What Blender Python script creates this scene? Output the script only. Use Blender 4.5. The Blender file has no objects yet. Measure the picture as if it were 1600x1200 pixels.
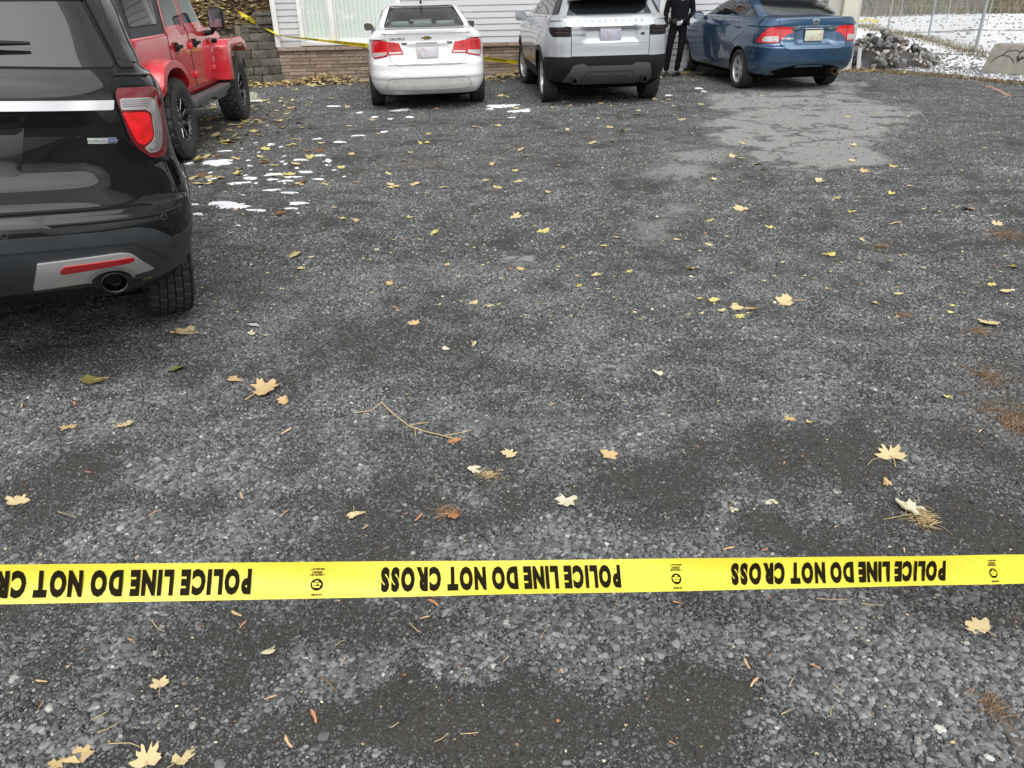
import bpy, bmesh, math, random
import numpy as np
from mathutils import Vector, Matrix, noise
from mathutils.bvhtree import BVHTree
from mathutils.geometry import delaunay_2d_cdt
R = math.radians
rnd = random.Random(7)
SC = bpy.context.scene
COL = SC.collection

# ------------------------------------------------------------------ camera
CAM_H, PITCH, ROLL, FPX = 1.65, 27.3, 1.3, 1202.0
cd = bpy.data.cameras.new("camera"); cam = bpy.data.objects.new("camera", cd); COL.objects.link(cam)
cam.matrix_world = Matrix.Translation((0, 0, CAM_H)) @ Matrix.Rotation(R(90 - PITCH), 4, 'X') @ Matrix.Rotation(R(-ROLL), 4, 'Z')
cd.sensor_width = 36.0; cd.lens = 36.0 * FPX / 1600.0; cd.clip_start = 0.05; cd.clip_end = 600
SC.camera = cam
CM = cam.matrix_world.to_3x3()

def ground(px, py, z=0.0):
    """world point at height z seen at a pixel of the 1600x1200 photograph"""
    d = CM @ Vector(((px - 800) / FPX, (600 - py) / FPX, -1.0))
    t = (z - CAM_H) / d.z
    return Vector((d.x * t, d.y * t, z))

def at_y(px, py, y):
    d = CM @ Vector(((px - 800) / FPX, (600 - py) / FPX, -1.0))
    t = y / d.y
    return Vector((d.x * t, y, CAM_H + d.z * t))

# ------------------------------------------------------------------ world and sun (overcast)
W = bpy.data.worlds.new("World"); SC.world = W; W.use_nodes = True
nt = W.node_tree; nt.nodes.clear()
o_ = nt.nodes.new('ShaderNodeOutputWorld'); bg = nt.nodes.new('ShaderNodeBackground')
sky = nt.nodes.new('ShaderNodeTexSky'); sky.sky_type = 'NISHITA'; sky.sun_disc = False
sky.sun_elevation = R(52); sky.sun_rotation = R(180); sky.air_density = 1.0; sky.dust_density = 3.0
hs = nt.nodes.new('ShaderNodeHueSaturation'); hs.inputs['Saturation'].default_value = 0.03
tc = nt.nodes.new('ShaderNodeTexCoord'); mp = nt.nodes.new('ShaderNodeMapping'); mp.inputs['Scale'].default_value = (1, 1, 2.6)
nz = nt.nodes.new('ShaderNodeTexNoise'); nz.inputs['Scale'].default_value = 2.2; nz.inputs['Detail'].default_value = 5
rp = nt.nodes.new('ShaderNodeValToRGB'); rp.color_ramp.elements[0].position = .34; rp.color_ramp.elements[1].position = .68
rp.color_ramp.elements[0].color = (.66, .67, .68, 1); rp.color_ramp.elements[1].color = (1.5, 1.5, 1.5, 1)
mx = nt.nodes.new('ShaderNodeMix'); mx.data_type = 'RGBA'; mx.blend_type = 'MULTIPLY'; mx.inputs['Factor'].default_value = 1
L = nt.links.new
L(tc.outputs['Generated'], mp.inputs['Vector']); L(mp.outputs[0], nz.inputs['Vector']); L(nz.outputs['Fac'], rp.inputs['Fac'])
L(sky.outputs[0], hs.inputs['Color']); L(hs.outputs[0], mx.inputs['A']); L(rp.outputs[0], mx.inputs['B'])
sz_ = nt.nodes.new('ShaderNodeSeparateXYZ'); L(tc.outputs['Generated'], sz_.inputs[0])
mz = nt.nodes.new('ShaderNodeMapRange'); mz.inputs['From Min'].default_value = 0; mz.inputs['From Max'].default_value = .9; mz.inputs['To Min'].default_value = 1.15; mz.inputs['To Max'].default_value = 2.0
L(sz_.outputs['Z'], mz.inputs['Value']); vm = nt.nodes.new('ShaderNodeVectorMath'); vm.operation = 'SCALE'; L(mx.outputs['Result'], vm.inputs[0]); L(mz.outputs[0], vm.inputs['Scale'])
L(vm.outputs[0], bg.inputs['Color']); bg.inputs['Strength'].default_value = 0.112
L(bg.outputs[0], o_.inputs['Surface'])
sd = bpy.data.lights.new("sun", 'SUN'); sun = bpy.data.objects.new("sun", sd); COL.objects.link(sun)
sd.energy = 1.5; sd.angle = R(64); sd.color = (1, .975, .94)
sun.rotation_euler = (R(34), R(20), 0); sun.location = (0, 0, 20)
SC.view_settings.view_transform = 'Standard'; SC.view_settings.look = 'None'
SC.view_settings.exposure = 0.14; SC.view_settings.gamma = 1.0
SC.cycles.max_bounces = 6; SC.cycles.glossy_bounces = 3; SC.cycles.diffuse_bounces = 2; SC.cycles.transparent_max_bounces = 8

# ------------------------------------------------------------------ material helpers
MATS = {}
def mat(name, col, rough=.6, metal=0., coat=0., spec=.5, var=0., vscale=8., bump=0., bscale=60., trans=0., dirt=None):
    if name in MATS: return MATS[name]
    m = bpy.data.materials.new(name); m.use_nodes = True; t = m.node_tree; b = t.nodes['Principled BSDF']
    b.inputs['Base Color'].default_value = (*col, 1); b.inputs['Roughness'].default_value = rough
    b.inputs['Metallic'].default_value = metal; b.inputs['Coat Weight'].default_value = coat
    b.inputs['Coat Roughness'].default_value = .04
    b.inputs['Specular IOR Level'].default_value = spec
    b.inputs['Transmission Weight'].default_value = trans
    tcn = t.nodes.new('ShaderNodeTexCoord')
    if var > 0:
        n = t.nodes.new('ShaderNodeTexNoise'); n.inputs['Scale'].default_value = vscale; n.inputs['Detail'].default_value = 6; n.inputs['Roughness'].default_value = .65
        t.links.new(tcn.outputs['Object'], n.inputs['Vector'])
        r = t.nodes.new('ShaderNodeValToRGB'); r.color_ramp.elements[0].position = .3; r.color_ramp.elements[1].position = .7
        a = tuple(max(0, c * (1 - var)) for c in col); c2 = tuple(min(1, c * (1 + var)) for c in col)
        if dirt: a = dirt
        r.color_ramp.elements[0].color = (*a, 1); r.color_ramp.elements[1].color = (*c2, 1)
        t.links.new(n.outputs['Fac'], r.inputs['Fac']); t.links.new(r.outputs[0], b.inputs['Base Color'])
    if bump > 0:
        n = t.nodes.new('ShaderNodeTexNoise'); n.inputs['Scale'].default_value = bscale; n.inputs['Detail'].default_value = 5
        t.links.new(tcn.outputs['Object'], n.inputs['Vector'])
        bp = t.nodes.new('ShaderNodeBump'); bp.inputs['Strength'].default_value = bump; bp.inputs['Distance'].default_value = .01
        t.links.new(n.outputs['Fac'], bp.inputs['Height']); t.links.new(bp.outputs[0], b.inputs['Normal'])
    MATS[name] = m
    return m

def paint(name, col, metal=0., rough=.35, grime=(.12, .11, .10), ztop=.55, amt=.5, sp=.5):
    """car paint with road film low down on the panels"""
    if name in MATS: return MATS[name]
    m = mat(name, col, rough, metal, 1.0, sp); t = m.node_tree; b = t.nodes['Principled BSDF']
    tcn = t.nodes.new('ShaderNodeTexCoord'); sx = t.nodes.new('ShaderNodeSeparateXYZ'); t.links.new(tcn.outputs['Object'], sx.inputs[0])
    mr = t.nodes.new('ShaderNodeMapRange'); mr.inputs['From Min'].default_value = ztop; mr.inputs['From Max'].default_value = .15
    mr.inputs['To Min'].default_value = 0; mr.inputs['To Max'].default_value = amt; t.links.new(sx.outputs['Z'], mr.inputs['Value'])
    n = t.nodes.new('ShaderNodeTexNoise'); n.inputs['Scale'].default_value = 9; n.inputs['Detail'].default_value = 8; n.inputs['Roughness'].default_value = .7
    t.links.new(tcn.outputs['Object'], n.inputs['Vector'])
    mr2 = t.nodes.new('ShaderNodeMapRange'); mr2.inputs['From Min'].default_value = .3; mr2.inputs['From Max'].default_value = .75
    t.links.new(n.outputs['Fac'], mr2.inputs['Value'])
    ad = t.nodes.new('ShaderNodeMath'); ad.operation = 'MULTIPLY_ADD'; ad.inputs[1].default_value = .05; ad.use_clamp = True
    ml = t.nodes.new('ShaderNodeMath'); ml.operation = 'MULTIPLY'
    t.links.new(mr.outputs[0], ml.inputs[0]); t.links.new(mr2.outputs[0], ml.inputs[1])
    t.links.new(mr2.outputs[0], ad.inputs[0]); t.links.new(ml.outputs[0], ad.inputs[2])
    mixc = t.nodes.new('ShaderNodeMix'); mixc.data_type = 'RGBA'; mixc.inputs['A'].default_value = (*col, 1); mixc.inputs['B'].default_value = (*grime, 1)
    t.links.new(ad.outputs[0], mixc.inputs['Factor']); t.links.new(mixc.outputs['Result'], b.inputs['Base Color'])
    cw = t.nodes.new('ShaderNodeMath'); cw.operation = 'SUBTRACT'; cw.inputs[0].default_value = 1; t.links.new(ad.outputs[0], cw.inputs[1])
    t.links.new(cw.outputs[0], b.inputs['Coat Weight'])
    return m

RUB = mat('tyre rubber', (.018, .018, .019), .75, var=.5, vscale=20, dirt=(.035, .033, .03), bump=.3, bscale=90)
BLKP = mat('black plastic', (.010, .011, .012), .5, spec=.25, var=.25, vscale=15, bump=.2, bscale=300)
GRYP = mat('grey plastic cladding', (.036, .041, .046), .42, var=.2, vscale=9, bump=.15, bscale=400)
GLASSD = mat('dark glass', (.012, .014, .016), .03, coat=.0, spec=.9)
CHROME = mat('chrome', (.85, .86, .87), .06, metal=1)
ALLOY = mat('alloy', (.62, .63, .65), .25, metal=1, var=.2, vscale=30)
SATIN = mat('satin silver', (.45, .45, .45), .38, metal=.6)
GAP = mat('panel gap', (.004, .004, .004), .9)
DARK = mat('underbody', (.004, .004, .004), .95, spec=.1)
REDL = mat('red lens', (.55, .008, .012), .12, coat=1, var=.25, vscale=60)
REDD = mat('dark red lens', (.22, .006, .010), .10, coat=1)
CLRL = mat('clear lens', (.62, .60, .60), .18, coat=1, metal=.35)
YEL = mat('tape yellow', (.90, .80, .03), .3, spec=.5)
INK = mat('tape ink', (.010, .008, .002), .7, spec=.08)

# ------------------------------------------------------------------ object helpers
def link(o, parent=None):
    COL.objects.link(o)
    if parent is not None: o.parent = parent
    return o
def tag(o, label=None, cat=None, group=None, kind=None):
    if label: o['label'] = label
    if cat: o['category'] = cat
    if group: o['group'] = group
    if kind: o['kind'] = kind
    return o
def empty(name, loc=(0, 0, 0), rz=0.0, label=None, cat=None, group=None):
    o = bpy.data.objects.new(name, None); COL.objects.link(o); o.location = loc; o.rotation_euler = (0, 0, rz)
    o.empty_display_size = .1
    return tag(o, label, cat, group)
class MB:
    """collects verts and faces; build() links ONE mesh object"""
    def __init__(s): s.v = []; s.f = []; s.mi = []; s.cur = 0
    def add(s, vs, fs, mi=None):
        n = len(s.v); s.v.extend([tuple(v) for v in vs]); s.f.extend([tuple(i + n for i in f) for f in fs])
        s.mi.extend([s.cur if mi is None else mi] * len(fs)); return s
    def box(s, c, d, rz=0, mi=None, taper=1.0, rx=0, ry=0):
        hx, hy, hz = d[0] / 2, d[1] / 2, d[2] / 2
        M = Matrix.Translation(c) @ Matrix.Rotation(rz, 4, 'Z') @ Matrix.Rotation(ry, 4, 'Y') @ Matrix.Rotation(rx, 4, 'X')
        vs = [M @ Vector((x * hx * (taper if z > 0 else 1), y * hy * (taper if z > 0 else 1), z * hz)) for z in (-1, 1) for x, y in ((-1, -1), (1, -1), (1, 1), (-1, 1))]
        return s.add(vs, [(3, 2, 1, 0), (4, 5, 6, 7), (0, 1, 5, 4), (1, 2, 6, 5), (2, 3, 7, 6), (3, 0, 4, 7)], mi)
    def tube(s, pts, r, n=8, mi=None, cap=True):
        pts = [Vector(p) for p in pts]; rs = r if isinstance(r, (list, tuple)) else [r] * len(pts); vs = []; fs = []
        for i, p in enumerate(pts):
            t = (pts[min(i + 1, len(pts) - 1)] - pts[max(i - 1, 0)]).normalized()
            a = t.cross(Vector((0, 0, 1)));  a = a.normalized() if a.length > 1e-3 else Vector((1, 0, 0))
            b = t.cross(a)
            for k in range(n):
                q = 2 * math.pi * k / n; vs.append(p + rs[i] * (math.cos(q) * a + math.sin(q) * b))
        for i in range(len(pts) - 1):
            for k in range(n):
                k2 = (k + 1) % n; fs.append((i * n + k, i * n + k2, (i + 1) * n + k2, (i + 1) * n + k))
        if cap: fs.append(tuple(range(n - 1, -1, -1))); m = (len(pts) - 1) * n; fs.append(tuple(range(m, m + n)))
        return s.add(vs, fs, mi)
    def lathe(s, prof, n=32, axis='X', mi=None, M=None, close=False):
        """prof: list of (axial, radius)"""
        vs = []; fs = []
        for a, r in prof:
            for k in range(n):
                q = 2 * math.pi * k / n; c, d = r * math.cos(q), r * math.sin(q)
                v = Vector((a, c, d)) if axis == 'X' else (Vector((c, a, d)) if axis == 'Y' else Vector((c, d, a)))
                vs.append(M @ v if M else v)
        m = len(prof)
        for i in range(m if close else m - 1):
            for k in range(n):
                k2 = (k + 1) % n; j = (i + 1) % m; fs.append((i * n + k, i * n + k2, j * n + k2, j * n + k))
        return s.add(vs, fs, mi)
    def prism(s, poly, a0, a1, axis='X', mi=None, M=None):
        """extrude a 2-D polygon between a0 and a1 along an axis; poly in the two other axes in order"""
        def P(u, v, a):
            q = Vector((a, u, v)) if axis == 'X' else (Vector((u, a, v)) if axis == 'Y' else Vector((u, v, a)))
            return M @ q if M else q
        n = len(poly); vs = [P(u, v, a0) for u, v in poly] + [P(u, v, a1) for u, v in poly]
        fs = [tuple(range(n - 1, -1, -1)), tuple(range(n, 2 * n))] + [(i, (i + 1) % n, n + (i + 1) % n, n + i) for i in range(n)]
        return s.add(vs, fs, mi)
    def build(s, name, mats, parent=None, bevel=0, smooth=35, seg=2, loc=None):
        me = bpy.data.meshes.new(name); me.from_pydata(s.v, [], s.f)
        mats = mats if isinstance(mats, (list, tuple)) else [mats]
        for m in mats: me.materials.append(m)
        if len(mats) > 1: me.polygons.foreach_set('material_index', s.mi)
        bm = bmesh.new(); bm.from_mesh(me); bmesh.ops.recalc_face_normals(bm, faces=bm.faces)
        if bevel:
            es = [e for e in bm.edges if len(e.link_faces) == 2 and e.calc_face_angle(0) > R(28)]
            bmesh.ops.bevel(bm, geom=es, offset=bevel, segments=seg, affect='EDGES', profile=.5, clamp_overlap=True)
        bm.to_mesh(me); bm.free()
        if smooth:
            me.polygons.foreach_set('use_smooth', [True] * len(me.polygons)); me.set_sharp_from_angle(angle=R(smooth))
        o = bpy.data.objects.new(name, me); link(o, parent)
        if loc: o.location = loc
        return o
def pchip(xs, ys, q):
    xs = np.asarray(xs, float); ys = np.asarray(ys, float); h = np.diff(xs); d = np.diff(ys) / h; n = len(xs)
    m = np.zeros(n); m[0] = d[0]; m[-1] = d[-1]
    for i in range(1, n - 1):
        if d[i - 1] * d[i] > 0:
            w1 = 2 * h[i] + h[i - 1]; w2 = h[i] + 2 * h[i - 1]; m[i] = (w1 + w2) / (w1 / d[i - 1] + w2 / d[i])
    q = np.asarray(q, float); i = np.clip(np.searchsorted(xs, q) - 1, 0, n - 2); t = (q - xs[i]) / h[i]
    return ((2 * t ** 3 - 3 * t ** 2 + 1) * ys[i] + (t ** 3 - 2 * t ** 2 + t) * h[i] * m[i] + (-2 * t ** 3 + 3 * t ** 2) * ys[i + 1] + (t ** 3 - t ** 2) * h[i] * m[i + 1])
def sstep(x, a, b):
    t = np.clip((x - a) / (b - a), 0, 1); return t * t * (3 - 2 * t)
def rpoly(pts, r, n=4):
    """round the corners of a 2-D polygon; r one radius or a list"""
    out = []; m = len(pts); rs = r if isinstance(r, (list, tuple)) else [r] * m
    for i in range(m):
        p = Vector(pts[i]).to_2d() if len(pts[i]) > 2 else Vector(pts[i]); a = Vector(pts[i - 1]); b = Vector(pts[(i + 1) % m])
        u = (a - p); v = (b - p); rr = min(rs[i], u.length * .45, v.length * .45)
        if rr < 1e-4: out.append(tuple(p)); continue
        A = p + u.normalized() * rr; B = p + v.normalized() * rr
        for k in range(n + 1):
            t = k / n; out.append(tuple((1 - t) ** 2 * A + 2 * t * (1 - t) * p + t * t * B))
    return out
FONTS = {}
def text_verts(s, bold=0.0):
    """verts (2-D) and faces of a string, cap height ~0.7 units, left bottom at 0"""
    key = (s, bold)
    if key in FONTS: return FONTS[key]
    cu = bpy.data.curves.new('lettering', 'FONT'); cu.body = s; cu.size = 1; cu.offset = bold; cu.resolution_u = 3
    o = bpy.data.objects.new('lettering', cu); COL.objects.link(o)
    dg = bpy.context.evaluated_depsgraph_get(); me = bpy.data.meshes.new_from_object(o.evaluated_get(dg))
    v = np.array([x.co[:2] for x in me.vertices]); f = [tuple(p.vertices) for p in me.polygons]
    bpy.data.objects.remove(o); bpy.data.curves.remove(cu); bpy.data.meshes.remove(me)
    v[:, 0] -= v[:, 0].min(); FONTS[key] = (v, f); return v, f
# ------------------------------------------------------------------ car body as a stack of horizontal outlines
def contour(yr, yf, w, nr, Lr, nf, Lf, K=(34, 26, 16)):
    ph = np.linspace(0, math.pi / 2, 240)
    x = w * np.sin(ph) ** (2 / nr); y = yr + Lr - Lr * np.cos(ph) ** (2 / nr)
    d = np.r_[0, np.cumsum(np.hypot(np.diff(x), np.diff(y)))]; q = np.linspace(0, d[-1], K[0], endpoint=False)
    X = list(np.interp(q, d, x)); Y = list(np.interp(q, d, y))
    q = np.linspace(0, 1, K[1], endpoint=False); X += [w] * K[1]; Y += list(yr + Lr + q * (yf - Lf - yr - Lr))
    x = w * np.sin(ph[::-1]) ** (2 / nf); y = yf - Lf + Lf * np.cos(ph[::-1]) ** (2 / nf)
    d = np.r_[0, np.cumsum(np.hypot(np.diff(x), np.diff(y)))]; q = np.linspace(0, d[-1], K[2])
    X += list(np.interp(q, d, x)); Y += list(np.interp(q, d, y))
    X = np.array(X); Y = np.array(Y)
    return np.r_[X, -X[1:-1][::-1]], np.r_[Y, Y[1:-1][::-1]]

class Body:
    """keys rows: z, yr, yf, w, nr, Lr, nf, Lf, n (sub-slices to the next key)"""
    def __init__(s, keys, deform=None, K=(34, 26, 16)):
        keys = np.array(keys, float); t = np.arange(len(keys)); q = []
        for i in range(len(keys) - 1): q += list(np.linspace(i, i + 1, int(keys[i, 8]), endpoint=False))
        q.append(len(keys) - 1); P = [pchip(t, keys[:, c], q) for c in range(8)]
        V = []
        for z, yr, yf, w, nr, Lr, nf, Lf in zip(*P):
            x, y = contour(yr, yf, w, nr, Lr, nf, Lf, K); V.append(np.c_[x, y, np.full(len(x), z)])
        n = len(V[0]); m = len(V); V = np.vstack(V)
        if deform: V = deform(V)
        F = [(i * n + k, i * n + (k + 1) % n, (i + 1) * n + (k + 1) % n, (i + 1) * n + k) for i in range(m - 1) for k in range(n)]
        F.append(tuple(range(n - 1, -1, -1))); F.append(tuple(range((m - 1) * n, m * n)))
        s.V = V; s.F = F; s.bvh = BVHTree.FromPolygons([Vector(v) for v in V], F)
    def mesh(s, name, mats, parent, arches=(), cuts=(), matfn=None):
        me = bpy.data.meshes.new(name); me.from_pydata([tuple(v) for v in s.V], [], s.F)
        for m in mats: me.materials.append(m)
        if matfn:
            c = [sum((s.V[i] for i in f), np.zeros(3)) / len(f) for f in s.F]
            me.polygons.foreach_set('material_index', [matfn(q) for q in c])
        o = bpy.data.objects.new(name, me); link(o)
        b = MB()
        for (y, z, r, xin, xout) in arches:
            for sg in (-1, 1):
                b.prism([(y + r * math.cos(a), z + r * math.sin(a)) for a in np.linspace(0, 2 * math.pi, 40, endpoint=False)], sg * xin, sg * xout)
        for (poly, a0, a1, ax) in cuts: b.prism(poly, a0, a1, ax)
        if b.v:
            k = b.build('cutter', DARK); k.parent = None
            # one boolean per cutter shell keeps the solver exact
            md = o.modifiers.new('cut', 'BOOLEAN'); md.object = k; md.operation = 'DIFFERENCE'; md.solver = 'EXACT'; md.use_self = True
            md.material_mode = 'TRANSFER'
            dg = bpy.context.evaluated_depsgraph_get(); nm = bpy.data.meshes.new_from_object(o.evaluated_get(dg)); o.modifiers.clear()
            mi_ = [p_.material_index for p_ in nm.polygons]; nm.materials.clear()
            for m in list(mats) + [DARK]: nm.materials.append(m)
            dk = len(mats)
            if cuts: nm.materials.append(mat('cabin lining', (.16, .17, .17), .9))
            for p_, q_ in zip(nm.polygons, mi_):
                h_ = s.bvh.find_nearest(p_.center); p_.material_index = (dk + 1 if cuts and p_.center.z > .9 else dk) if h_[3] > .004 else (q_ if q_ < dk else 0)
            o.data = nm; bpy.data.meshes.remove(me); km = k.data; bpy.data.objects.remove(k); bpy.data.meshes.remove(km); me = nm; me.name = name
        me.polygons.foreach_set('use_smooth', [True] * len(me.polygons)); me.set_sharp_from_angle(angle=R(38)); o.parent = parent
        return o
    def hit(s, mode, u, z):
        if mode == 'R': o = Vector((u, -6, z)); d = Vector((0, 1, 0))
        elif mode == 'F': o = Vector((u, 9, z)); d = Vector((0, -1, 0))
        elif mode == 'SR': o = Vector((6, u, z)); d = Vector((-1, 0, 0))
        elif mode == 'SL': o = Vector((-6, u, z)); d = Vector((1, 0, 0))
        elif mode == 'T': o = Vector((u, z, 6)); d = Vector((0, 0, -1))
        else:   # corner: (mode, ua, ub, yref): beyond ua the ray turns towards the side
            sg = 1 if mode[0] == 'CR' else -1; a = max(0, min(1, (u - mode[1]) / (mode[2] - mode[1]))) * R(75)
            p = Vector((sg * min(u, mode[2]), mode[3], z)); dr = Vector((sg * math.sin(a), -math.cos(a), 0)); side = Vector((sg * math.cos(a), math.sin(a), 0))
            if u > mode[2]: p = p + side * (u - mode[2])
            o = p + dr * 1.2; d = -dr
        h, nn, i, dist = s.bvh.ray_cast(o, d)
        if h is None or dist > 6.5 and mode in ('R',) and False:
            h, nn, i, dist = s.bvh.find_nearest(o + d * (1.2 if not isinstance(mode, str) else 5.0))
        if nn.dot(d) > 0: nn = -nn
        return h, nn
    def piece(s, name, mode, poly, m, parent, off=.003, h=.05, thick=.012, gap=0., gapmat=None, hole=None, curve=0., smooth=50, rimmat=None):
        """a plate that follows the body inside a 2-D outline; hole cuts the middle out (frames)"""
        pts = [Vector(p) for p in poly]; pts = s._densify(pts, h); n = len(pts)
        co = list(pts); edges = [(i, (i + 1) % n) for i in range(n)]
        loops = [(0, n)]
        if hole:
            hp = s._densify([Vector(p) for p in hole], h); k = len(co); co += hp; m2 = len(hp)
            edges += [(k + i, k + (i + 1) % m2) for i in range(m2)]; loops.append((k, m2))
        xs = [p.x for p in pts]; ys = [p.y for p in pts]
        for i in range(1, int((max(xs) - min(xs)) / h) + 1):
            for j in range(1, int((max(ys) - min(ys)) / h) + 1):
                q = Vector((min(xs) + i * h + .0007 * j, min(ys) + j * h + .0003 * i))
                if s._inside(q, pts, h * .35) and not (hole and s._inside(q, hp, -h * .35)): co.append(q)
        r = delaunay_2d_cdt(co, edges, [], 2 if not hole else 2, 1e-6)
        V2, E, F, ov = r[0], r[1], r[2], r[3]
        tri = []
        for f in F:
            c = sum((V2[i] for i in f), Vector((0, 0))) / len(f)
            if s._inside(c, pts, 0) and not (hole and s._inside(c, hp, 0)): tri.append(tuple(f))
        P3 = []; N3 = []
        for v in V2:
            hh, nn = s.hit(mode, v.x, v.y); P3.append(hh); N3.append(nn)
        b = MB()
        b.add([p + nn * off for p, nn in zip(P3, N3)], tri, 0)
        for (k, cnt) in loops:
            ring = [next(j for j in range(len(V2)) if (V2[j] - co[k + i]).length < 1e-5) for i in range(cnt)]
            top = [P3[j] + N3[j] * off for j in ring]; bot = [P3[j] - N3[j] * thick for j in ring]; c = len(ring)
            b.add(top + bot, [(i, (i + 1) % c, c + (i + 1) % c, c + i) for i in range(c)], 1)
        mats = [m, rimmat or m]
        if gap > 0:
            k, cnt = loops[0]; out = []
            for i in range(cnt):
                p = pts[i]; t = (pts[(i + 1) % cnt] - pts[i - 1]); nn = Vector((t.y, -t.x)); nn = nn.normalized() if nn.length > 1e-9 else Vector((0, 0)); out.append(nn)
            area = sum(pts[i].x * pts[(i + 1) % cnt].y - pts[(i + 1) % cnt].x * pts[i].y for i in range(cnt)); sg = 1 if area > 0 else -1
            A = []; B = []
            for i in range(cnt):
                h0, n0 = s.hit(mode, pts[i].x, pts[i].y); q = pts[i] + out[i] * gap * sg; h1, n1 = s.hit(mode, q.x, q.y)
                if (h1 - h0).length > gap * 6: h1 = h0
                A.append(h0 + n0 * (off * .45)); B.append(h1 + n1 * (off * .45))
            b.add(A + B, [(i, (i + 1) % cnt, cnt + (i + 1) % cnt, cnt + i) for i in range(cnt)], 2); mats.append(gapmat or GAP)
        if rimmat is None and gap > 0: mats[1] = gapmat or GAP
        me = bpy.data.meshes.new(name); me.from_pydata(b.v, [], b.f)
        for q in mats: me.materials.append(q)
        me.polygons.foreach_set('material_index', b.mi)
        bm = bmesh.new(); bm.from_mesh(me); bmesh.ops.recalc_face_normals(bm, faces=bm.faces)
        bm.faces.ensure_lookup_table()
        # the plate must face outwards
        acc = 0
        for f in bm.faces:
            if f.material_index == 0:
                c = f.calc_center_median(); hp_, nn, i_, d_ = s.bvh.find_nearest(c); acc += 1 if f.normal.dot(N3[0]) > 0 or f.normal.dot(nn) > 0 else -1
        bm.to_mesh(me); bm.free()
        me.polygons.foreach_set('use_smooth', [True] * len(me.polygons)); me.set_sharp_from_angle(angle=R(smooth))
        o = bpy.data.objects.new(name, me); return link(o, parent)
    @staticmethod
    def _densify(pts, h):
        out = []
        for i in range(len(pts)):
            a, b_ = pts[i], pts[(i + 1) % len(pts)]; k = max(1, int((b_ - a).length / h))
            for j in range(k): out.append(a.lerp(b_, j / k))
        res = [out[0]]
        for p in out[1:]:
            if (p - res[-1]).length > 1e-4: res.append(p)
        if (res[-1] - res[0]).length < 1e-4: res.pop()
        return res
    @staticmethod
    def _inside(q, pts, marg):
        c = False; n = len(pts); dm = 1e9
        for i in range(n):
            a, b_ = pts[i], pts[i - 1]
            if (a.y > q.y) != (b_.y > q.y) and q.x < (b_.x - a.x) * (q.y - a.y) / (b_.y - a.y) + a.x: c = not c
            if marg:
                e = b_ - a; t = max(0, min(1, (q - a).dot(e) / max(e.length_squared, 1e-12))); dm = min(dm, (q - a - e * t).length)
        if marg > 0: return c and dm > marg
        if marg < 0: return c or dm < -marg
        return c
    def text(s, name, st, mode, cx, cz, height, m, parent, off=.006, sx=1.0, bold=0.02, flip=1, spacing=0, shear=0):
        b = MB(); x = 0; items = []
        for chd in st:
            if chd == ' ': x += .35 + spacing; continue
            v, f = text_verts(chd, bold); items.append((v.copy(), f, x)); x += v[:, 0].max() + .09 + spacing
        tot = x - .09 - spacing; k = height / .7
        for v, f, x0 in items:
            vs = []
            for a, c in v:
                u = cx + flip * ((a + x0 - tot / 2) * k * sx + shear * c * k); z = cz + (c - .35) * k; hh, nn = s.hit(mode, u, z); vs.append(hh + nn * off)
            b.add(vs, f)
        return b.build(name, m, parent, smooth=0)
    def strip(s, name, mode, line, wd, m, parent, off=.004, h=.04, closed=False, build=True, b=None):
        pts = [Vector(p) for p in line]; q = []
        for i in range(len(pts) - (0 if closed else 1)):
            a, c = pts[i], pts[(i + 1) % len(pts)]; k = max(1, int((c - a).length / h))
            for j in range(k): q.append(a.lerp(c, j / k))
        if not closed: q.append(pts[-1])
        n = len(q); A = []; B = []
        for i in range(n):
            t = (q[(i + 1) % n] - q[i - 1]) if closed else (q[min(i + 1, n - 1)] - q[max(i - 1, 0)]); t = t.normalized(); nn = Vector((t.y, -t.x)) * wd / 2
            for lst, p in ((A, q[i] + nn), (B, q[i] - nn)):
                hh, n3 = s.hit(mode, p.x, p.y); lst.append(hh + n3 * off)
        fs = [(i, (i + 1) % n, n + (i + 1) % n, n + i) for i in range(n if closed else n - 1)]
        bb = b or MB(); bb.add(A + B, fs)
        return bb.build(name, m, parent, smooth=60) if build else bb

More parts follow.
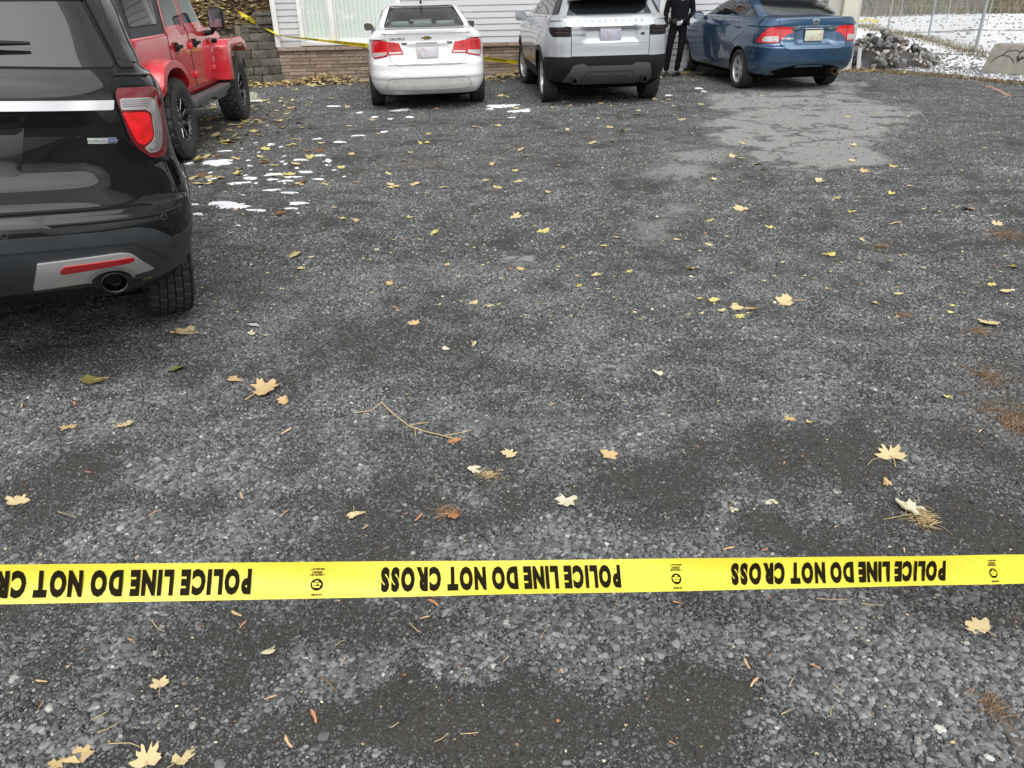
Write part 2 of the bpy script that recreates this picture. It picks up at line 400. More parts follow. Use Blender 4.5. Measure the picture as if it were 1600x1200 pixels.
def wheel(name, parent, x, y, Rt, wd, rim, side, style='five', tread='street', rimmat=None, steer=0., seg=96):
    """wheel centred at (x, y, Rt); side=+1 when the outer face looks to +X"""
    w = empty(name, (x, y, Rt)); w.parent = parent; w.rotation_euler = (0, 0, steer)
    h = wd / 2; sw = (Rt - rim)
    prof = [(-h * .80, rim * .985), (-h * .97, rim + sw * .22), (-h * 1.0, rim + sw * .5), (-h * .96, rim + sw * .78), (-h * .86, rim + sw * .93)]
    ng = 5; tr = []
    for i in range(ng):
        a = -h * .82 + i * h * 1.64 / ng; bq = a + h * 1.64 / ng * .86
        g = .012 if tread != 'mud' else .020
        crown = lambda q: Rt - .010 * (q / h) ** 2
        tr += [(a, crown(a)), (bq, crown(bq)), (bq + .001, crown(bq) - g), (a + h * 1.64 / ng - .001, crown(bq) - g)]
    prof += tr; prof += [(-a, r) for a, r in prof[:5]][::-1]
    V = []; m = len(prof); n = seg
    for j, (a, r) in enumerate(prof):
        for k in range(n):
            rr = r
            shoulder = abs(a) > h * .5; mid = r > Rt - .035
            if mid:
                ph = k % 4 if tread != 'mud' else k % 5
                kk = k + (2 if (j // 4) % 2 else 0)
                cut = (kk % 4 == 0) if tread == 'street' else (kk % 5 in (0,)) if tread != 'mud' else (kk % 5 in (0, 1) and shoulder or kk % 6 == 0)
                if cut: rr = r - (.006 if tread == 'street' else .014)
            elif tread == 'mud' and rim + sw * .6 < r: rr = r - (.010 if k % 5 in (0, 1) else 0)
            q = 2 * math.pi * k / n; V.append((a * side, rr * math.cos(q), rr * math.sin(q)))
    F = [(i * n + k, i * n + (k + 1) % n, (i + 1) * n + (k + 1) % n, (i + 1) * n + k) for i in range(m - 1) for k in range(n)]
    b = MB(); b.add(V, F); b.build('tyre', RUB, w, smooth=30)
    rm = rimmat or mat('wheel silver', (.58, .59, .61), .3, metal=.45, coat=.4); b = MB(); f = h * .78 * side; s = side
    b.lathe([(f, rim), (f + .006 * s, rim * .985), (f, rim * .955), (f - .02 * s, rim * .93), (-f * .9, rim * .90), (-f, rim * .98), (-f * .96, rim)], 48)
    nsp = {'five': 5, 'seven': 7, 'ten': 5, 'eight': 8}[style]; hb = f - .035 * s
    b.lathe([(hb + .012 * s, 0.001), (hb + .012 * s, .03), (hb, .055), (hb - .05 * s, .07), (-f * .2, .075), (-f * .2, .001)], 24)
    for i in range(nsp):
        a0 = 2 * math.pi * i / nsp + .3
        pairs = ((-.09, .09),) if style != 'ten' else ((-.20, -.09), (.09, .20))
        for (p0, p1) in pairs:
            wd0 = .030 if style != 'ten' else .018; wd1 = {'five': .034, 'seven': .024, 'ten': .020, 'eight': .020}[style]
            am = (p0 + p1) / 2
            ring = []
            for rr, ww, dx in ((.04, wd0, .0), (rim * .6, wd1, .006), (rim * .95, wd1 * 1.25, .022)):
                an = a0 + am * (0.6 if rr < .1 else 1.0) * (1 if style == 'ten' else 0)
                c = Vector((0, math.cos(an), math.sin(an))); t = Vector((0, -math.sin(an), math.cos(an)))
                for (q, dz) in ((-1, 0), (1, 0), (.7, -.03), (-.7, -.03)):
                    ring.append(c * rr + t * ww * q + Vector(((f - .035 * s) + s * (dx + dz + (.012 if abs(q) == 1 and False else 0)), 0, 0)))
            fs = [(0, 1, 2, 3), (8, 11, 10, 9)]
            for u in (0, 4): fs += [(u, u + 4, u + 5, u + 1), (u + 1, u + 5, u + 6, u + 2), (u + 2, u + 6, u + 7, u + 3), (u + 3, u + 7, u + 4, u)]
            b.add(ring, fs)
    b.build('rim', rm, w, smooth=35)
    b = MB(); b.lathe([(-f * .3, .001), (-f * .3, rim * .72), (-f * .42, rim * .74), (-f * .42, .001)], 32); b.lathe([(-f * .9, .001), (-f * .9, rim * .93)], 32)
    b.build('brake_disc', mat('brake disc', (.06, .055, .05), .6, metal=.6), w)
    return w

def plate_obj(body, mode, cx, cz, parent, tint, tilt=0):
    """a licence plate whose writing cannot be read: a soft pattern of its colours"""
    nm = 'plate ' + tint[0]
    if nm not in MATS:
        m = mat(nm, (.6, .6, .62), .35, coat=.3); t = m.node_tree; bs = t.nodes['Principled BSDF']
        tcn = t.nodes.new('ShaderNodeTexCoord'); n = t.nodes.new('ShaderNodeTexNoise'); n.inputs['Scale'].default_value = 14; n.inputs['Detail'].default_value = 1
        r = t.nodes.new('ShaderNodeValToRGB'); e = r.color_ramp.elements; e[0].position = .30; e[1].position = .70; e[0].color = (*tint[1], 1); e[1].color = (*tint[3], 1)
        q = e.new(.5); q.color = (*tint[2], 1)
        t.links.new(tcn.outputs['Object'], n.inputs['Vector']); t.links.new(n.outputs['Fac'], r.inputs['Fac']); t.links.new(r.outputs[0], bs.inputs['Base Color'])
    h, nn = body.hit(mode, cx, cz); b = MB()
    b.box((0, 0, 0), (.305, .008, .155)); o = b.build('license_plate', [MATS[nm]], parent, bevel=.003)
    o.location = (cx, h.y - .028, cz); o.rotation_euler = (R(tilt), 0, 0)
    b = MB()
    for sx_ in (-1, 1): b.box((sx_ * .1525, -.001, 0), (.006, .012, .16)); b.box((0, -.001, sx_ * .078), (.311, .012, .006))
    b.build('plate_frame', SATIN, o)
    return o
# ------------------------------------------------------------------ shared car bits
def glass_clear():
    if 'clear glass' in MATS: return MATS['clear glass']
    m = bpy.data.materials.new('clear glass'); m.use_nodes = True; t = m.node_tree; t.nodes.clear()
    o = t.nodes.new('ShaderNodeOutputMaterial'); a = t.nodes.new('ShaderNodeBsdfTransparent'); g = t.nodes.new('ShaderNodeBsdfGlossy'); x = t.nodes.new('ShaderNodeMixShader'); f = t.nodes.new('ShaderNodeFresnel')
    a.inputs['Color'].default_value = (.84, .93, .91, 1); g.inputs['Roughness'].default_value = .02; f.inputs['IOR'].default_value = 1.8
    t.links.new(f.outputs[0], x.inputs['Fac']); t.links.new(a.outputs[0], x.inputs[1]); t.links.new(g.outputs[0], x.inputs[2]); t.links.new(x.outputs[0], o.inputs['Surface'])
    MATS['clear glass'] = m; return m

def ior_glass(name, ior):
    m = mat(name, (.012, .014, .016), .02); m.node_tree.nodes['Principled BSDF'].inputs['IOR'].default_value = ior; return m

def side_mirror(parent, x, y, z, m, w=.20, h=.14, arm=.06, shape='round', back=None):
    """door mirror with its glass looking back"""
    s = 1 if x > 0 else -1; b = MB(); prof = []
    pts = [(-w / 2, -h * .30), (-w * .40, -h / 2), (w * .38, -h / 2), (w / 2, -h * .2), (w / 2, h * .30), (w * .36, h / 2), (-w * .22, h / 2), (-w / 2, h * .1)]
    if s < 0: pts = [(-a, c) for a, c in pts]
    # pts run from the door (negative) to the tip
    pts = rpoly(pts, h * .25, 3); n = len(pts)
    for k, (dy, sc) in enumerate(((-.0, .90), (0, 1), (.05, .97), (.09, .80), (.115, .45), (.12, .01))): prof.append([(x + s * arm + s * w / 2 * 0 + a * sc + s * w / 2, y + dy, z + c * sc) for a, c in pts])
    for r in prof: b.v.extend(r)
    for i in range(len(prof) - 1):
        for k in range(n): b.f.append((i * n + k, i * n + (k + 1) % n, (i + 1) * n + (k + 1) % n, (i + 1) * n + k)); b.mi.append(0)
    o = b.build('side_mirror', m, parent, smooth=50)
    b = MB(); b.add([(p[0], p[1] + .004, p[2]) for p in prof[0]], [tuple(range(n))]); b.build('mirror_glass', mat('mirror glass', (.35, .37, .40), .05, metal=1), o)
    b = MB(); b.tube([(x - s * .03, y + .05, z - h * .25), (x + s * (arm + .03), y + .04, z - h * .22)], [.035, .022], 8); b.build('mirror_arm', back or BLKP, o)
    return o

def lamp_rings(body, mode, cx, cz, r, m, parent, off=.006):
    b = MB()
    for k in range(3):
        rr = r * (1 - .3 * k)
        body.strip('', mode, [(cx + rr * math.cos(a), cz + rr * math.sin(a)) for a in np.linspace(0, 2 * math.pi, 20, endpoint=False)], r * .07, m, None, off, .05, True, False, b)
    return b.build('reflector', m, parent, smooth=60)

# ------------------------------------------------------------------ white saloon
def white_saloon(loc, yaw):
    T = empty('parked_sedan', loc, yaw, 'white four door sedan seen from behind, parked nose in by the window', 'car')
    P = paint('white paint', (.80, .81, .82), 0, .3, (.30, .28, .25), .62, .55)
    def df(V):
        x, y, z = V[:, 0], V[:, 1], V[:, 2]
        V[:, 0] = x * (1 - .05 * sstep(-y, -.3, 1.0) * (z < 1.0) - .07 * sstep(y, 2.6, 3.7))
        fl = .018 * np.exp(-((z - .55) / .16) ** 2) * (np.exp(-(y / .42) ** 2) + np.exp(-((y - 2.685) / .42) ** 2)); V[:, 0] += np.sign(x) * fl * (abs(x) > .7)
        rec = .035 * (1 - sstep(abs(x), .27, .36)) * sstep(z, .67, .71) * (1 - sstep(z, .93, .955)) * (y < -.5); V[:, 1] += rec
        V[:, 2] += .012 * (1 - (x / .8) ** 2) * sstep(z, 1.0, 1.13)
        V[:, 1] += .03 * sstep(z, .46, .49) * (1 - sstep(z, .49, .60)) * -.6 * (y < -.5)
        return V
    B = Body([(.20, -.72, 3.40, .76, 4, .55, 3, .8, 3), (.31, -.90, 3.55, .84, 4, .6, 3, .8, 5), (.42, -.955, 3.61, .885, 4, .62, 3, .8, 6), (.55, -.975, 3.63, .895, 4, .62, 3, .8, 5),
              (.66, -.975, 3.62, .895, 4, .62, 3, .8, 5), (.72, -.945, 3.58, .893, 4, .6, 3, .8, 5), (.85, -.925, 3.45, .89, 4, .6, 3, .8, 5), (.98, -.915, 2.9, .87, 4, .58, 3, .8, 4), (1.03, -.925, 2.6, .84, 4, .55, 3, .8, 4),
              (1.085, -.945, 2.38, .78, 4, .5, 3, .7, 3), (1.11, -.95, 2.28, .745, 4, .45, 3, .6, 2), (1.12, -.90, 2.22, .73, 4, .4, 3, .5, 6), (1.13, -.44, 2.12, .705, 4, .35, 3, .45, 5), (1.22, -.17, 1.92, .68, 4, .33, 3, .45, 5),
              (1.32, .12, 1.70, .64, 4, .33, 3, .45, 5), (1.40, .40, 1.42, .585, 4, .33, 3, .4, 4), (1.43, .60, 1.25, .52, 3.5, .3, 3, .35, 4), (1.448, .78, 1.12, .38, 3, .2, 3, .2, 3), (1.455, .92, 1.0, .12, 2, .04, 2, .04, 1)], df)
    cab = [([(-.585, 1.152), (.585, 1.152), (.475, 1.395), (-.475, 1.395)], -2, 4, 'Y'), ([(-.10, 1.175), (.80, 1.175), (.80, 1.375), (.42, 1.37), (.15, 1.30)], -2, 2, 'X'), ([(.90, 1.175), (1.95, 1.175), (1.45, 1.36), (.90, 1.385)], -2, 2, 'X')]
    body = B.mesh('body', [P, DARK], T, [(0, .33, .375, .55, 1.2), (2.685, .33, .375, .55, 1.2)], cab, lambda c: 1 if c[2] < .25 else 0)
    G = glass_clear()
    g = B.piece('rear_window', 'R', rpoly([(-.615, 1.142), (.615, 1.142), (.495, 1.412), (-.495, 1.412)], .04), G, T, .002, .06, .004)
    B.piece('window_band', 'R', rpoly([(-.615, 1.142), (.615, 1.142), (.495, 1.415), (-.495, 1.415)], .04), BLKP, g, .003, .06, .002, hole=rpoly([(-.59, 1.15), (.59, 1.15), (.485, 1.375), (-.485, 1.375)], .05))
    B.piece('windscreen', 'F', rpoly([(-.62, 1.16), (.62, 1.16), (.50, 1.41), (-.50, 1.41)], .04), G, T, .002, .08, .004)
    for md in ('SR', 'SL'):
        B.piece('side_window', md, rpoly([(-.12, 1.16), (.82, 1.16), (.82, 1.39), (.42, 1.385), (.15, 1.31)], .03), G, T, .002, .08, .004)
        B.piece('side_window', md, rpoly([(.87, 1.16), (1.98, 1.16), (1.45, 1.375), (.87, 1.395)], .03), G, T, .002, .08, .004)
        d = B.piece('rear_door', md, rpoly([(.38, .50), (.92, .42), (.92, 1.10), (-.12, 1.10), (-.05, .90), (.25, .75)], .05), P, T, .002, .12, .004, .006)
        d = B.piece('front_door', md, rpoly([(.94, .42), (1.98, .42), (2.02, .80), (2.0, 1.08), (.94, 1.10)], .05), P, T, .002, .12, .004, .006)
    tl = B.piece('trunk_lid', 'R', rpoly([(-.60, 1.095), (-.575, .97), (-.56, .80), (-.53, .70), (-.46, .672), (.46, .672), (.53, .70), (.56, .80), (.575, .97), (.60, 1.095)], .025), P, T, .004, .04, .004, .007)
    B.piece('trunk_spoiler', 'R', rpoly([(-.64, 1.085), (.64, 1.085), (.61, 1.118), (-.61, 1.118)], .012), P, tl, .012, .03, .01)
    B.piece('chrome_strip', 'R', rpoly([(-.375, .935), (.375, .935), (.375, .962), (-.375, .962)], .006), CHROME, tl, .014, .04, .02)
    bt = [(-.082, .012), (-.03, .012), (-.03, .024), (.05, .024), (.05, .012), (.082, .012), (.066, -.014), (.04, -.014), (.04, -.027), (-.04, -.027), (-.04, -.014), (-.066, -.014)]
    B.piece('badge', 'R', [(a * .95, 1.022 + c) for a, c in bt], CHROME, tl, .009, .02, .006)
    B.piece('badge', 'R', [(a * .83, 1.022 + c * .78) for a, c in bt], mat('gold badge', (.62, .40, .13), .3, metal=.8), tl, .012, .02, .004)
    B.text('lettering', 'CRUZE', 'R', -.455, 1.012, .026, mat('dark letters', (.05, .05, .05), .3, metal=.5), tl, .007, 1.3, .02)
    B.text('lettering', 'LS', 'R', -.345, 1.012, .026, mat('blue badge', (.05, .07, .14), .3), tl, .007, 1.4, .03)
    pl = plate_obj(B, 'R', 0, .83, tl, ('white', (.45, .30, .33), (.62, .60, .64), (.50, .52, .60)))
    for s in (1, -1):
        cr = 'R'; MI = lambda q: [(s * a, c) for a, c in q]
        lp = B.piece('tail_light', cr, MI(rpoly([(.575, .975), (.73, 1.00), (.775, .985), (.80, .92), (.80, .80), (.775, .752), (.60, .785), (.572, .80)], .018)), REDL, T, .008, .03, .012, .008, REDD)
        B.piece('lens', cr, MI(rpoly([(.59, .84), (.79, .83), (.79, .79), (.765, .765), (.60, .80)], .01)), CLRL, lp, .011, .025, .003)
        lamp_rings(B, 'R', s * .69, .905, .058, REDD, lp, .011)
        li = B.piece('tail_light', 'R', [(s * a, c) for a, c in rpoly([(.568, .98), (.41, .955), (.362, .83), (.355, .805), (.565, .80)], .012)], REDL, T, .009, .03, .010, .006, REDD)
        B.piece('lens', 'R', [(s * a, c) for a, c in [(.558, .835), (.38, .84), (.372, .818), (.558, .812)]], CLRL, li, .012, .03, .003)
        lamp_rings(B, 'R', s * .49, .90, .048, REDD, li, .012)
        side_mirror(T, s * .76, 1.78, 1.08, P, .19, .13, .03)
    B.piece('valance', 'R', rpoly([(-.64, .325), (-.60, .45), (-.53, .478), (.53, .478), (.60, .45), (.64, .325), (.40, .31), (-.40, .31)], [.01, .05, .05, .05, .05, .01, .1, .1]), mat('dusty white valance', (.66, .65, .61), .4, coat=.5, var=.12, vscale=20), T, .004, .04, .006, .006)
    B.strip('bumper_seam', 'R', [(-.585, .665), (-.40, .655), (.40, .655), (.585, .665)], .006, GAP, T, .003)
    b = MB(); b.box((0, 1.35, .235), (1.3, 3.6, .06)); b.box((0, -.35, .34), (1.0, .5, .12)); b.tube([(-.35, -.55, .33), (.35, -.55, .33)], .07, 12); b.build('chassis', DARK, T)
    for s in (1, -1):
        wheel('wheel', T, s * .79, 0, .325, .215, .215, s, 'five'); wheel('wheel', T, s * .79, 2.685, .325, .215, .215, s, 'five')
    b = MB(); b.tube([(0, .62, 1.455), (0, .58, 1.475), (0, .40, 1.66)], [.022, .012, .003], 8); b.build('antenna', BLKP, T)
    st = mat('grey seat fabric', (.42, .45, .44), .9)
    for x in (-.36, 0, .36):
        b = MB(); b.box((x, .35, 1.16), (.30, .12, .08)); b.build('rear_seat', st, T, bevel=.03, seg=3)
    for x in (-.36, .36):
        b = MB(); b.box((x, 1.05, 1.17), (.40, .12, .12), taper=.85); b.box((x, 1.07, 1.27), (.25, .10, .13)); b.build('front_seat', st, T, bevel=.035, seg=3)
    b = MB(); b.box((0, 1.62, 1.33), (.22, .03, .07)); b.build('inside_mirror', BLKP, T, bevel=.012)
    return T

# ------------------------------------------------------------------ silver-white compact SUV
def silver_suv(loc, yaw):
    T = empty('parked_suv', loc, yaw, 'silver white compact SUV with black lower bumper, parked between the white and the blue sedans', 'car')
    P = paint('silver white paint', (.34, .365, .39), .3, .3, (.25, .24, .22), .8, .35)
    def df(V):
        x, y, z = V[:, 0], V[:, 1], V[:, 2]
        V[:, 0] = x * (1 - .06 * sstep(-y, -.1, .95) * (z < 1.2) - .08 * sstep(y, 2.7, 3.5))
        fl = .022 * np.exp(-((z - .68) / .20) ** 2) * (np.exp(-(y / .46) ** 2) + np.exp(-((y - 2.66) / .46) ** 2)); V[:, 0] += np.sign(x) * fl * (abs(x) > .7)
        V[:, 1] += .035 * (1 - sstep(abs(x), .36, .43)) * sstep(z, .895, .93) * (1 - sstep(z, 1.08, 1.10)) * (y < -.5)
        return V
    B = Body([(.24, -.52, 3.15, .78, 4, .5, 3, .8, 3), (.34, -.68, 3.35, .88, 4, .55, 3, .8, 5), (.44, -.80, 3.44, .925, 4, .55, 3, .8, 6), (.58, -.855, 3.48, .945, 4.5, .5, 3, .8, 5),
              (.70, -.865, 3.50, .95, 4.5, .5, 3, .8, 3), (.74, -.86, 3.50, .95, 4.5, .48, 3, .8, 6), (.90, -.85, 3.46, .948, 4.5, .48, 3, .8, 6), (1.04, -.835, 3.35, .94, 4.5, .48, 3, .8, 5), (1.12, -.83, 3.2, .93, 4.5, .48, 3, .8, 3),
              (1.17, -.80, 2.9, .905, 4.5, .45, 3, .7, 3), (1.22, -.765, 2.5, .865, 4.5, .42, 3, .6, 3), (1.265, -.72, 2.25, .81, 4.5, .4, 3, .5, 4), (1.38, -.62, 2.0, .755, 4.5, .38, 3, .5, 4), (1.50, -.52, 1.6, .69, 4.5, .35, 3, .45, 4),
              (1.57, -.42, 1.3, .62, 4, .3, 3, .4, 3), (1.61, -.2, 1.1, .5, 3.5, .25, 3, .3, 3), (1.628, .2, .8, .25, 3, .1, 2, .1, 2), (1.632, .4, .6, .1, 2, .05, 2, .05, 1)], df)
    body = B.mesh('body', [P, DARK], T, [(0, .37, .43, .55, 1.2), (2.66, .37, .43, .55, 1.2)], (), lambda c: 1 if c[2] < .42 else 0)
    # black cladding round the bottom and the arches
    lb = B.piece('lower_bumper', 'R', rpoly([(-.90, .715), (.90, .715), (.90, .44), (.80, .37), (.45, .32), (-.45, .32), (-.80, .37), (-.90, .44)], .03), BLKP, T, .006, .05, .02)
    for s in (1, -1):
        cr = ('CR' if s > 0 else 'CL', .72, .90, -.84); md = 'SR' if s > 0 else 'SL'
        B.piece('lower_bumper_corner', md, rpoly([(-.80, .715), (-.43, .70), (-.40, .55), (-.45, .38), (-.80, .38)], .03), BLKP, T, .005, .05, .02)
        arc = [(.445 * math.cos(a), .37 + .445 * math.sin(a)) for a in np.linspace(-.15, math.pi + .15, 26)]
        for y0 in (0, 2.66): B.strip('arch_cladding', md, [(y0 + a, c) for a, c in arc], .075, BLKP, T, .007, .06)
        B.piece('sill', md, rpoly([(.44, .50), (2.2, .50), (2.2, .32), (.44, .32)], .02), BLKP, T, .008, .08, .02)
        B.piece('rear_door', md, rpoly([(.50, .56), (.95, .52), (.95, 1.215), (-.15, 1.235), (-.05, 1.0), (.40, .80)], .04), P, T, .002, .12, .004, .006)
        B.piece('front_door', md, rpoly([(.97, .52), (2.1, .50), (2.15, .85), (2.05, 1.17), (.97, 1.215)], .04), P, T, .002, .12, .004, .006)
        B.piece('side_window', md, rpoly([(-.62, 1.275), (.93, 1.255), (.93, 1.50), (-.45, 1.49)], .03), GLASSD, T, .008, .05, .010)
        B.piece('side_window', md, rpoly([(.96, 1.255), (2.15, 1.235), (1.75, 1.42), (1.45, 1.50), (.96, 1.50)], .03), GLASSD, T, .008, .05, .010)
        for yh in (.15, 1.15):
            hh, nn = B.hit(md, yh, 1.10); b = MB(); b.box((hh.x + s * .022, yh, 1.10), (.018, .17, .028)); b.box((hh.x + s * .008, yh - .07, 1.10), (.03, .02, .02)); b.box((hh.x + s * .008, yh + .07, 1.10), (.03, .02, .02)); b.build('door_handle', P, T, bevel=.006)
        MI = lambda q: [(s * a, c) for a, c in q]; cr = 'R'
        lp = B.piece('tail_light', cr, MI(rpoly([(.585, 1.118), (.875, 1.11), (.875, 1.04), (.84, .985), (.585, .985)], .012)), mat('smoked lens', (.004, .003, .0035), .22, spec=.3), T, .005, .035, .02)
        b = MB()
        for k in range(2): B.strip('', cr, MI([(.62, 1.09 - .05 * k), (.80, 1.09 - .05 * k)]), .012, REDD, None, .007, .04, False, False, b)
        b.build('lens', mat('lens glint', (.03, .008, .008), .2, coat=.5), lp)
        side_mirror(T, s * .84, 1.92, 1.20, P, .21, .16, .07)
        B.strip('seam', 'R', [(s * .58, .985), (s * .58, .72)], .007, GAP, T, .004)
        # tail pipe
        e = MB(); e.lathe([(-.80, .046), (-.89, .046), (-.89, .040), (-.70, .038), (-.70, .001)], 20, 'Y', M=Matrix.Translation((s * .53, 0, .385)))
        e.build('exhaust', mat('pipe steel', (.16, .15, .14), .3, metal=1), T)
    sk = mat('skid plate', (.075, .078, .075), .45, var=.15)
    S1 = B.piece('skid_plate', 'R', rpoly([(-.68, .375), (-.60, .50), (-.545, .60), (-.40, .622), (-.335, .585), (.335, .585), (.40, .622), (.60, .61), (.645, .50), (.66, .375), (.40, .33), (-.40, .33)], .02), sk, T, .020, .04, .03)
    B.strip('skid_ridge', 'R', [(-.42, .35), (-.36, .47), (-.33, .515), (.34, .515), (.37, .49), (.38, .35)], .014, mat('skid edge', (.035, .036, .035), .5), S1, .024)
    for q in (-.18, .18): B.strip('skid_ridge', 'R', [(q - .12, .36), (q - .10, .45), (q + .10, .45), (q + .11, .36)], .010, mat('skid edge', (.035, .036, .035), .5), S1, .023)
    B.strip('bumper_groove', 'R', [(-.80, .60), (-.74, .585), (.74, .585), (.80, .62)], .012, GAP, lb, .009)
    g = B.piece('tailgate', 'R', rpoly([(-.575, .722), (.575, .722), (.575, 1.118), (.665, 1.125), (.655, 1.255), (-.655, 1.255), (-.665, 1.125), (-.575, 1.118)], [.01, .01, .003, .01, .02, .02, .01, .003]), P, T, .004, .035, .004, .007)
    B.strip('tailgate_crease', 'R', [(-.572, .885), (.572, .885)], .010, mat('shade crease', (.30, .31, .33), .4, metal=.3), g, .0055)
    B.piece('plate_trim', 'R', rpoly([(-.57, 1.082), (.57, 1.082), (.57, 1.112), (-.57, 1.112)], .006), mat('satin grey trim', (.42, .42, .45), .3, metal=.5), g, .014, .05, .03)
    B.text('lettering', 'RANGE ROVER', 'R', 0, 1.178, .040, mat('silver letters', (.22, .23, .24), .4, metal=.3), g, .007, 1.3, .005, spacing=.62)
    B.text('lettering', 'EVOQUE', 'R', -.48, 1.005, .026, mat('dark letters', (.05, .05, .05), .3, metal=.5), g, .007, 1.4, .02)
    el = lambda cx, cz, a, c: [(cx + a * math.cos(t), cz + c * math.sin(t)) for t in np.linspace(0, 2 * math.pi, 20, endpoint=False)]
    o = B.piece('badge', 'R', el(.475, 1.005, .042, .024), SATIN, g, .008, .02, .006)
    B.piece('badge_centre', 'R', el(.475, 1.005, .036, .019), mat('badge green', (.01, .03, .02), .25), o, .010, .02, .002)
    plate_obj(B, 'R', 0, 1.005, g, ('grey', (.30, .27, .33), (.42, .42, .50), (.30, .32, .38)))
    B.piece('rear_window', 'R', rpoly([(-.635, 1.268), (.635, 1.268), (.52, 1.50), (-.52, 1.50)], .03), GLASSD, T, .004, .05, .006)
    sp = MB(); pr = [(-.40, 1.57), (-.78, 1.505), (-.80, 1.485), (-.60, 1.47), (-.42, 1.49)]
    vs = []; N = 15
    for i in range(N):
        u = -1 + 2 * i / (N - 1); sag = .04 * u * u
        for (a, c) in pr: vs.append((u * .60, a + .16 * u ** 4 + .0, c - sag))
    f = [(i * 5 + k, i * 5 + (k + 1) % 5, (i + 1) * 5 + (k + 1) % 5, (i + 1) * 5 + k) for i in range(N - 1) for k in range(5)]; f += [(0, 1, 2, 3, 4), tuple((N - 1) * 5 + k for k in (4, 3, 2, 1, 0))]
    sp.add(vs, f); sp.build('roof_spoiler', mat('gloss black', (.008, .008, .009), .08, coat=1), T)
    b = MB(); b.box((0, 1.3, .27), (1.3, 3.4, .08)); b.tube([(-.3, -.40, .40), (.3, -.40, .40)], .08, 12); b.box((0, -.05, .33), (1.0, .12, .08)); b.build('chassis', DARK, T)
    for s in (1, -1):
        wheel('wheel', T, s * .805, 0, .37, .235, .245, s, 'ten'); wheel('wheel', T, s * .805, 2.66, .37, .235, .245, s, 'ten', steer=R(9))
    return T

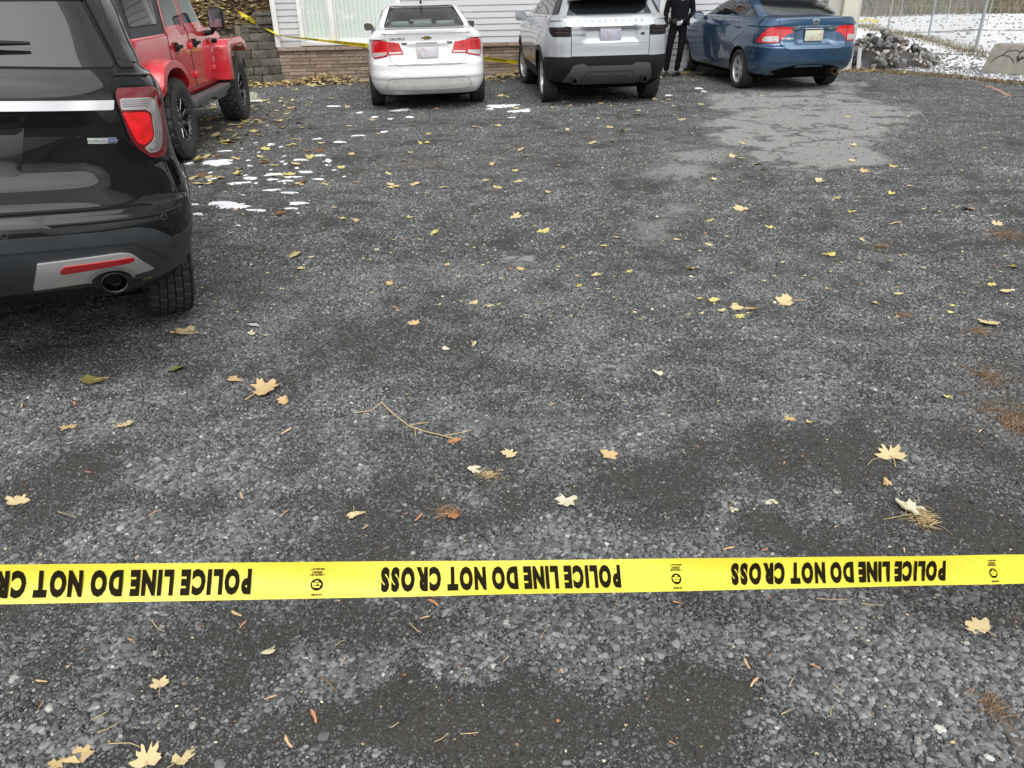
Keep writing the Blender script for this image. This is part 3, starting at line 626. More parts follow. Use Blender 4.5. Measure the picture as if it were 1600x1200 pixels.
# ------------------------------------------------------------------ blue saloon
def blue_saloon(loc, yaw):
    T = empty('parked_sedan', loc, yaw, 'blue four door sedan with chrome trunk trim, rightmost of the parked vehicles', 'car')
    P = paint('blue metallic paint', (.034, .088, .170), .5, .25, (.07, .08, .09), .6, .5)
    def df(V):
        x, y, z = V[:, 0], V[:, 1], V[:, 2]
        V[:, 0] = x * (1 - .05 * sstep(-y, -.3, 1.0) * (z < 1.0) - .08 * sstep(y, 2.6, 3.6))
        fl = .02 * np.exp(-((z - .52) / .16) ** 2) * (np.exp(-(y / .42) ** 2) + np.exp(-((y - 2.70) / .42) ** 2)); V[:, 0] += np.sign(x) * fl * (abs(x) > .7)
        V[:, 1] += .04 * (1 - sstep(abs(x), .26, .36)) * sstep(z, .72, .77) * (1 - sstep(z, .955, .975)) * (y < -.5)
        V[:, 2] += .02 * (1 - (x / .8) ** 2) * sstep(z, 1.0, 1.13) + .06 * sstep(-y, .5, .95) * (z < .45) * (1 - (x / .8) ** 2).clip(0, 1)
        V[:, 1] -= .0 * x
        return V
    B = Body([(.20, -.60, 3.25, .75, 4, .5, 3, .8, 3), (.28, -.74, 3.40, .82, 4, .55, 3, .8, 4), (.36, -.88, 3.48, .855, 4, .58, 3, .8, 5), (.50, -.945, 3.52, .873, 4, .58, 3, .8, 5), (.66, -.975, 3.52, .875, 4, .58, 3, .8, 3),
              (.700, -.970, 3.50, .875, 4, .56, 3, .8, 4), (.735, -.912, 3.45, .872, 4, .55, 3, .8, 4), (.86, -.895, 3.25, .868, 4, .55, 3, .8, 5), (.97, -.885, 2.85, .85, 4, .53, 3, .8, 4), (1.04, -.885, 2.55, .81, 4, .5, 3, .7, 3),
              (1.095, -.88, 2.38, .755, 4, .45, 3, .6, 3), (1.112, -.85, 2.32, .735, 4, .4, 3, .5, 6), (1.122, -.52, 2.26, .71, 4, .36, 3, .45, 5), (1.20, -.28, 2.04, .68, 4, .35, 3, .45, 5), (1.30, .05, 1.75, .635, 4, .34, 3, .45, 5),
              (1.37, .34, 1.45, .58, 4, .32, 3, .4, 4), (1.405, .60, 1.25, .50, 3.5, .28, 3, .3, 3), (1.418, .80, 1.1, .35, 3, .18, 3, .15, 2), (1.422, .92, 1.0, .1, 2, .04, 2, .04, 1)], df)
    body = B.mesh('body', [P, DARK], T, [(0, .318, .365, .55, 1.2), (2.70, .318, .365, .55, 1.2)], (), lambda c: 1 if c[2] < .27 else 0)
    B.piece('rear_window', 'R', rpoly([(-.60, 1.15), (.60, 1.15), (.48, 1.37), (-.48, 1.37)], .04), ior_glass('rear glass', 2.3), T, .004, .05, .005)
    for s in (1, -1):
        md = 'SR' if s > 0 else 'SL'; cr = 'R'; MI = lambda q: [(s * a, c) for a, c in q]
        B.piece('side_window', md, rpoly([(-.22, 1.145), (.80, 1.14), (.80, 1.355), (.42, 1.345), (.05, 1.25)], .04), GLASSD, T, .008, .05, .010)
        B.piece('side_window', md, rpoly([(.86, 1.14), (2.05, 1.12), (1.62, 1.29), (1.25, 1.36), (.86, 1.355)], .04), GLASSD, T, .008, .05, .010)
        B.piece('rear_door', md, rpoly([(.38, .48), (.90, .42), (.90, 1.09), (-.15, 1.10), (-.10, .92), (.28, .74)], .05), P, T, .002, .12, .004, .006)
        B.piece('front_door', md, rpoly([(.92, .42), (2.05, .42), (2.10, .80), (2.05, 1.07), (.92, 1.09)], .05), P, T, .002, .12, .004, .006)
        B.piece('sill', md, rpoly([(.42, .40), (2.28, .40), (2.28, .28), (.42, .28)], .02), P, T, .006, .08, .01)
        B.strip('bumper_seam', md, [(-.80, .60), (-.38, .59)], .006, GAP, T, .003)
        for yh in (.20, 1.18):
            hh, nn = B.hit(md, yh, .97); b = MB(); b.box((hh.x + s * .022, yh, .97), (.018, .17, .03)); b.box((hh.x + s * .008, yh - .07, .97), (.03, .02, .02)); b.box((hh.x + s * .008, yh + .07, .97), (.03, .02, .02)); b.build('door_handle', P, T, bevel=.006)
        lp = B.piece('tail_light', cr, MI(rpoly([(.565, 1.0), (.72, .985), (.79, .90), (.825, .80), (.825, .765), (.575, .765)], .014)), REDL, T, .007, .03, .012, .007, REDD)
        ln = B.piece('lens', cr, MI(rpoly([(.585, .862), (.765, .858), (.79, .80), (.78, .782), (.585, .782)], .014)), CLRL, lp, .011, .03, .003)
        h0, n0 = B.hit('R', s * .64, .82); bb = MB()
        B.strip('', 'R', [(s * .63 + .028 * math.cos(a), .82 + .026 * math.sin(a)) for a in np.linspace(0, 6.283, 14, endpoint=False)], .006, None, None, .014, .05, True, False, bb)
        bb.build('bulb_ring', mat('ring grey', (.25, .25, .26), .2, metal=.6), lp)
        B.piece('tail_light', 'R', [(s * a, c) for a, c in rpoly([(.555, .998), (.40, .992), (.355, .905), (.46, .885), (.555, .79)], .014)], REDL, T, .008, .03, .012, .006, REDD)
        side_mirror(T, s * .79, 1.86, 1.10, P, .19, .14, .05)
    tl = B.piece('trunk_lid', 'R', rpoly([(-.60, 1.095), (-.565, 1.005), (-.562, .78), (-.50, .69), (-.42, .668), (.42, .668), (.50, .69), (.562, .78), (.565, 1.005), (.60, 1.095)], .02), P, T, .0045, .035, .004, .007)
    B.piece('chrome_trim', 'R', rpoly([(-.375, .955), (.375, .955), (.385, .995), (-.385, .995)], .006), CHROME, tl, .020, .04, .03)
    eb = B.strip('badge', 'R', rpoly([(-.052, 1.088), (.052, 1.088), (.046, 1.0), (-.046, 1.0)], .015), .010, CHROME, tl, .012, .02, True)
    b2 = MB()
    for ln in ([(-.030, 1.078), (-.022, 1.008)], [(.030, 1.078), (.022, 1.008)], [(-.024, 1.040), (.024, 1.040)]): B.strip('', 'R', ln, .013, None, None, .013, .02, False, False, b2)
    b2.build('emblem', CHROME, eb)
    B.text('lettering', 'HYBRID', 'R', -.435, .825, .026, CHROME, tl, .008, 1.45, .02, shear=.2)
    plate_obj(B, 'R', 0, .86, tl, ('green', (.50, .52, .54), (.55, .57, .42), (.50, .35, .33)))
    B.piece('diffuser', 'R', rpoly([(-.60, .33), (-.50, .375), (-.2, .43), (.2, .43), (.50, .375), (.60, .33), (.5, .27), (-.5, .27)], .02), DARK, T, .003, .05, .01)
    b = MB(); b.lathe([(-.60, .05), (-.93, .05), (-.93, .04), (-.70, .04), (-.70, .001)], 20, 'Y', M=Matrix.Translation((.43, 0, .315))); b.build('exhaust', mat('pipe rusty', (.10, .07, .05), .5, metal=.8), T)
    b = MB(); b.box((0, 1.3, .23), (1.3, 3.5, .06)); b.box((0, -.35, .34), (.9, .5, .10)); b.tube([(-.4, -.60, .32), (.38, -.60, .32)], .06, 12); b.build('chassis', DARK, T)
    for s in (1, -1):
        for y in (0, 2.70): wheel('wheel', T, s * .765, y, .316, .205, .222, s, 'seven')
    b = MB()
    for k in range(2):
        x0 = .0 + k * .22
    return T
# ------------------------------------------------------------------ black three-row SUV close to the camera
def black_suv(loc, yaw, tilt):
    T = empty('parked_suv', loc, yaw, 'large black SUV close by with chrome strip and red tail light', 'car'); T.rotation_euler = (0, R(tilt), yaw)
    P = paint('black paint', (.0035, .004, .005), 0, .5, (.05, .05, .048), .95, .06, .0)
    def df(V):
        x, y, z = V[:, 0], V[:, 1], V[:, 2]
        V[:, 0] = x * (1 - .045 * sstep(-y, -.1, 1.1) * (z < 1.3) - .07 * sstep(y, 3.0, 3.9))
        fl = .035 * np.exp(-((z - .72) / .24) ** 2) * (np.exp(-((y) / .52) ** 2) + np.exp(-((y - 2.865) / .52) ** 2)); V[:, 0] += np.sign(x) * fl * (abs(x) > .7)
        # hatch is recessed below the glass for the plate
        V[:, 1] += .03 * (1 - sstep(abs(x), .50, .64)) * sstep(z, .86, .93) * (1 - sstep(z, 1.12, 1.15)) * (y < -.6)
        return V
    K = [(.30, -.82, 3.5, .86, 4, .6, 3, .8, 4), (.40, -.96, 3.7, .93, 4, .6, 3, .8, 8), (.48, -1.05, 3.8, .955, 4, .6, 3, .8, 6), (.58, -1.13, 3.88, .975, 4, .58, 3, .8, 7), (.67, -1.155, 3.9, .982, 4, .56, 3, .8, 6),
         (.735, -1.155, 3.9, .985, 4, .56, 3, .8, 4), (.765, -1.135, 3.9, .985, 4, .56, 3, .8, 5), (.80, -1.085, 3.89, .985, 4, .55, 3, .8, 8), (.95, -1.075, 3.85, .952, 4, .55, 3, .8, 10), (1.10, -1.06, 3.65, .938, 4.4, .52, 3, .8, 8),
         (1.22, -1.045, 3.2, .935, 4.3, .5, 3, .8, 6), (1.285, -1.02, 2.75, .905, 4.4, .48, 3, .7, 4), (1.32, -.995, 2.45, .845, 4.4, .46, 3, .6, 5), (1.42, -.92, 2.2, .81, 4.4, .44, 3, .5, 6), (1.56, -.82, 1.85, .775, 4.4, .42, 3, .5, 6),
         (1.67, -.74, 1.5, .71, 4, .4, 3, .4, 4), (1.73, -.60, 1.3, .62, 4, .35, 3, .4, 3), (1.76, -.3, 1.1, .48, 3.5, .25, 3, .3, 3), (1.775, .1, .8, .2, 3, .1, 3, .1, 1)]
    K = [(k[0], k[1] + .12) + k[2:] for k in K]
    B = Body(K, df, (60, 60, 16))
    B.mesh('body', [P], T, [(0, .375, .43, .60, 1.3), (2.865, .375, .43, .60, 1.3)])
    P.node_tree.nodes['Principled BSDF'].inputs['Coat Roughness'].default_value = .012; GP = ior_glass('privacy glass', 1.65)
    # hatch: lower panel in paint, glass above, chrome strip between the lamps
    h = B.piece('tailgate', 'R', rpoly([(-.70, 1.318), (-.675, 1.235), (-.70, 1.05), (-.79, .955), (-.795, .87), (-.72, .80), (-.58, .785), (.58, .785), (.72, .80), (.795, .87), (.79, .955), (.70, 1.05), (.675, 1.235), (.70, 1.318)], [.01, .02, .03, .02, .05, .05, .03, .03, .05, .05, .02, .03, .02, .01]), P, T, .005, .03, .010, .006)
    w = B.piece('rear_window', 'R', rpoly([(-.715, 1.328), (.715, 1.328), (.60, 1.66), (-.60, 1.66)], .03), GP, T, .005, .04, .008, .006)
    B.piece('window_band', 'R', rpoly([(-.66, 1.575), (0, 1.535), (.66, 1.575), (.60, 1.655), (-.60, 1.655)], .03), BLKP, w, .008, .04, .003)
    for s in (1, -1):
        md = 'SR' if s > 0 else 'SL'; cr = ('CR' if s > 0 else 'CL', .72, 1.15, -.93); MI = lambda q: [(s * a, c) for a, c in q]
        B.piece('quarter_panel', cr, [(.723, 1.318), (.722, 1.262), (1.10, 1.255), (1.10, 1.318)] if True else [], P, T, .004, .04, .006, .004)
        B.piece('pillar_window', cr, rpoly([(.735, 1.328), (1.10, 1.328), (.98, 1.60), (.635, 1.64)], .02), GP, T, .006, .04, .008, .004)
        lp = B.piece('tail_light', 'R', MI(rpoly([(0.693, 1.250), (0.844, 1.250), (0.865, 1.235), (0.874, 1.12), (0.865, .99), (0.844, .962), (0.791, .962), (0.721, 1.035), (0.690, 1.21)], [.02, .03, .02, .06, .03, .02, .03, .04, .02], 5)), mat('lamp rim red', (.16, .004, .010), .06, coat=1), T, .014, .018, .03, .004)
        ch = B.piece('lens', 'R', MI(rpoly([(0.702, 1.212), (0.823, 1.212), (0.844, 1.190), (0.851, 1.10), (0.842, 1.015), (0.819, .988), (0.784, .988), (0.767, 1.01), (0.816, 1.045), (0.818, 1.145), (0.798, 1.165), (0.699, 1.168)], [.01, .03, .03, .03, .03, .02, .01, .01, .02, .02, .02, .01], 4)), mat('clear lens ribbed', (.55, .54, .54), .12, coat=1, metal=.5), lp, .018, .014, .006)
        B.piece('reflector', 'R', MI(rpoly([(0.702, 1.158), (0.798, 1.155), (0.809, 1.135), (0.807, 1.05), (0.763, 1.020), (0.737, 1.045)], .016, 4)), mat('lamp bright red', (0.756, .010, .015), .12, coat=1, var=.35, vscale=25), lp, .018, .014, .006)
        b = MB()
        for k in range(4):
            o = .008 * k
            B.strip('', 'R', MI([(0.704, 1.205 - o), (0.823 - o, 1.205 - o), (0.839 - o, 1.185 - o), (0.845 - o, 1.10), (0.837 - o, 1.02), (0.819 - o, .998), (0.784, .998 + o * .5)]), .0025, None, None, .020, .02, False, False, b)
        b.build('lens_rib', mat('rib grey', (.25, .22, .22), .2, metal=.5), lp)
    B.piece('chrome_strip', 'R', rpoly([(-.672, 1.170), (.672, 1.170), (.680, 1.207), (-.680, 1.207)], .006), CHROME, h, .016, .03, .02)
    B.piece('plate_recess', 'R', rpoly([(-.36, 1.155), (.36, 1.155), (.34, 1.10), (.30, .92), (-.30, .92), (-.34, 1.10)], .02), mat('gloss black recess', (.004, .004, .005), .06, coat=1), h, .007, .03, .004)
    plate_obj(B, 'R', 0, 1.02, h, ('blue', (.45, .45, .5), (.55, .57, .6), (.4, .42, .5)))
    # badge: silver plate with lettering and a blue end
    bd = B.piece('badge', 'R', rpoly([(.56, 1.062), (.665, 1.062), (.665, 1.040), (.56, 1.040)], .003), mat('badge silver', (.55, .58, .55), .25, metal=.6), h, .010, .02, .006)
    B.piece('badge_end', 'R', rpoly([(.632, 1.060), (.663, 1.060), (.663, 1.042), (.632, 1.042)], .003), mat('badge blue', (.03, .06, .22), .25), bd, .012, .02, .002)
    B.text('lettering', 'EcoBoost', 'R', .596, 1.051, .010, mat('badge ink', (.05, .06, .06), .4), bd, .0125, 1.25, .01)
    B.text('lettering', '4WD', 'R', .648, 1.051, .010, SATIN, bd, .0145, 1.2, .02)
    # wiper
    b = MB(); q = []
    for x in np.linspace(.0, .42, 12): hh, nn = B.hit('R', x, 1.385 + .02 * x); q.append(hh + nn * .035)
    b.tube(q, [.020] * 6 + [.016, .014, .011, .009, .008, .006], 8); b.build('rear_wiper', BLKP, w)
    # bumper
    bp = B.piece('bumper', 'R', rpoly([(-.93, .77), (.93, .77), (.955, .69), (.90, .62), (.80, .675), (-.80, .675), (-.90, .62), (-.955, .69)], .02), P, T, .006, .04, .01, .004)
    CL = GRYP
    c1 = B.piece('bumper_cladding', 'R', rpoly([(-.80, .70), (.58, .695), (.68, .70), (.76, .68), (.86, .60), (.93, .52), (.90, .44), (.62, .43), (-.62, .43), (-.90, .44), (-.93, .52), (-.88, .62)], [.03] * 12), CL, T, .016, .035, .02)
    B.strip('cladding_crease', 'R', [(-.78, .640), (.55, .640), (.66, .635), (.74, .58), (.82, .49)], .006, mat('crease dark', (.02, .023, .026), .5), c1, .018)
    for s in (1, -1):
        md = 'SR' if s > 0 else 'SL'
        B.piece('corner_cladding', md, rpoly([(-1.0, .60), (-.44, .72), (-.40, .60), (-.41, .50), (-.60, .42), (-.95, .42)], .02), CL, T, .010, .05, .02)
        for y0 in (0, 2.865):
            B.strip('arch_cladding', md, [(y0 + .455 * math.cos(a), .375 + .455 * math.sin(a)) for a in np.linspace(-.1, math.pi + .1, 30)], .07, CL, T, .012, .05)
        B.piece('sill', md, rpoly([(.45, .50), (2.38, .50), (2.38, .30), (.45, .30)], .02), CL, T, .012, .1, .02)
        B.piece('side_window', md, rpoly([(-.78, 1.345), (.30, 1.335), (.30, 1.64), (-.55, 1.62)], .04), GP, T, .008, .05, .006)
        B.piece('side_window', md, rpoly([(.34, 1.335), (1.22, 1.33), (1.22, 1.65), (.34, 1.64)], .03), GP, T, .004, .08, .006)
        B.piece('side_window', md, rpoly([(1.26, 1.33), (2.35, 1.31), (1.85, 1.55), (1.62, 1.63), (1.26, 1.65)], .03), GP, T, .004, .08, .006)
        B.piece('rear_door', md, rpoly([(.50, .58), (1.22, .52), (1.22, 1.31), (.26, 1.315), (.32, .95), (.45, .80)], .04), P, T, .002, .12, .004, .006)
        B.piece('front_door', md, rpoly([(1.25, .52), (2.35, .50), (2.40, .95), (2.35, 1.28), (1.25, 1.31)], .04), P, T, .002, .12, .004, .006)
        side_mirror(T, s * .84, 2.15, 1.30, P, .18, .15, .02)
        sv = B.piece('bumper_trim', 'R', [(s * a, c) for a, c in rpoly([(.29, .590), (.60, .602), (.645, .592), (.735, .49), (.64, .475), (.25, .455)], [.006, .02, .05, .01, .01, .01], 5)], mat('silver trim', (.62, .62, .62), .3, metal=.5), T, .024, .022, .02)
        B.piece('reflector_strip', 'R', [(s * a, c) for a, c in rpoly([(.365, .553), (.385, .570), (.645, .578), (.655, .566), (.635, .555), (.365, .536)], .008)], mat('reflector red', (.42, .004, .010), .15, coat=1), sv, .028, .02, .006)
        b = MB(); ring = [(s * .555 + .088 * math.cos(a), .470 + .066 * math.sin(a)) for a in np.linspace(0, math.pi, 16)]
        B.strip('exhaust_surround', 'R', ring, .012, mat('bright satin', (.62, .62, .62), .3, metal=.7), sv, .030, .02)
        B.piece('exhaust_opening', 'R', [(s * .555 + .082 * math.cos(a), .470 + .062 * math.sin(a)) for a in np.linspace(0, 2 * math.pi, 28, endpoint=False)], mat('opening dark', (.03, .028, .026), .5), sv, .026, .03, .003)
        b = MB(); b.lathe([(-.80, .048), (-.975, .048), (-.978, .045), (-.975, .042), (-.88, .041), (-.88, .001)], 32, 'Y', M=Matrix.Translation((s * .565, 0, .455)) @ Matrix.Diagonal((1.15, 1, .95, 1)))
        b.build('exhaust', mat('pipe dark chrome', (.07, .065, .06), .3, metal=1), T)
        for (x, z) in ((.20, .715), (.80, .725)):
            B.strip('parking_sensor', 'R', [(s * x + .013 * math.cos(a), z + .013 * math.sin(a)) for a in np.linspace(0, 6.283, 16, endpoint=False)], .002, mat('sensor ring', (.10, .10, .10), .4), bp, .008, .02, True)
    for c_ in T.children: c_.location.z += .035
    b = MB(); b.box((0, 1.4, .34), (1.4, 3.9, .10)); b.box((0, -.45, .44), (1.1, .5, .12)); b.box((0, 0, .36), (1.4, .10, .10)); b.build('chassis', DARK, T)
    for s in (1, -1):
        for y in (0, 2.865): wheel('wheel', T, s * .855, y, .375, .250, .235, s, 'five', 'winter', seg=160)
    return T

# ------------------------------------------------------------------ red off-roader
def red_jeep(loc, yaw):
    T = empty('offroad_car', loc, yaw, 'red off-roader with black hardtop and big knobbly tyres', 'car')
    P = paint('red paint', (.62, .020, .035), 0, .3, (.20, .08, .07), .9, .30)
    HT = mat('hardtop', (.030, .034, .040), .42, bump=.15, bscale=300)
    HF = .05
    def df(V):
        return V
    B = Body([(.56, -.66, 2.42, .74, 16, .3, 16, .3, 2), (.62, -.68, 2.45, .775, 16, .3, 16, .3, 3), (1.20, -.68, 2.45, .785, 16, .3, 16, .3, 3), (1.255, -.68, 2.43, .78, 16, .3, 16, .3, 2), (1.27, -.67, 2.25, .765, 16, .3, 16, .3, 2),
              (1.30, -.665, 2.10, .76, 14, .3, 12, .3, 4), (1.60, -.63, 1.93, .715, 12, .3, 10, .3, 4), (1.80, -.60, 1.80, .685, 10, .3, 10, .3, 3), (1.86, -.55, 1.70, .65, 8, .3, 8, .3, 2), (1.885, -.4, 1.5, .5, 6, .3, 6, .3, 2), (1.89, 0, 1.0, .2, 4, .2, 4, .2, 1)], df, (30, 44, 16))
    B.mesh('body', [P, HT], T, [(0, .44, .52, .45, 1.3)], matfn=lambda c: 1 if c[2] > 1.275 else 0)
    # bonnet and grille
    Hd = Body([(.80, 2.35, 3.55, .60, 16, .2, 10, .3, 2), (1.10, 2.35, 3.57, .62, 16, .2, 10, .3, 2), (1.17, 2.35, 3.52, .60, 16, .2, 8, .3, 3), (1.215, 2.35, 3.40, .50, 12, .2, 6, .3, 2), (1.225, 2.4, 3.2, .3, 8, .2, 6, .2, 1)], None, (12, 12, 12))
    hd = Hd.mesh('hood', [P], T)
    for s in (1, -1):
        b = MB(); b.tube([(s * .50, 2.75, 1.16), (s * .50, 2.75, 1.25)], .012, 8); b.build('hood_bumper', BLKP, hd)
        md = 'SR' if s > 0 else 'SL'
        # rear fender flare: flat topped arch
        arch = [(-.62, .66), (-.50, .93), (-.38, 1.02), (-.1, 1.06), (.18, 1.03), (.38, .93), (.56, .66)]; inner = [(.47, .62), (.30, .87), (.14, .945), (-.1, .965), (-.30, .93), (-.42, .84), (-.52, .62)]
        # rear fender flare with thickness: profile top slopes outwards
        n = 24
        def arcp(pts, n):
            pts = [Vector(p) for p in pts]; d = [0]
            for i in range(1, len(pts)): d.append(d[-1] + (pts[i] - pts[i - 1]).length)
            out = []
            for k in range(n):
                t = d[-1] * k / (n - 1); i = max(j for j in range(len(d)) if d[j] <= t + 1e-9); i = min(i, len(pts) - 2); out.append(pts[i].lerp(pts[i + 1], (t - d[i]) / (d[i + 1] - d[i])))
            return out
        oo = arcp(rpoly(arch, [0, .1, .1, .1, .1, .1, 0], 5), n); ii = arcp(rpoly(inner[::-1], [0, .1, .1, .1, .1, .1, 0], 5), n)
        V = []; F = []
        for k in range(n):
            o, i = oo[k], ii[k]; t = k / (n - 1); wd = .165 * min(1, 5 * min(t, 1 - t) + .35)
            V += [(s * .775, o.x, o.y), (s * (.785 + wd * .75), o.x * .985 + i.x * .015, o.y - .01), (s * (.785 + wd), o.x * .75 + i.x * .25, o.y * .75 + i.y * .25), (s * (.785 + wd), i.x, i.y), (s * (.775), i.x, i.y)]
        for k in range(n - 1):
            for j in range(5): F.append((k * 5 + j, k * 5 + (j + 1) % 5, (k + 1) * 5 + (j + 1) % 5, (k + 1) * 5 + j))
        F += [(0, 1, 2, 3, 4), tuple((n - 1) * 5 + j for j in (4, 3, 2, 1, 0))]
        b = MB(); b.add(V, F); b.build('rear_fender', P, T, smooth=30)
        # front fender: box with sloping rear face
        b = MB(); q = [(2.34, .60), (2.36, 1.02), (2.46, 1.10), (3.30, 1.10), (3.52, 1.02), (3.58, .90), (3.50, .89), (3.40, .96), (3.25, 1.0), (2.72, 1.0), (2.56, .92), (2.50, .60)]
        b.prism(rpoly(q, [.02, .03, .04, .08, .04, .02, .02, .05, .05, .06, .08, .01], 4), s * .50, s * .955); b.build('front_fender', P, T, bevel=.022, seg=3)
        b = MB(); b.prism([(2.45, .60), (3.3, .60), (3.3, 1.0), (2.45, 1.0)], s * .45, s * .60); b.build('wheel_well', DARK, T)
        # doors and windows
        dr = B.piece('rear_door', md, rpoly([(.57, .645), (1.22, .645), (1.22, 1.265), (1.22, 1.80), (.62, 1.80), (.46, 1.27), (.46, .98)], [.05, .04, 0, .04, .06, .03, .05], 4), P, T, .006, .12, .012, .008)
        df_ = B.piece('front_door', md, rpoly([(1.25, .645), (2.00, .645), (2.10, .78), (2.10, 1.275), (1.80, 1.80), (1.25, 1.80)], [.04, .08, .08, .03, .05, .04], 4), P, T, .006, .12, .012, .008)
        B.piece('window', md, rpoly([(.54, 1.30), (1.16, 1.30), (1.16, 1.755), (.67, 1.755)], .04), GLASSD, dr, .009, .08, .006, .012, BLKP)
        B.piece('window', md, rpoly([(1.31, 1.30), (2.02, 1.30), (1.76, 1.755), (1.31, 1.755)], .04), mat('light glass', (.05, .06, .065), .03, spec=1.0), df_, .009, .08, .006, .012, BLKP)
        B.piece('quarter_window', md, rpoly([(-.56, 1.375), (.30, 1.375), (.34, 1.44), (.40, 1.76), (-.50, 1.76)], .06), GLASSD, T, .004, .08, .006, .012, BLKP)
        for (y, par) in ((.66, dr), (1.42, df_)):
            b = MB(); b.box((s * .808, y, 1.12), (.03, .055, .10)); b.box((s * .835, y + .055, 1.12), (.030, .14, .035)); b.tube([(s * .79, y, 1.12), (s * .845, y, 1.12)], .028, 12); b.build('door_handle', BLKP, par, bevel=.006)
        for (y, par) in ((1.235, dr), (2.13, df_)):
            for z in (.78, 1.10): b = MB(); b.box((s * .80, y, z), (.04, .085, .065)); b.tube([(s * .812, y, z - .04), (s * .812, y, z + .04)], .016, 8); b.build('hinge', P, par, bevel=.006)
        # mirror
        b = MB(); b.box((s * .97, 2.00, 1.37), (.19, .12, .24)); mr = b.build('side_mirror', BLKP, T, bevel=.03, seg=3)
        b = MB(); b.box((s * .97, 1.938, 1.37), (.15, .006, .20)); b.build('mirror_glass', mat('mirror glass', (.35, .37, .40), .05, metal=1), mr, bevel=.0)
        b = MB(); b.tube([(s * .78, 2.03, 1.20), (s * .88, 2.03, 1.21), (s * .93, 2.02, 1.27)], [.035, .03, .028], 8); b.build('mirror_arm', BLKP, mr)
        b = MB(); b.tube([(s * .80, 2.27, 1.10), (s * .86, 2.27, 1.10)], .030, 12); b.build('fuel_cap' if s < 0 else 'side_marker', BLKP, T)
        # emblem marks on the cowl: a star and small white strokes
        st = [(2.245 + (.030 if k % 2 == 0 else .012) * math.sin(k * math.pi / 5), .985 + (.030 if k % 2 == 0 else .012) * math.cos(k * math.pi / 5)) for k in range(10)]
        wm = mat('white decal', (.75, .72, .72), .5)
        B.piece('decal', md, st, wm, T, .004, .03, .001); bb = MB()
        for k in range(3): B.strip('', md, [(2.20, .90 - .022 * k), (2.29, .90 - .022 * k)], .009, None, None, .004, .04, False, False, bb)
        bb.build('decal', wm, T)
        # step bar with two drop steps
        b = MB(); sp = [(.52, .47), (.66, .50), (.74, .45), (1.05, .45), (1.15, .50), (1.42, .50), (1.50, .45), (1.95, .45), (2.05, .50), (2.28, .53), (2.28, .58), (2.0, .575), (.62, .575), (.52, .56)]
        b.prism(rpoly(sp, .03, 3), s * .80, s * .94); b.build('side_step', mat('step grey', (.085, .088, .092), .45, bump=.2, bscale=200), T, bevel=.02, seg=3)
        # tail lamp
        b = MB(); b.box((s * .74, -.71, 1.08), (.15, .06, .24)); b.build('tail_light', REDL, T, bevel=.015)
        b = MB(); b.box((s * .45, 3.62, .92), (.22, .02, .22)); b.build('headlight', CLRL, T, bevel=.02)
    b = MB()
    for k in range(7): b.box((-.27 + .09 * k, 3.585, .95), (.035, .02, .28))
    b.build('grille', BLKP, T)
    b = MB(); b.box((0, 3.85, .62), (1.5, .18, .18)); b.box((0, -.85, .60), (1.5, .16, .18)); b.build('bumper', BLKP, T, bevel=.02)
    b = MB(); b.box((0, 1.3, .52), (.9, 4.2, .14)); b.box((0, 0, .44), (1.5, .14, .14)); b.box((0, 2.95, .44), (1.5, .14, .14)); b.build('chassis', DARK, T)
    B.piece('windscreen', 'F', rpoly([(-.62, 1.33), (.62, 1.33), (.58, 1.78), (-.58, 1.78)], .05), GLASSD, T, .006, .1, .008, .012, BLKP)
    B.piece('rear_window', 'R', rpoly([(-.52, 1.36), (.52, 1.36), (.48, 1.78), (-.48, 1.78)], .05), GLASSD, T, .006, .1, .008, .012, BLKP)
    BR = mat('black rim', (.012, .012, .013), .25, coat=.6)
    bolt = mat('bolt steel', (.6, .6, .6), .3, metal=1)
    Wh = []
    for s in (1, -1):
        for y in (0, 2.95): Wh.append((wheel('wheel', T, s * .80, y, .43, .30, .235, s, 'eight', 'mud', BR, seg=120), s))
    w = wheel('spare_wheel', T, 0, 0, .43, .30, .235, 1, 'eight', 'mud', BR, seg=60); w.location = (0, -.88, 1.05); w.rotation_euler = (0, 0, R(-90))
    for w, s in Wh:
        b = MB()
        for k in range(20):
            a = 2 * math.pi * k / 20; b.tube([(s * .118, .222 * math.cos(a), .222 * math.sin(a)), (s * .130, .222 * math.cos(a), .222 * math.sin(a))], .008, 6)
        for k in range(8):
            a = 2 * math.pi * k / 8 + .3 + .1
            b.tube([(s * .088, .10 * math.cos(a), .10 * math.sin(a)), (s * .098, .21 * math.cos(a), .21 * math.sin(a))], .005, 5)
        b.build('rim_bolts', bolt, w)
    return T
# ------------------------------------------------------------------ noise on numpy arrays
def _hash(ix, iy, s):
    h = (ix.astype(np.int64) * 374761393 + iy.astype(np.int64) * 668265263 + s * 1442695041) & 0xffffffff
    h = ((h ^ (h >> 13)) * 1274126177) & 0xffffffff; return ((h ^ (h >> 16)) & 0xffff) / 65535.0
def vnoise(x, y, s=0):
    ix = np.floor(x); iy = np.floor(y); fx = x - ix; fy = y - iy; fx = fx * fx * (3 - 2 * fx); fy = fy * fy * (3 - 2 * fy)
    a = _hash(ix, iy, s); b = _hash(ix + 1, iy, s); c = _hash(ix, iy + 1, s); d = _hash(ix + 1, iy + 1, s)
    return (a * (1 - fx) + b * fx) * (1 - fy) + (c * (1 - fx) + d * fx) * fy
def fbm(x, y, s=0, o=4):
    t = 0; a = .5; n = 0
    for k in range(o): t = t + a * vnoise(x * 2 ** k, y * 2 ** k, s + k); n += a; a *= .55
    return t / n
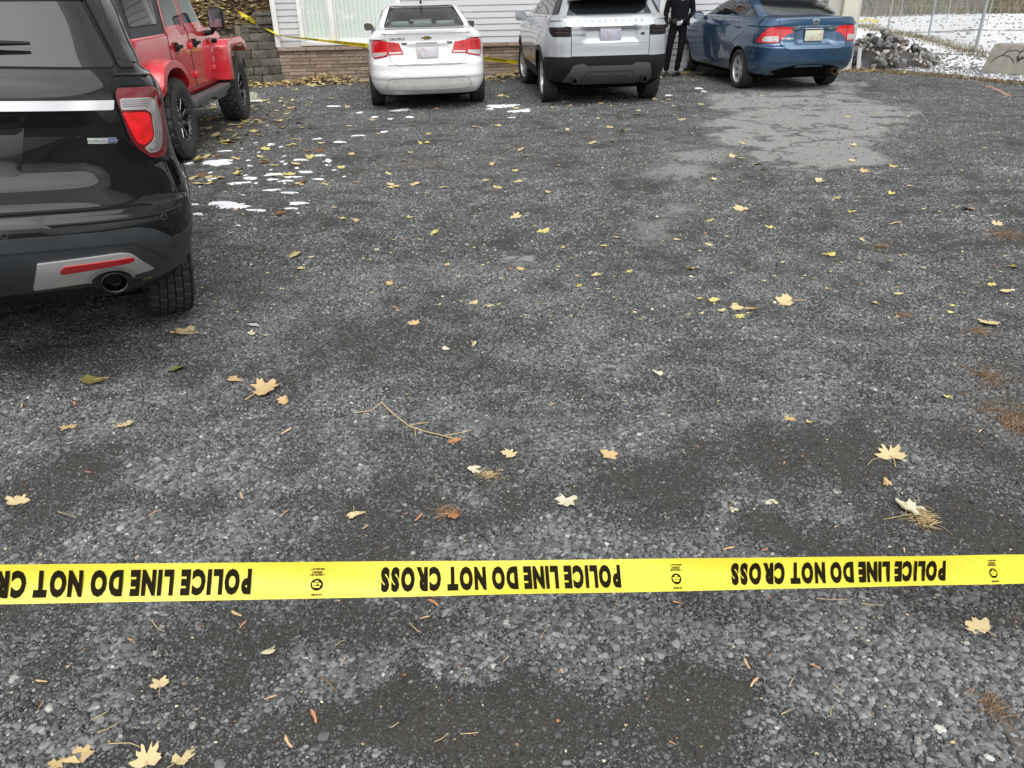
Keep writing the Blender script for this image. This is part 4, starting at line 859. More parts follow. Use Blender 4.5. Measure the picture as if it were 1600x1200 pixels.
def inpoly(X, Y, pts):
    c = np.zeros(X.shape, bool); n = len(pts)
    for i in range(n):
        x1, y1 = pts[i]; x2, y2 = pts[i - 1]
        with np.errstate(divide='ignore', invalid='ignore'): c ^= ((y1 > Y) != (y2 > Y)) & (X < (x2 - x1) * (Y - y1) / (y2 - y1 + 1e-12) + x1)
    return c
def gp(*pts): return [tuple(ground(a, b)[:2]) for a, b in pts]
def blob(px, py, rx, ry):
    c = ground(px, py); return (c.x, c.y, abs(ground(px + rx, py).x - c.x), abs(ground(px, py - ry).y - ground(px, py + ry).y) / 2)
def blobs(X, Y, lst):
    t = np.zeros(X.shape)
    for e in lst:
        cx, cy, rx, ry = blob(*e[:4]); t = np.maximum(t, (e[4] if len(e) > 4 else 1) * np.exp(-(((X - cx) / rx) ** 2 + ((Y - cy) / ry) ** 2)))
    return t
DIRT = [(60, 960, 120, 30), (390, 1010, 90, 70), (600, 960, 170, 40), (700, 1130, 300, 60), (420, 1150, 100, 50, .6), (1090, 1110, 110, 70), (1320, 1140, 110, 60, .9), (1530, 950, 90, 30, .8), (620, 830, 150, 50), (760, 690, 110, 60), (730, 590, 70, 25, .8), (800, 640, 40, 50),
        (1000, 750, 160, 45), (1270, 840, 120, 45), (1060, 800, 90, 40, .9), (1530, 830, 50, 45, .9), (130, 720, 60, 25), (570, 520, 90, 25, .6), (1230, 700, 90, 30, .5), (330, 790, 60, 20, .5), (1340, 740, 60, 25, .6), (560, 370, 22, 12, .7), (880, 210, 60, 10, .4), (820, 500, 60, 20, .4), (40, 560, 140, 50, .5)]
LOOSE = [(230, 1090, 130, 60), (480, 1030, 90, 40, .7), (780, 1020, 180, 50, .9), (1050, 990, 200, 55), (1400, 1030, 200, 70), (1200, 1160, 60, 50, .8), (120, 830, 160, 60), (260, 740, 120, 40), (1000, 640, 160, 60, .8), (1450, 700, 140, 60, .7), (840, 860, 120, 30), (1130, 860, 110, 25, .9), (1500, 1150, 100, 60, .8), (560, 1180, 120, 30, .7), (350, 830, 90, 40, .6)]
BARE = [gp((1105, 152), (1130, 215), (1172, 243), (1240, 268), (1290, 271), (1335, 258), (1350, 232), (1400, 217), (1445, 188), (1420, 168), (1335, 150), (1350, 128), (1240, 125), (1150, 140)),
        gp((1040, 222), (1085, 216), (1145, 245), (1142, 290), (1095, 303), (1060, 285), (1020, 290), (1050, 255)), gp((1000, 345), (1010, 312), (1070, 318), (1118, 330), (1115, 365), (1060, 400), (990, 385), (968, 362)), gp((786, 402), (815, 399), (842, 404), (838, 414), (800, 417), (784, 411))]
RUST = [(680, 256, 60, 4), (760, 246, 40, 3.5), (600, 262, 40, 3, .7), (920, 214, 28, 4, .8), (1475, 216, 30, 5, .9), (1550, 208, 26, 4, .8), (1570, 365, 40, 9), (1378, 385, 20, 6, .7), (1590, 650, 70, 40, 1.1), (1540, 580, 50, 25, .6), (1411, 495, 15, 4, .6), (1550, 520, 25, 7, .7), (950, 710, 20, 8, .3), (560, 305, 30, 8, .5), (475, 295, 40, 6, .4)]
def gravel_density(X, Y):
    n = fbm(X * 2.3 + 7, Y * 2.3, 11, 5); n2 = fbm(X * .7, Y * .7 + 3, 5, 4); n3 = fbm(X * 7, Y * 7, 77, 5)
    am = 1 - .5 * sstep(Y, 2.6, 4.2); g = .62 + (n - .5) * 1.7 * am + (n2 - .5) * .6 * am + (n3 - .5) * 1.15 - .80 * (1 - .55 * sstep(Y, 2.2, 3.4)) * blobs(X + (n - .5) * .35, Y + (n3 - .5) * .35, DIRT) + .38 * blobs(X, Y, LOOSE)
    return np.clip(g, 0, 1)
def bare_mask(X, Y):
    m = np.zeros(X.shape); K_ = 9
    for k in range(K_):
        ox, oy = .17 * math.cos(k * 2.4) * (k / K_) ** .5, .38 * math.sin(k * 2.4) * (k / K_) ** .5
        wx = X + ox + (fbm(X * 1.6, Y * 1.6, 3, 5) - .5) * .8; wy = Y + oy + (fbm(X * 1.6, Y * 1.6, 23, 5) - .5) * 1.3; q = np.zeros(X.shape)
        for p, w in zip(BARE[:3], (.95, .60, .50)): q = np.maximum(q, w * inpoly(wx, wy, p))
        m += q / K_
    m = np.maximum(m, .8 * inpoly(X + (fbm(X * 6, Y * 6, 3, 3) - .5) * .08, Y + (fbm(X * 6, Y * 6, 9, 3) - .5) * .2, BARE[3]))
    m = m * (1 - .8 * sstep(fbm(X * 4, Y * 4, 41, 5), .50, .72)) * (.8 + .35 * fbm(X * 1.3, Y * 1.3, 17, 2))
    return np.clip(m, 0, 1)
def ground_z(x, y):
    """the lot is flat but for a slight rise by the black SUV"""
    return .079 * np.maximum(0, -1.85 - x) * (1 - sstep(y, 5.0, 8.0)) * (x > -12)

def gz0(x, y): return float(ground_z(np.array([x]), np.array([y]))[0])
def sheet(name, x0, x1, y0, y1, st, zf, m, attr=None, keep=None):
    xs = np.arange(x0, x1 + st * .5, st); ys = np.arange(y0, y1 + st * .5, st); X, Y = np.meshgrid(xs, ys); nx, ny = len(xs), len(ys)
    Z = zf(X, Y); V = np.c_[X.ravel(), Y.ravel(), Z.ravel()].astype(np.float32)
    i = np.arange(nx * ny).reshape(ny, nx); Q = np.stack([i[:-1, :-1], i[:-1, 1:], i[1:, 1:], i[1:, :-1]], -1).reshape(-1, 4)
    if keep is not None: Q = Q[keep(V[Q].mean(1))]
    me = bpy.data.meshes.new(name); me.vertices.add(len(V)); me.vertices.foreach_set('co', V.ravel()); me.loops.add(Q.size); me.loops.foreach_set('vertex_index', Q.ravel())
    me.polygons.add(len(Q)); me.polygons.foreach_set('loop_start', np.arange(0, Q.size, 4)); me.polygons.foreach_set('loop_total', np.full(len(Q), 4)); me.update(); me.validate()
    me.polygons.foreach_set('use_smooth', [True] * len(Q))
    if attr is not None:
        for nm, arr in attr(X, Y).items():
            a = me.attributes.new(nm, 'FLOAT', 'POINT'); a.data.foreach_set('value', arr.ravel().astype(np.float32))
    me.materials.append(m); o = bpy.data.objects.new(name, me); link(o); return o

class N:
    """small shader graph helper"""
    def __init__(s, name, rough=.9):
        s.m = bpy.data.materials.new(name); s.m.use_nodes = True; s.t = s.m.node_tree; s.b = s.t.nodes['Principled BSDF']; s.b.inputs['Roughness'].default_value = rough
        s.tc = s.t.nodes.new('ShaderNodeTexCoord'); s.P = s.tc.outputs['Object']
    def lk(s, a, b): s.t.links.new(a, b)
    def val(s, v, sock):
        if isinstance(v, (int, float)): sock.default_value = v
        elif isinstance(v, tuple): sock.default_value = (*v, 1) if len(v) == 3 else v
        else: s.lk(v, sock)
    def noise(s, sc, det=4, rough=.6, dist=0, vec=None):
        n = s.t.nodes.new('ShaderNodeTexNoise'); n.inputs['Scale'].default_value = sc; n.inputs['Detail'].default_value = det; n.inputs['Roughness'].default_value = rough; n.inputs['Distortion'].default_value = dist
        s.lk(vec or s.P, n.inputs['Vector']); return n.outputs['Fac']
    def vor(s, sc, feat='F1', out='Distance', vec=None, rnd_=1):
        n = s.t.nodes.new('ShaderNodeTexVoronoi'); n.feature = feat; n.inputs['Scale'].default_value = sc; n.inputs['Randomness'].default_value = rnd_; s.lk(vec or s.P, n.inputs['Vector']); return n.outputs[out]
    def ramp(s, f, *st):
        r = s.t.nodes.new('ShaderNodeValToRGB'); e = r.color_ramp.elements
        while len(e) < len(st): e.new(.5)
        for q, (p, c) in zip(e, st): q.position = p; q.color = (*c, 1) if isinstance(c, tuple) else (c, c, c, 1)
        s.lk(f, r.inputs['Fac']); return r.outputs[0]
    def mix(s, f, a, b, mode='MIX'):
        n = s.t.nodes.new('ShaderNodeMix'); n.data_type = 'RGBA'; n.blend_type = mode; s.val(f, n.inputs['Factor']); s.val(a, n.inputs['A']); s.val(b, n.inputs['B']); return n.outputs['Result']
    def math(s, op, a, b=0, c=None):
        n = s.t.nodes.new('ShaderNodeMath'); n.operation = op; s.val(a, n.inputs[0]); s.val(b, n.inputs[1])
        if c is not None: s.val(c, n.inputs[2])
        return n.outputs[0]
    def attr(s, nm): n = s.t.nodes.new('ShaderNodeAttribute'); n.attribute_name = nm; return n.outputs['Fac']
    def sep(s, c): n = s.t.nodes.new('ShaderNodeSeparateColor'); s.lk(c, n.inputs[0]); return n.outputs[0]
    def bump(s, h, st=.5, d=.01): n = s.t.nodes.new('ShaderNodeBump'); n.inputs['Strength'].default_value = st; n.inputs['Distance'].default_value = d; s.lk(h, n.inputs['Height']); s.lk(n.outputs[0], s.b.inputs['Normal'])

# ------------------------------------------------------------------ gravel lot
g = N('gravel lot ground', .92)
c1 = g.vor(95, out='Color'); c2 = g.vor(46, out='Color'); d1 = g.vor(95, 'DISTANCE_TO_EDGE'); big = g.noise(3.0, 8, .7); fine = g.noise(260, 4, .7)
st1 = g.ramp(g.sep(c1), (0, (.012, .012, .012)), (.35, (.060, .061, .060)), (.75, (.165, .167, .163)), (1, (.34, .34, .33)))
st2 = g.ramp(g.sep(c2), (0, (.022, .022, .022)), (.6, (.080, .081, .080)), (1, (.21, .21, .205)))
stones = g.mix(.45, st1, st2); stones = g.mix(g.ramp(d1, (0, 1.0), (.10, 0.0)), stones, (.013, .013, .013))  # cell edges darkened in colour as the shadowed gaps between stones
dirt = g.mix(fine, (.015, .0145, .0135), (.048, .045, .040)); dirt = g.mix(g.ramp(big, (.35, 0.), (.7, 1.)), dirt, (.046, .039, .030), 'MIX')
spk = g.ramp(g.noise(150, 3, .6), (.54, 0.), (.64, 1.)); dirt = g.mix(spk, dirt, (.085, .084, .082)); spk2 = g.ramp(g.noise(190, 3, .6), (.36, 1.), (.44, 0.)); dirt = g.mix(spk2, dirt, (.010, .010, .010))
lk = g.ramp(g.attr('gravel'), (.25, 0.), (.60, 1.)); nr_ = g.t.nodes.new('ShaderNodeSeparateXYZ'); g.lk(g.P, nr_.inputs[0]); nf_ = g.ramp(g.math('MULTIPLY', nr_.outputs['Y'], .1), (.25, .50), (.8, 1.)); nf_ = g.mix(1, nf_, (1.2, 1.2, 1.2), 'MULTIPLY'); stones = g.mix(1, stones, nf_, 'MULTIPLY'); base = g.mix(lk, dirt, stones)  # near ground colour darkened as contact shade under the loose stones
con = g.mix(fine, (.18, .178, .172), (.31, .305, .295)); con = g.mix(g.ramp(g.vor(28, out='Distance'), (.02, 1.), (.13, 0.)), con, (.03, .03, .03))
wv = g.t.nodes.new('ShaderNodeVectorMath'); wv.operation = 'ADD'; nz_ = g.t.nodes.new('ShaderNodeTexNoise'); nz_.inputs['Scale'].default_value = 2.5; nz_.inputs['Detail'].default_value = 6; g.lk(g.P, nz_.inputs['Vector']); g.lk(g.P, wv.inputs[0]); g.lk(nz_.outputs['Color'], wv.inputs[1])
crk = g.ramp(g.vor(.55, 'DISTANCE_TO_EDGE', vec=wv.outputs[0]), (0, .9), (.028, 0.)); con = g.mix(crk, con, (.045, .045, .045))
bm_ = g.math('ADD', g.attr('bare'), g.math('MULTIPLY', g.math('SUBTRACT', g.noise(22, 6, .8), .5), .7)); bm_ = g.ramp(bm_, (.12, 0.), (.72, 1.)); base = g.mix(bm_, base, con)
rr = g.math('MULTIPLY', g.attr('rust'), g.ramp(g.noise(38, 6, .75), (.40, 0.), (.60, 1.))); rr = g.math('MULTIPLY', rr, .5); base = g.mix(rr, base, (.21, .15, .10))
base = g.mix(g.ramp(g.noise(.9, 4, .6), (.3, .0), (.7, .15)), base, (.045, .046, .048))
g.lk(base, g.b.inputs['Base Color']); hgt = g.math('ADD', g.math('MULTIPLY', g.math('SUBTRACT', 1, g.vor(95, out='Distance')), g.math('SUBTRACT', 1, g.attr('bare'))), g.math('MULTIPLY', fine, .3)); hgt = g.math('MULTIPLY', hgt, g.math('MULTIPLY_ADD', lk, .8, .2)); g.bump(hgt, .8, .012)
EDGE = gp((1250, 116), (1345, 112), (1440, 119), (1520, 125), (1600, 134), (1900, 160))
def lot_keep(c):
    e = EDGE; lim = np.interp(c[:, 0], [-9, e[0][0]] + [p[0] for p in e[1:]] + [60], [17.6, 17.6] + [p[1] for p in e[1:]] + [e[-1][1]]); return c[:, 1] < lim + .12 * (vnoise(c[:, 0] * 3, c[:, 1] * 0, 5) - .5)
def lot_attr(X, Y):
    return dict(gravel=gravel_density(X, Y), bare=bare_mask(X, Y), rust=np.clip(blobs(X, Y, RUST), 0, 1))
lot = sheet('parking_lot', -9, 13, .1, 17.6, .05, lambda X, Y: ground_z(X, Y) + .012 * (fbm(X * 1.2, Y * 1.2, 9, 3) - .5) * 0, g.m, lot_attr, lot_keep); tag(lot, kind='structure')
# the lot goes on round and behind the camera
b = MB()
for (x0, x1, y0, y1) in ((-60, 60, -60, .1), (-60, -9, .1, 14.5), (13, 60, .1, 11.0)): b.add([(x0, y0, -.002), (x1, y0, -.002), (x1, y1, -.002), (x0, y1, -.002)], [(0, 1, 2, 3)])
g3 = N('gravel lot far', .92); g3.lk(g3.mix(g3.sep(g3.vor(80, out='Color')), (.03, .03, .032), (.12, .125, .13)), g3.b.inputs['Base Color'])
o = b.build('gravel_ground', g3.m, smooth=0); tag(o, kind='structure')

# loose stones: a point cloud of crushed stones, thick near the camera
def stones_obj():
    r = np.random.default_rng(4); P = []; S = []
    def scatter(n, x0, x1, y0, y1, smin, smax, k, thr=0.0, po=2.2, base_=.02):
        X = r.uniform(x0, x1, n); Y = r.uniform(y0, y1, n)
        keep = np.abs(X) < .80 * Y + .55; X, Y = X[keep], Y[keep]; G = gravel_density(X, Y) * (1 - .85 * sstep(bare_mask(X, Y), .1, .6)); q = r.uniform(0, 1, len(X))
        ok = q < k * np.clip((G - thr) / (1 - thr), 0, 1) ** po + base_; X, Y = X[ok], Y[ok]; s = smin * (smax / smin) ** (r.uniform(0, 1, len(X)) ** 1.7)
        P.append(np.c_[X, Y, ground_z(X, Y) + s * .2]); S.append(s)
    scatter(150000, -2.6, 2.6, .85, 2.9, .0016, .0036, .95, 0, .4, .45)
    scatter(260000, -2.6, 2.6, .85, 2.9, .0028, .0062, 1.0, .12, 1.5, .13)
    scatter(60000, -2.6, 2.6, .85, 2.9, .0060, .0115, 1.0, .50, 1.2)
    scatter(120000, -4.2, 4.2, 2.8, 5.0, .0030, .0055, .9, 0, .5, .25)
    scatter(220000, -4.2, 4.2, 2.8, 5.0, .0036, .0074, .95, .1, 1.4, .20)
    scatter(50000, -4.2, 4.2, 2.8, 5.0, .0065, .0105, .95, .5, 1.2)
    scatter(190000, -6.2, 6.2, 5.0, 7.6, .0048, .0095, .9, 0, 1.3)
    scatter(130000, -8.5, 9.5, 7.6, 12.5, .006, .0110, .8, 0, 1.2)
    scatter(60000, -9, 12.5, 12.3, 17, .008, .014, .8, 0, 1.2)
    scatter(420, -4, 4, .85, 5, .012, .018, .8, .30)
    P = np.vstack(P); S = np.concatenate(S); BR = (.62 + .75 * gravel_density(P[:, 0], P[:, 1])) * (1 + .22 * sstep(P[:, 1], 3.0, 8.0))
    me = bpy.data.meshes.new('gravel'); me.vertices.add(len(P)); me.vertices.foreach_set('co', P.astype(np.float32).ravel())
    a = me.attributes.new('size', 'FLOAT', 'POINT'); a.data.foreach_set('value', S.astype(np.float32)); a = me.attributes.new('bright', 'FLOAT', 'POINT'); a.data.foreach_set('value', BR.astype(np.float32))
    o = bpy.data.objects.new('gravel', me); link(o); tag(o, kind='stuff')
    sm = N('crushed stone', .8); oi = sm.t.nodes.new('ShaderNodeAttribute'); oi.attribute_name = 'shade'; oi.attribute_type = 'INSTANCER'
    col = sm.ramp(oi.outputs['Fac'], (0, (.028, .0285, .0285)), (.30, (.072, .074, .074)), (.84, (.142, .146, .146)), (.98, (.205, .207, .205)), (1, (.38, .37, .34)))
    col = sm.mix(sm.noise(3.0, 5, .7), sm.mix(1, col, (.55, .55, .55), 'MULTIPLY'), sm.mix(1, col, (1.35, 1.35, 1.35), 'MULTIPLY')); ob_ = sm.t.nodes.new('ShaderNodeAttribute'); ob_.attribute_name = 'bright'; ob_.attribute_type = 'INSTANCER'; vs_ = sm.t.nodes.new('ShaderNodeVectorMath'); vs_.operation = 'SCALE'; sm.lk(col, vs_.inputs[0]); sm.lk(ob_.outputs['Fac'], vs_.inputs['Scale']); col = vs_.outputs[0]; sm.lk(col, sm.b.inputs['Base Color'])
    ng = bpy.data.node_groups.new('gravel scatter', 'GeometryNodeTree'); ng.interface.new_socket('Geometry', in_out='INPUT', socket_type='NodeSocketGeometry'); ng.interface.new_socket('Geometry', in_out='OUTPUT', socket_type='NodeSocketGeometry')
    nd = ng.nodes; gi = nd.new('NodeGroupInput'); go = nd.new('NodeGroupOutput'); lk_ = ng.links.new
    m2p = nd.new('GeometryNodeMeshToPoints'); lk_(gi.outputs[0], m2p.inputs[0])
    join = nd.new('GeometryNodeGeometryToInstance')
    for k in range(9):
        ic = nd.new('GeometryNodeMeshIcoSphere'); ic.inputs['Radius'].default_value = 1; ic.inputs['Subdivisions'].default_value = 2
        sp = nd.new('GeometryNodeSetPosition'); rv = nd.new('FunctionNodeRandomValue'); rv.data_type = 'FLOAT_VECTOR'; rv.inputs['Min'].default_value = (-.42, -.42, -.42); rv.inputs['Max'].default_value = (.42, .42, .42); rv.inputs['Seed'].default_value = k * 7 + 1
        lk_(ic.outputs[0], sp.inputs[0]); lk_(rv.outputs[0], sp.inputs['Offset'])
        hull = nd.new('GeometryNodeConvexHull'); lk_(sp.outputs[0], hull.inputs[0])
        tr = nd.new('GeometryNodeTransform'); tr.inputs['Scale'].default_value = (.95 + .3 * math.sin(k * 2.1), .85 + .25 * math.cos(k * 1.7), .55 + .15 * math.sin(k)); lk_(hull.outputs[0], tr.inputs[0])
        mt = nd.new('GeometryNodeSetMaterial'); mt.inputs['Material'].default_value = sm.m; lk_(tr.outputs[0], mt.inputs[0]); lk_(mt.outputs[0], join.inputs[0])
    iop = nd.new('GeometryNodeInstanceOnPoints'); lk_(m2p.outputs[0], iop.inputs['Points']); lk_(join.outputs[0], iop.inputs['Instance']); iop.inputs['Pick Instance'].default_value = True
    ri = nd.new('FunctionNodeRandomValue'); ri.data_type = 'INT'; ri.inputs[4].default_value = 0; ri.inputs[5].default_value = 8; lk_(ri.outputs[2], iop.inputs['Instance Index'])
    rr_ = nd.new('FunctionNodeRandomValue'); rr_.data_type = 'FLOAT_VECTOR'; rr_.inputs['Min'].default_value = (-.35, -.35, 0); rr_.inputs['Max'].default_value = (.35, .35, 6.28); rr_.inputs['Seed'].default_value = 3; lk_(rr_.outputs[0], iop.inputs['Rotation'])
    na = nd.new('GeometryNodeInputNamedAttribute'); na.data_type = 'FLOAT'; na.inputs['Name'].default_value = 'size'; lk_(na.outputs[0], iop.inputs['Scale'])
    sa = nd.new('GeometryNodeStoreNamedAttribute'); sa.data_type = 'FLOAT'; sa.domain = 'INSTANCE'; sa.inputs['Name'].default_value = 'shade'; rs = nd.new('FunctionNodeRandomValue'); rs.data_type = 'FLOAT'; rs.inputs['Seed'].default_value = 9
    lk_(iop.outputs[0], sa.inputs[0]); lk_(rs.outputs[1], sa.inputs['Value']); lk_(sa.outputs[0], go.inputs[0])
    md = o.modifiers.new('scatter', 'NODES'); md.node_group = ng
    return o
stones_obj()

# ------------------------------------------------------------------ terrain beyond the lot
WY = 17.0   # the building's front wall
def terr_z(X, Y):
    z = -.012 + 0 * X
    # snowy strip rises a little behind the verge, then falls to a ditch by the fence and climbs to the far bank
    z = z + .16 * (fbm(X * .8, Y * .8, 51, 4) - .45) * sstep(X, 6.0, 8.0) * sstep(Y, 16.0, 18.5)
    z = z + sstep(Y, 42, 75) * 9 * (.8 + .4 * fbm(X * .05, Y * .05, 2, 3)) + sstep(Y, 44, 52) * .9 * (.5 + fbm(X * .2, Y * .2, 8, 3))
    z = z + sstep(X, 40, 70) * 6
    return z
t = N('snowy ground', .85)
sn = t.attr('snow'); rub = t.noise(4.2, 8, .72); rub2 = t.noise(13, 5, .7)
rock = t.mix(rub2, (.045, .042, .038), (.17, .155, .135)); grass = t.mix(t.noise(30, 6, .8), (.060, .045, .025), (.21, .165, .10)); grass = t.mix(t.ramp(t.noise(1.3, 4, .6), (.45, 0.), (.62, 1.)), grass, (.055, .060, .030))
basec = t.mix(t.attr('grass'), rock, grass)
smask = t.ramp(t.math('ADD', t.math('ADD', rub, t.math('MULTIPLY', rub2, .45)), t.math('MULTIPLY', sn, .62)), (.0, 0.), (1, 1.))
smask = t.ramp(t.math('SUBTRACT', t.math('ADD', t.math('ADD', t.math('MULTIPLY', rub, .8), t.math('MULTIPLY', rub2, .5)), sn), 1.18), (.0, 0.), (.10, 1.))
t.lk(t.mix(smask, basec, t.mix(rub2, (.66, .67, .70), (.84, .85, .86))), t.b.inputs['Base Color']); t.bump(t.math('ADD', rub, t.math('MULTIPLY', rub2, .5)), .9, .10)
def t_attr(X, Y):
    V1 = [ground(1340, 100), ground(1600, 118)]
    edge = np.interp(X, [p[0] for p in EDGE], [p[1] for p in EDGE])
    s = 1.02 * sstep(X, 6.0, 6.9) * sstep(Y - edge, 1.1, 1.9) * (1 - sstep(Y, 38, 46))
    fen = np.interp(X, FX, FY); s = s - .52 * np.exp(-((Y - fen + .4) / 1.0) ** 2) * (X > 8.5)
    s = s + .35 * sstep(Y, 43, 46) * (1 - sstep(Y, 48, 52)) * (fbm(X * .3, Y * .3, 4, 3) > .5)
    gr = np.clip(sstep(Y, 40, 44) + (1 - sstep(Y - edge, .9, 1.6)) * .9 + np.exp(-((Y - fen + .4) / 1.0) ** 2) * .9 + (X < 6.2), 0, 1)
    return dict(snow=s, grass=gr)
FP = [ground(1386, 50), ground(1449, 63), ground(1523, 83)]
FX = [FP[2].x, FP[1].x, FP[0].x][::1]; FX = [9.0, FP[2].x, FP[1].x, FP[0].x]; FY = [FP[2].y + 1, FP[2].y, FP[1].y, FP[0].y]
_s = sorted(zip(FX, FY)); FX = [a for a, c in _s]; FY = [c for a, c in _s]
o = sheet('verge_ground', -14, 30, 13.5, 50, .12, terr_z, t.m, t_attr, keep=lambda c: (c[:, 1] > 17.5) | (c[:, 0] > 5.5) & (c[:, 1] > np.interp(c[:, 0], [p[0] for p in EDGE], [p[1] for p in EDGE]) - .8) ); tag(o, kind='structure')
hm = N('far bank', .95); cc = hm.mix(hm.noise(1.5, 8, .8), (.050, .040, .025), (.21, .17, .11)); cc = hm.mix(hm.ramp(hm.noise(.25, 5, .6), (.42, 0.), (.6, 1.)), cc, (.035, .042, .020)); hm.lk(cc, hm.b.inputs['Base Color'])
def far_z(X, Y):
    d = np.hypot(X, Y); return -.35 + sstep(d, 46, 85) * (2.6 + 2.5 * fbm(X * .09, Y * .09, 3, 4)) + sstep(Y, 42, 75) * 6
o = sheet('bank_and_added_hills', -130, 130, -130, 130, 2.5, far_z, hm.m, keep=lambda c: np.hypot(c[:, 0], c[:, 1]) > 24); tag(o, kind='structure')  # far bank ahead; unseen ring behind camera added to shape car reflections

# ------------------------------------------------------------------ leaves
LEAFC = {'cream': (.56, .46, .25), 'tan': (.52, .38, .19), 'yellow': (.54, .48, .17), 'brown': (.17, .085, .035), 'olive': (.20, .17, .05), 'green': (.14, .19, .05), 'pale': (.60, .56, .40), 'rust': (.42, .20, .09), 'grey': (.55, .54, .52)}
LM = {k: mat('leaf ' + k, c, .65, var=.28, vscale=30, spec=.3) for k, c in LEAFC.items()}
HALF = [(0, 1), (6, .85), (12, .88), (19, .60), (27, .66), (37, .97), (44, .84), (51, .88), (60, .58), (72, .60), (85, .84), (94, .72), (104, .72), (118, .52), (145, .46), (172, .22)]
def leaf_mesh(seed, narrow=1.0, tear=0.0):
    r = random.Random(seed); pol = HALF + [(360 - a, q) for a, q in HALF[1:]][::-1]; lob = [r.uniform(.72, 1.12) for _ in range(6)]; fill = r.uniform(0, .55)
    out = []
    for a, q in pol:
        q = q + (.86 - q) * fill * (q < .86) * (60 < a < 300 or a < 25 or a > 335 or r.random() < .4); q *= lob[int(((a + 22) % 360) / 60)] * r.uniform(.90, 1.07); out.append((math.sin(R(a + r.uniform(-4, 4))) * q * narrow, math.cos(R(a)) * q))
    if tear:
        k0 = r.randrange(len(out)); 
        for j in range(r.randrange(2, 6)): k_ = (k0 + j) % len(out); f_ = r.uniform(.25, .6) * (1.4 - tear); out[k_] = (out[k_][0] * f_, out[k_][1] * f_)
    fold = r.choice((None, None, r.uniform(.25, .5), None)); fa = r.uniform(0, 6.28)
    cx, cy = r.uniform(-.25, .25), r.uniform(-.2, .2); k1, k2, k3 = r.uniform(.05, .35), r.uniform(0, 6.28), r.uniform(-.25, .35)
    def zz(x, y):
        d2 = x * x + y * y; u = x * math.cos(k2) + y * math.sin(k2); return max(.0, .04 + k1 * d2 * .7 + k3 * max(0, u) ** 2 + .05 * math.sin(7 * x + k2) * d2)
    V = [(0, 0, .03)]; F = []; n = len(out)
    ph_ = [r.uniform(0, 6.28) for _ in range(3)]
    for f in (.35, .7, 1.0):
        for x, y in out:
            g_ = f if f == 1 else f; xx, yy = x * g_, y * g_
            if f < 1: m_ = math.hypot(xx, yy); s_ = (f * .62) / max(m_, .05); s_ = 1 + (s_ - 1) * (.5 if f == .35 else .25); s_ = min(s_, 1.0); xx *= s_; yy *= s_
            V.append((xx, yy, zz(xx, yy) + (r.uniform(-.02, .02))))
    for k in range(n):
        k2_ = (k + 1) % n; F.append((0, 1 + k, 1 + k2_))
        for j in range(2): F.append((1 + j * n + k, 1 + (j + 1) * n + k, 1 + (j + 1) * n + k2_, 1 + j * n + k2_))
    
    W_ = []
    for x, y, z in V:
        z += .06 * math.sin(5 * x + ph_[0]) * math.cos(4 * y + ph_[1]) * math.hypot(x, y)
        if fold is not None:
            u = x * math.cos(fa) + y * math.sin(fa)
            if u > fold: d_ = (u - fold) * 1.75; x -= d_ * math.cos(fa); y -= d_ * math.sin(fa); z += .05 + .12 * min(1, d_)
        W_.append((x, y, max(z, .0)))
    me = bpy.data.meshes.new('leaf'); me.from_pydata(W_, [], F); me.polygons.foreach_set('use_smooth', [True] * len(F)); return me
LMESH = {}
def get_leaf(v, c):
    if (v, c) not in LMESH: m_ = leaf_mesh(100 + v, [1, .9, .75, 1.0, 1.1, .7][v % 6], [0, .2, .8, 0, .5, .9][v % 6]); m_.materials.append(LM[c]); LMESH[(v, c)] = m_
    return LMESH[(v, c)]
stm = MB(); stm.tube([(0, -.1, .06), (.03, -.55, .10), (-.05, -1.05, .06)], [.03, .022, .03], 5); STEM = None
def leaf(px, py, wpx, c, label=None, v=None, rz=None, group=None, stem=False, tilt=None, cat='leaf'):
    global STEM
    p = ground(px, py); p.z = float(ground_z(np.array([p.x]), np.array([p.y]))[0]); dep = (p - cam.location).dot(CM @ Vector((0, 0, -1))); sz = wpx / FPX * dep / 1.6
    v = rnd.randrange(22) if v is None else v; o = bpy.data.objects.new('leaf', get_leaf(v, c)); link(o); o.location = (p.x, p.y, p.z + .006)
    o.rotation_euler = (tilt if tilt is not None else rnd.uniform(-.22, .22), rnd.uniform(-.22, .22), rz if rz is not None else rnd.uniform(0, 6.28)); o.scale = (sz, sz, sz)
    tag(o, label, cat, group)
    if stem:
        if STEM is None: STEM = stm.build('leaf_stem', LM['tan'], o); s_ = STEM
        else: s_ = STEM.copy(); link(s_, o)
    return o
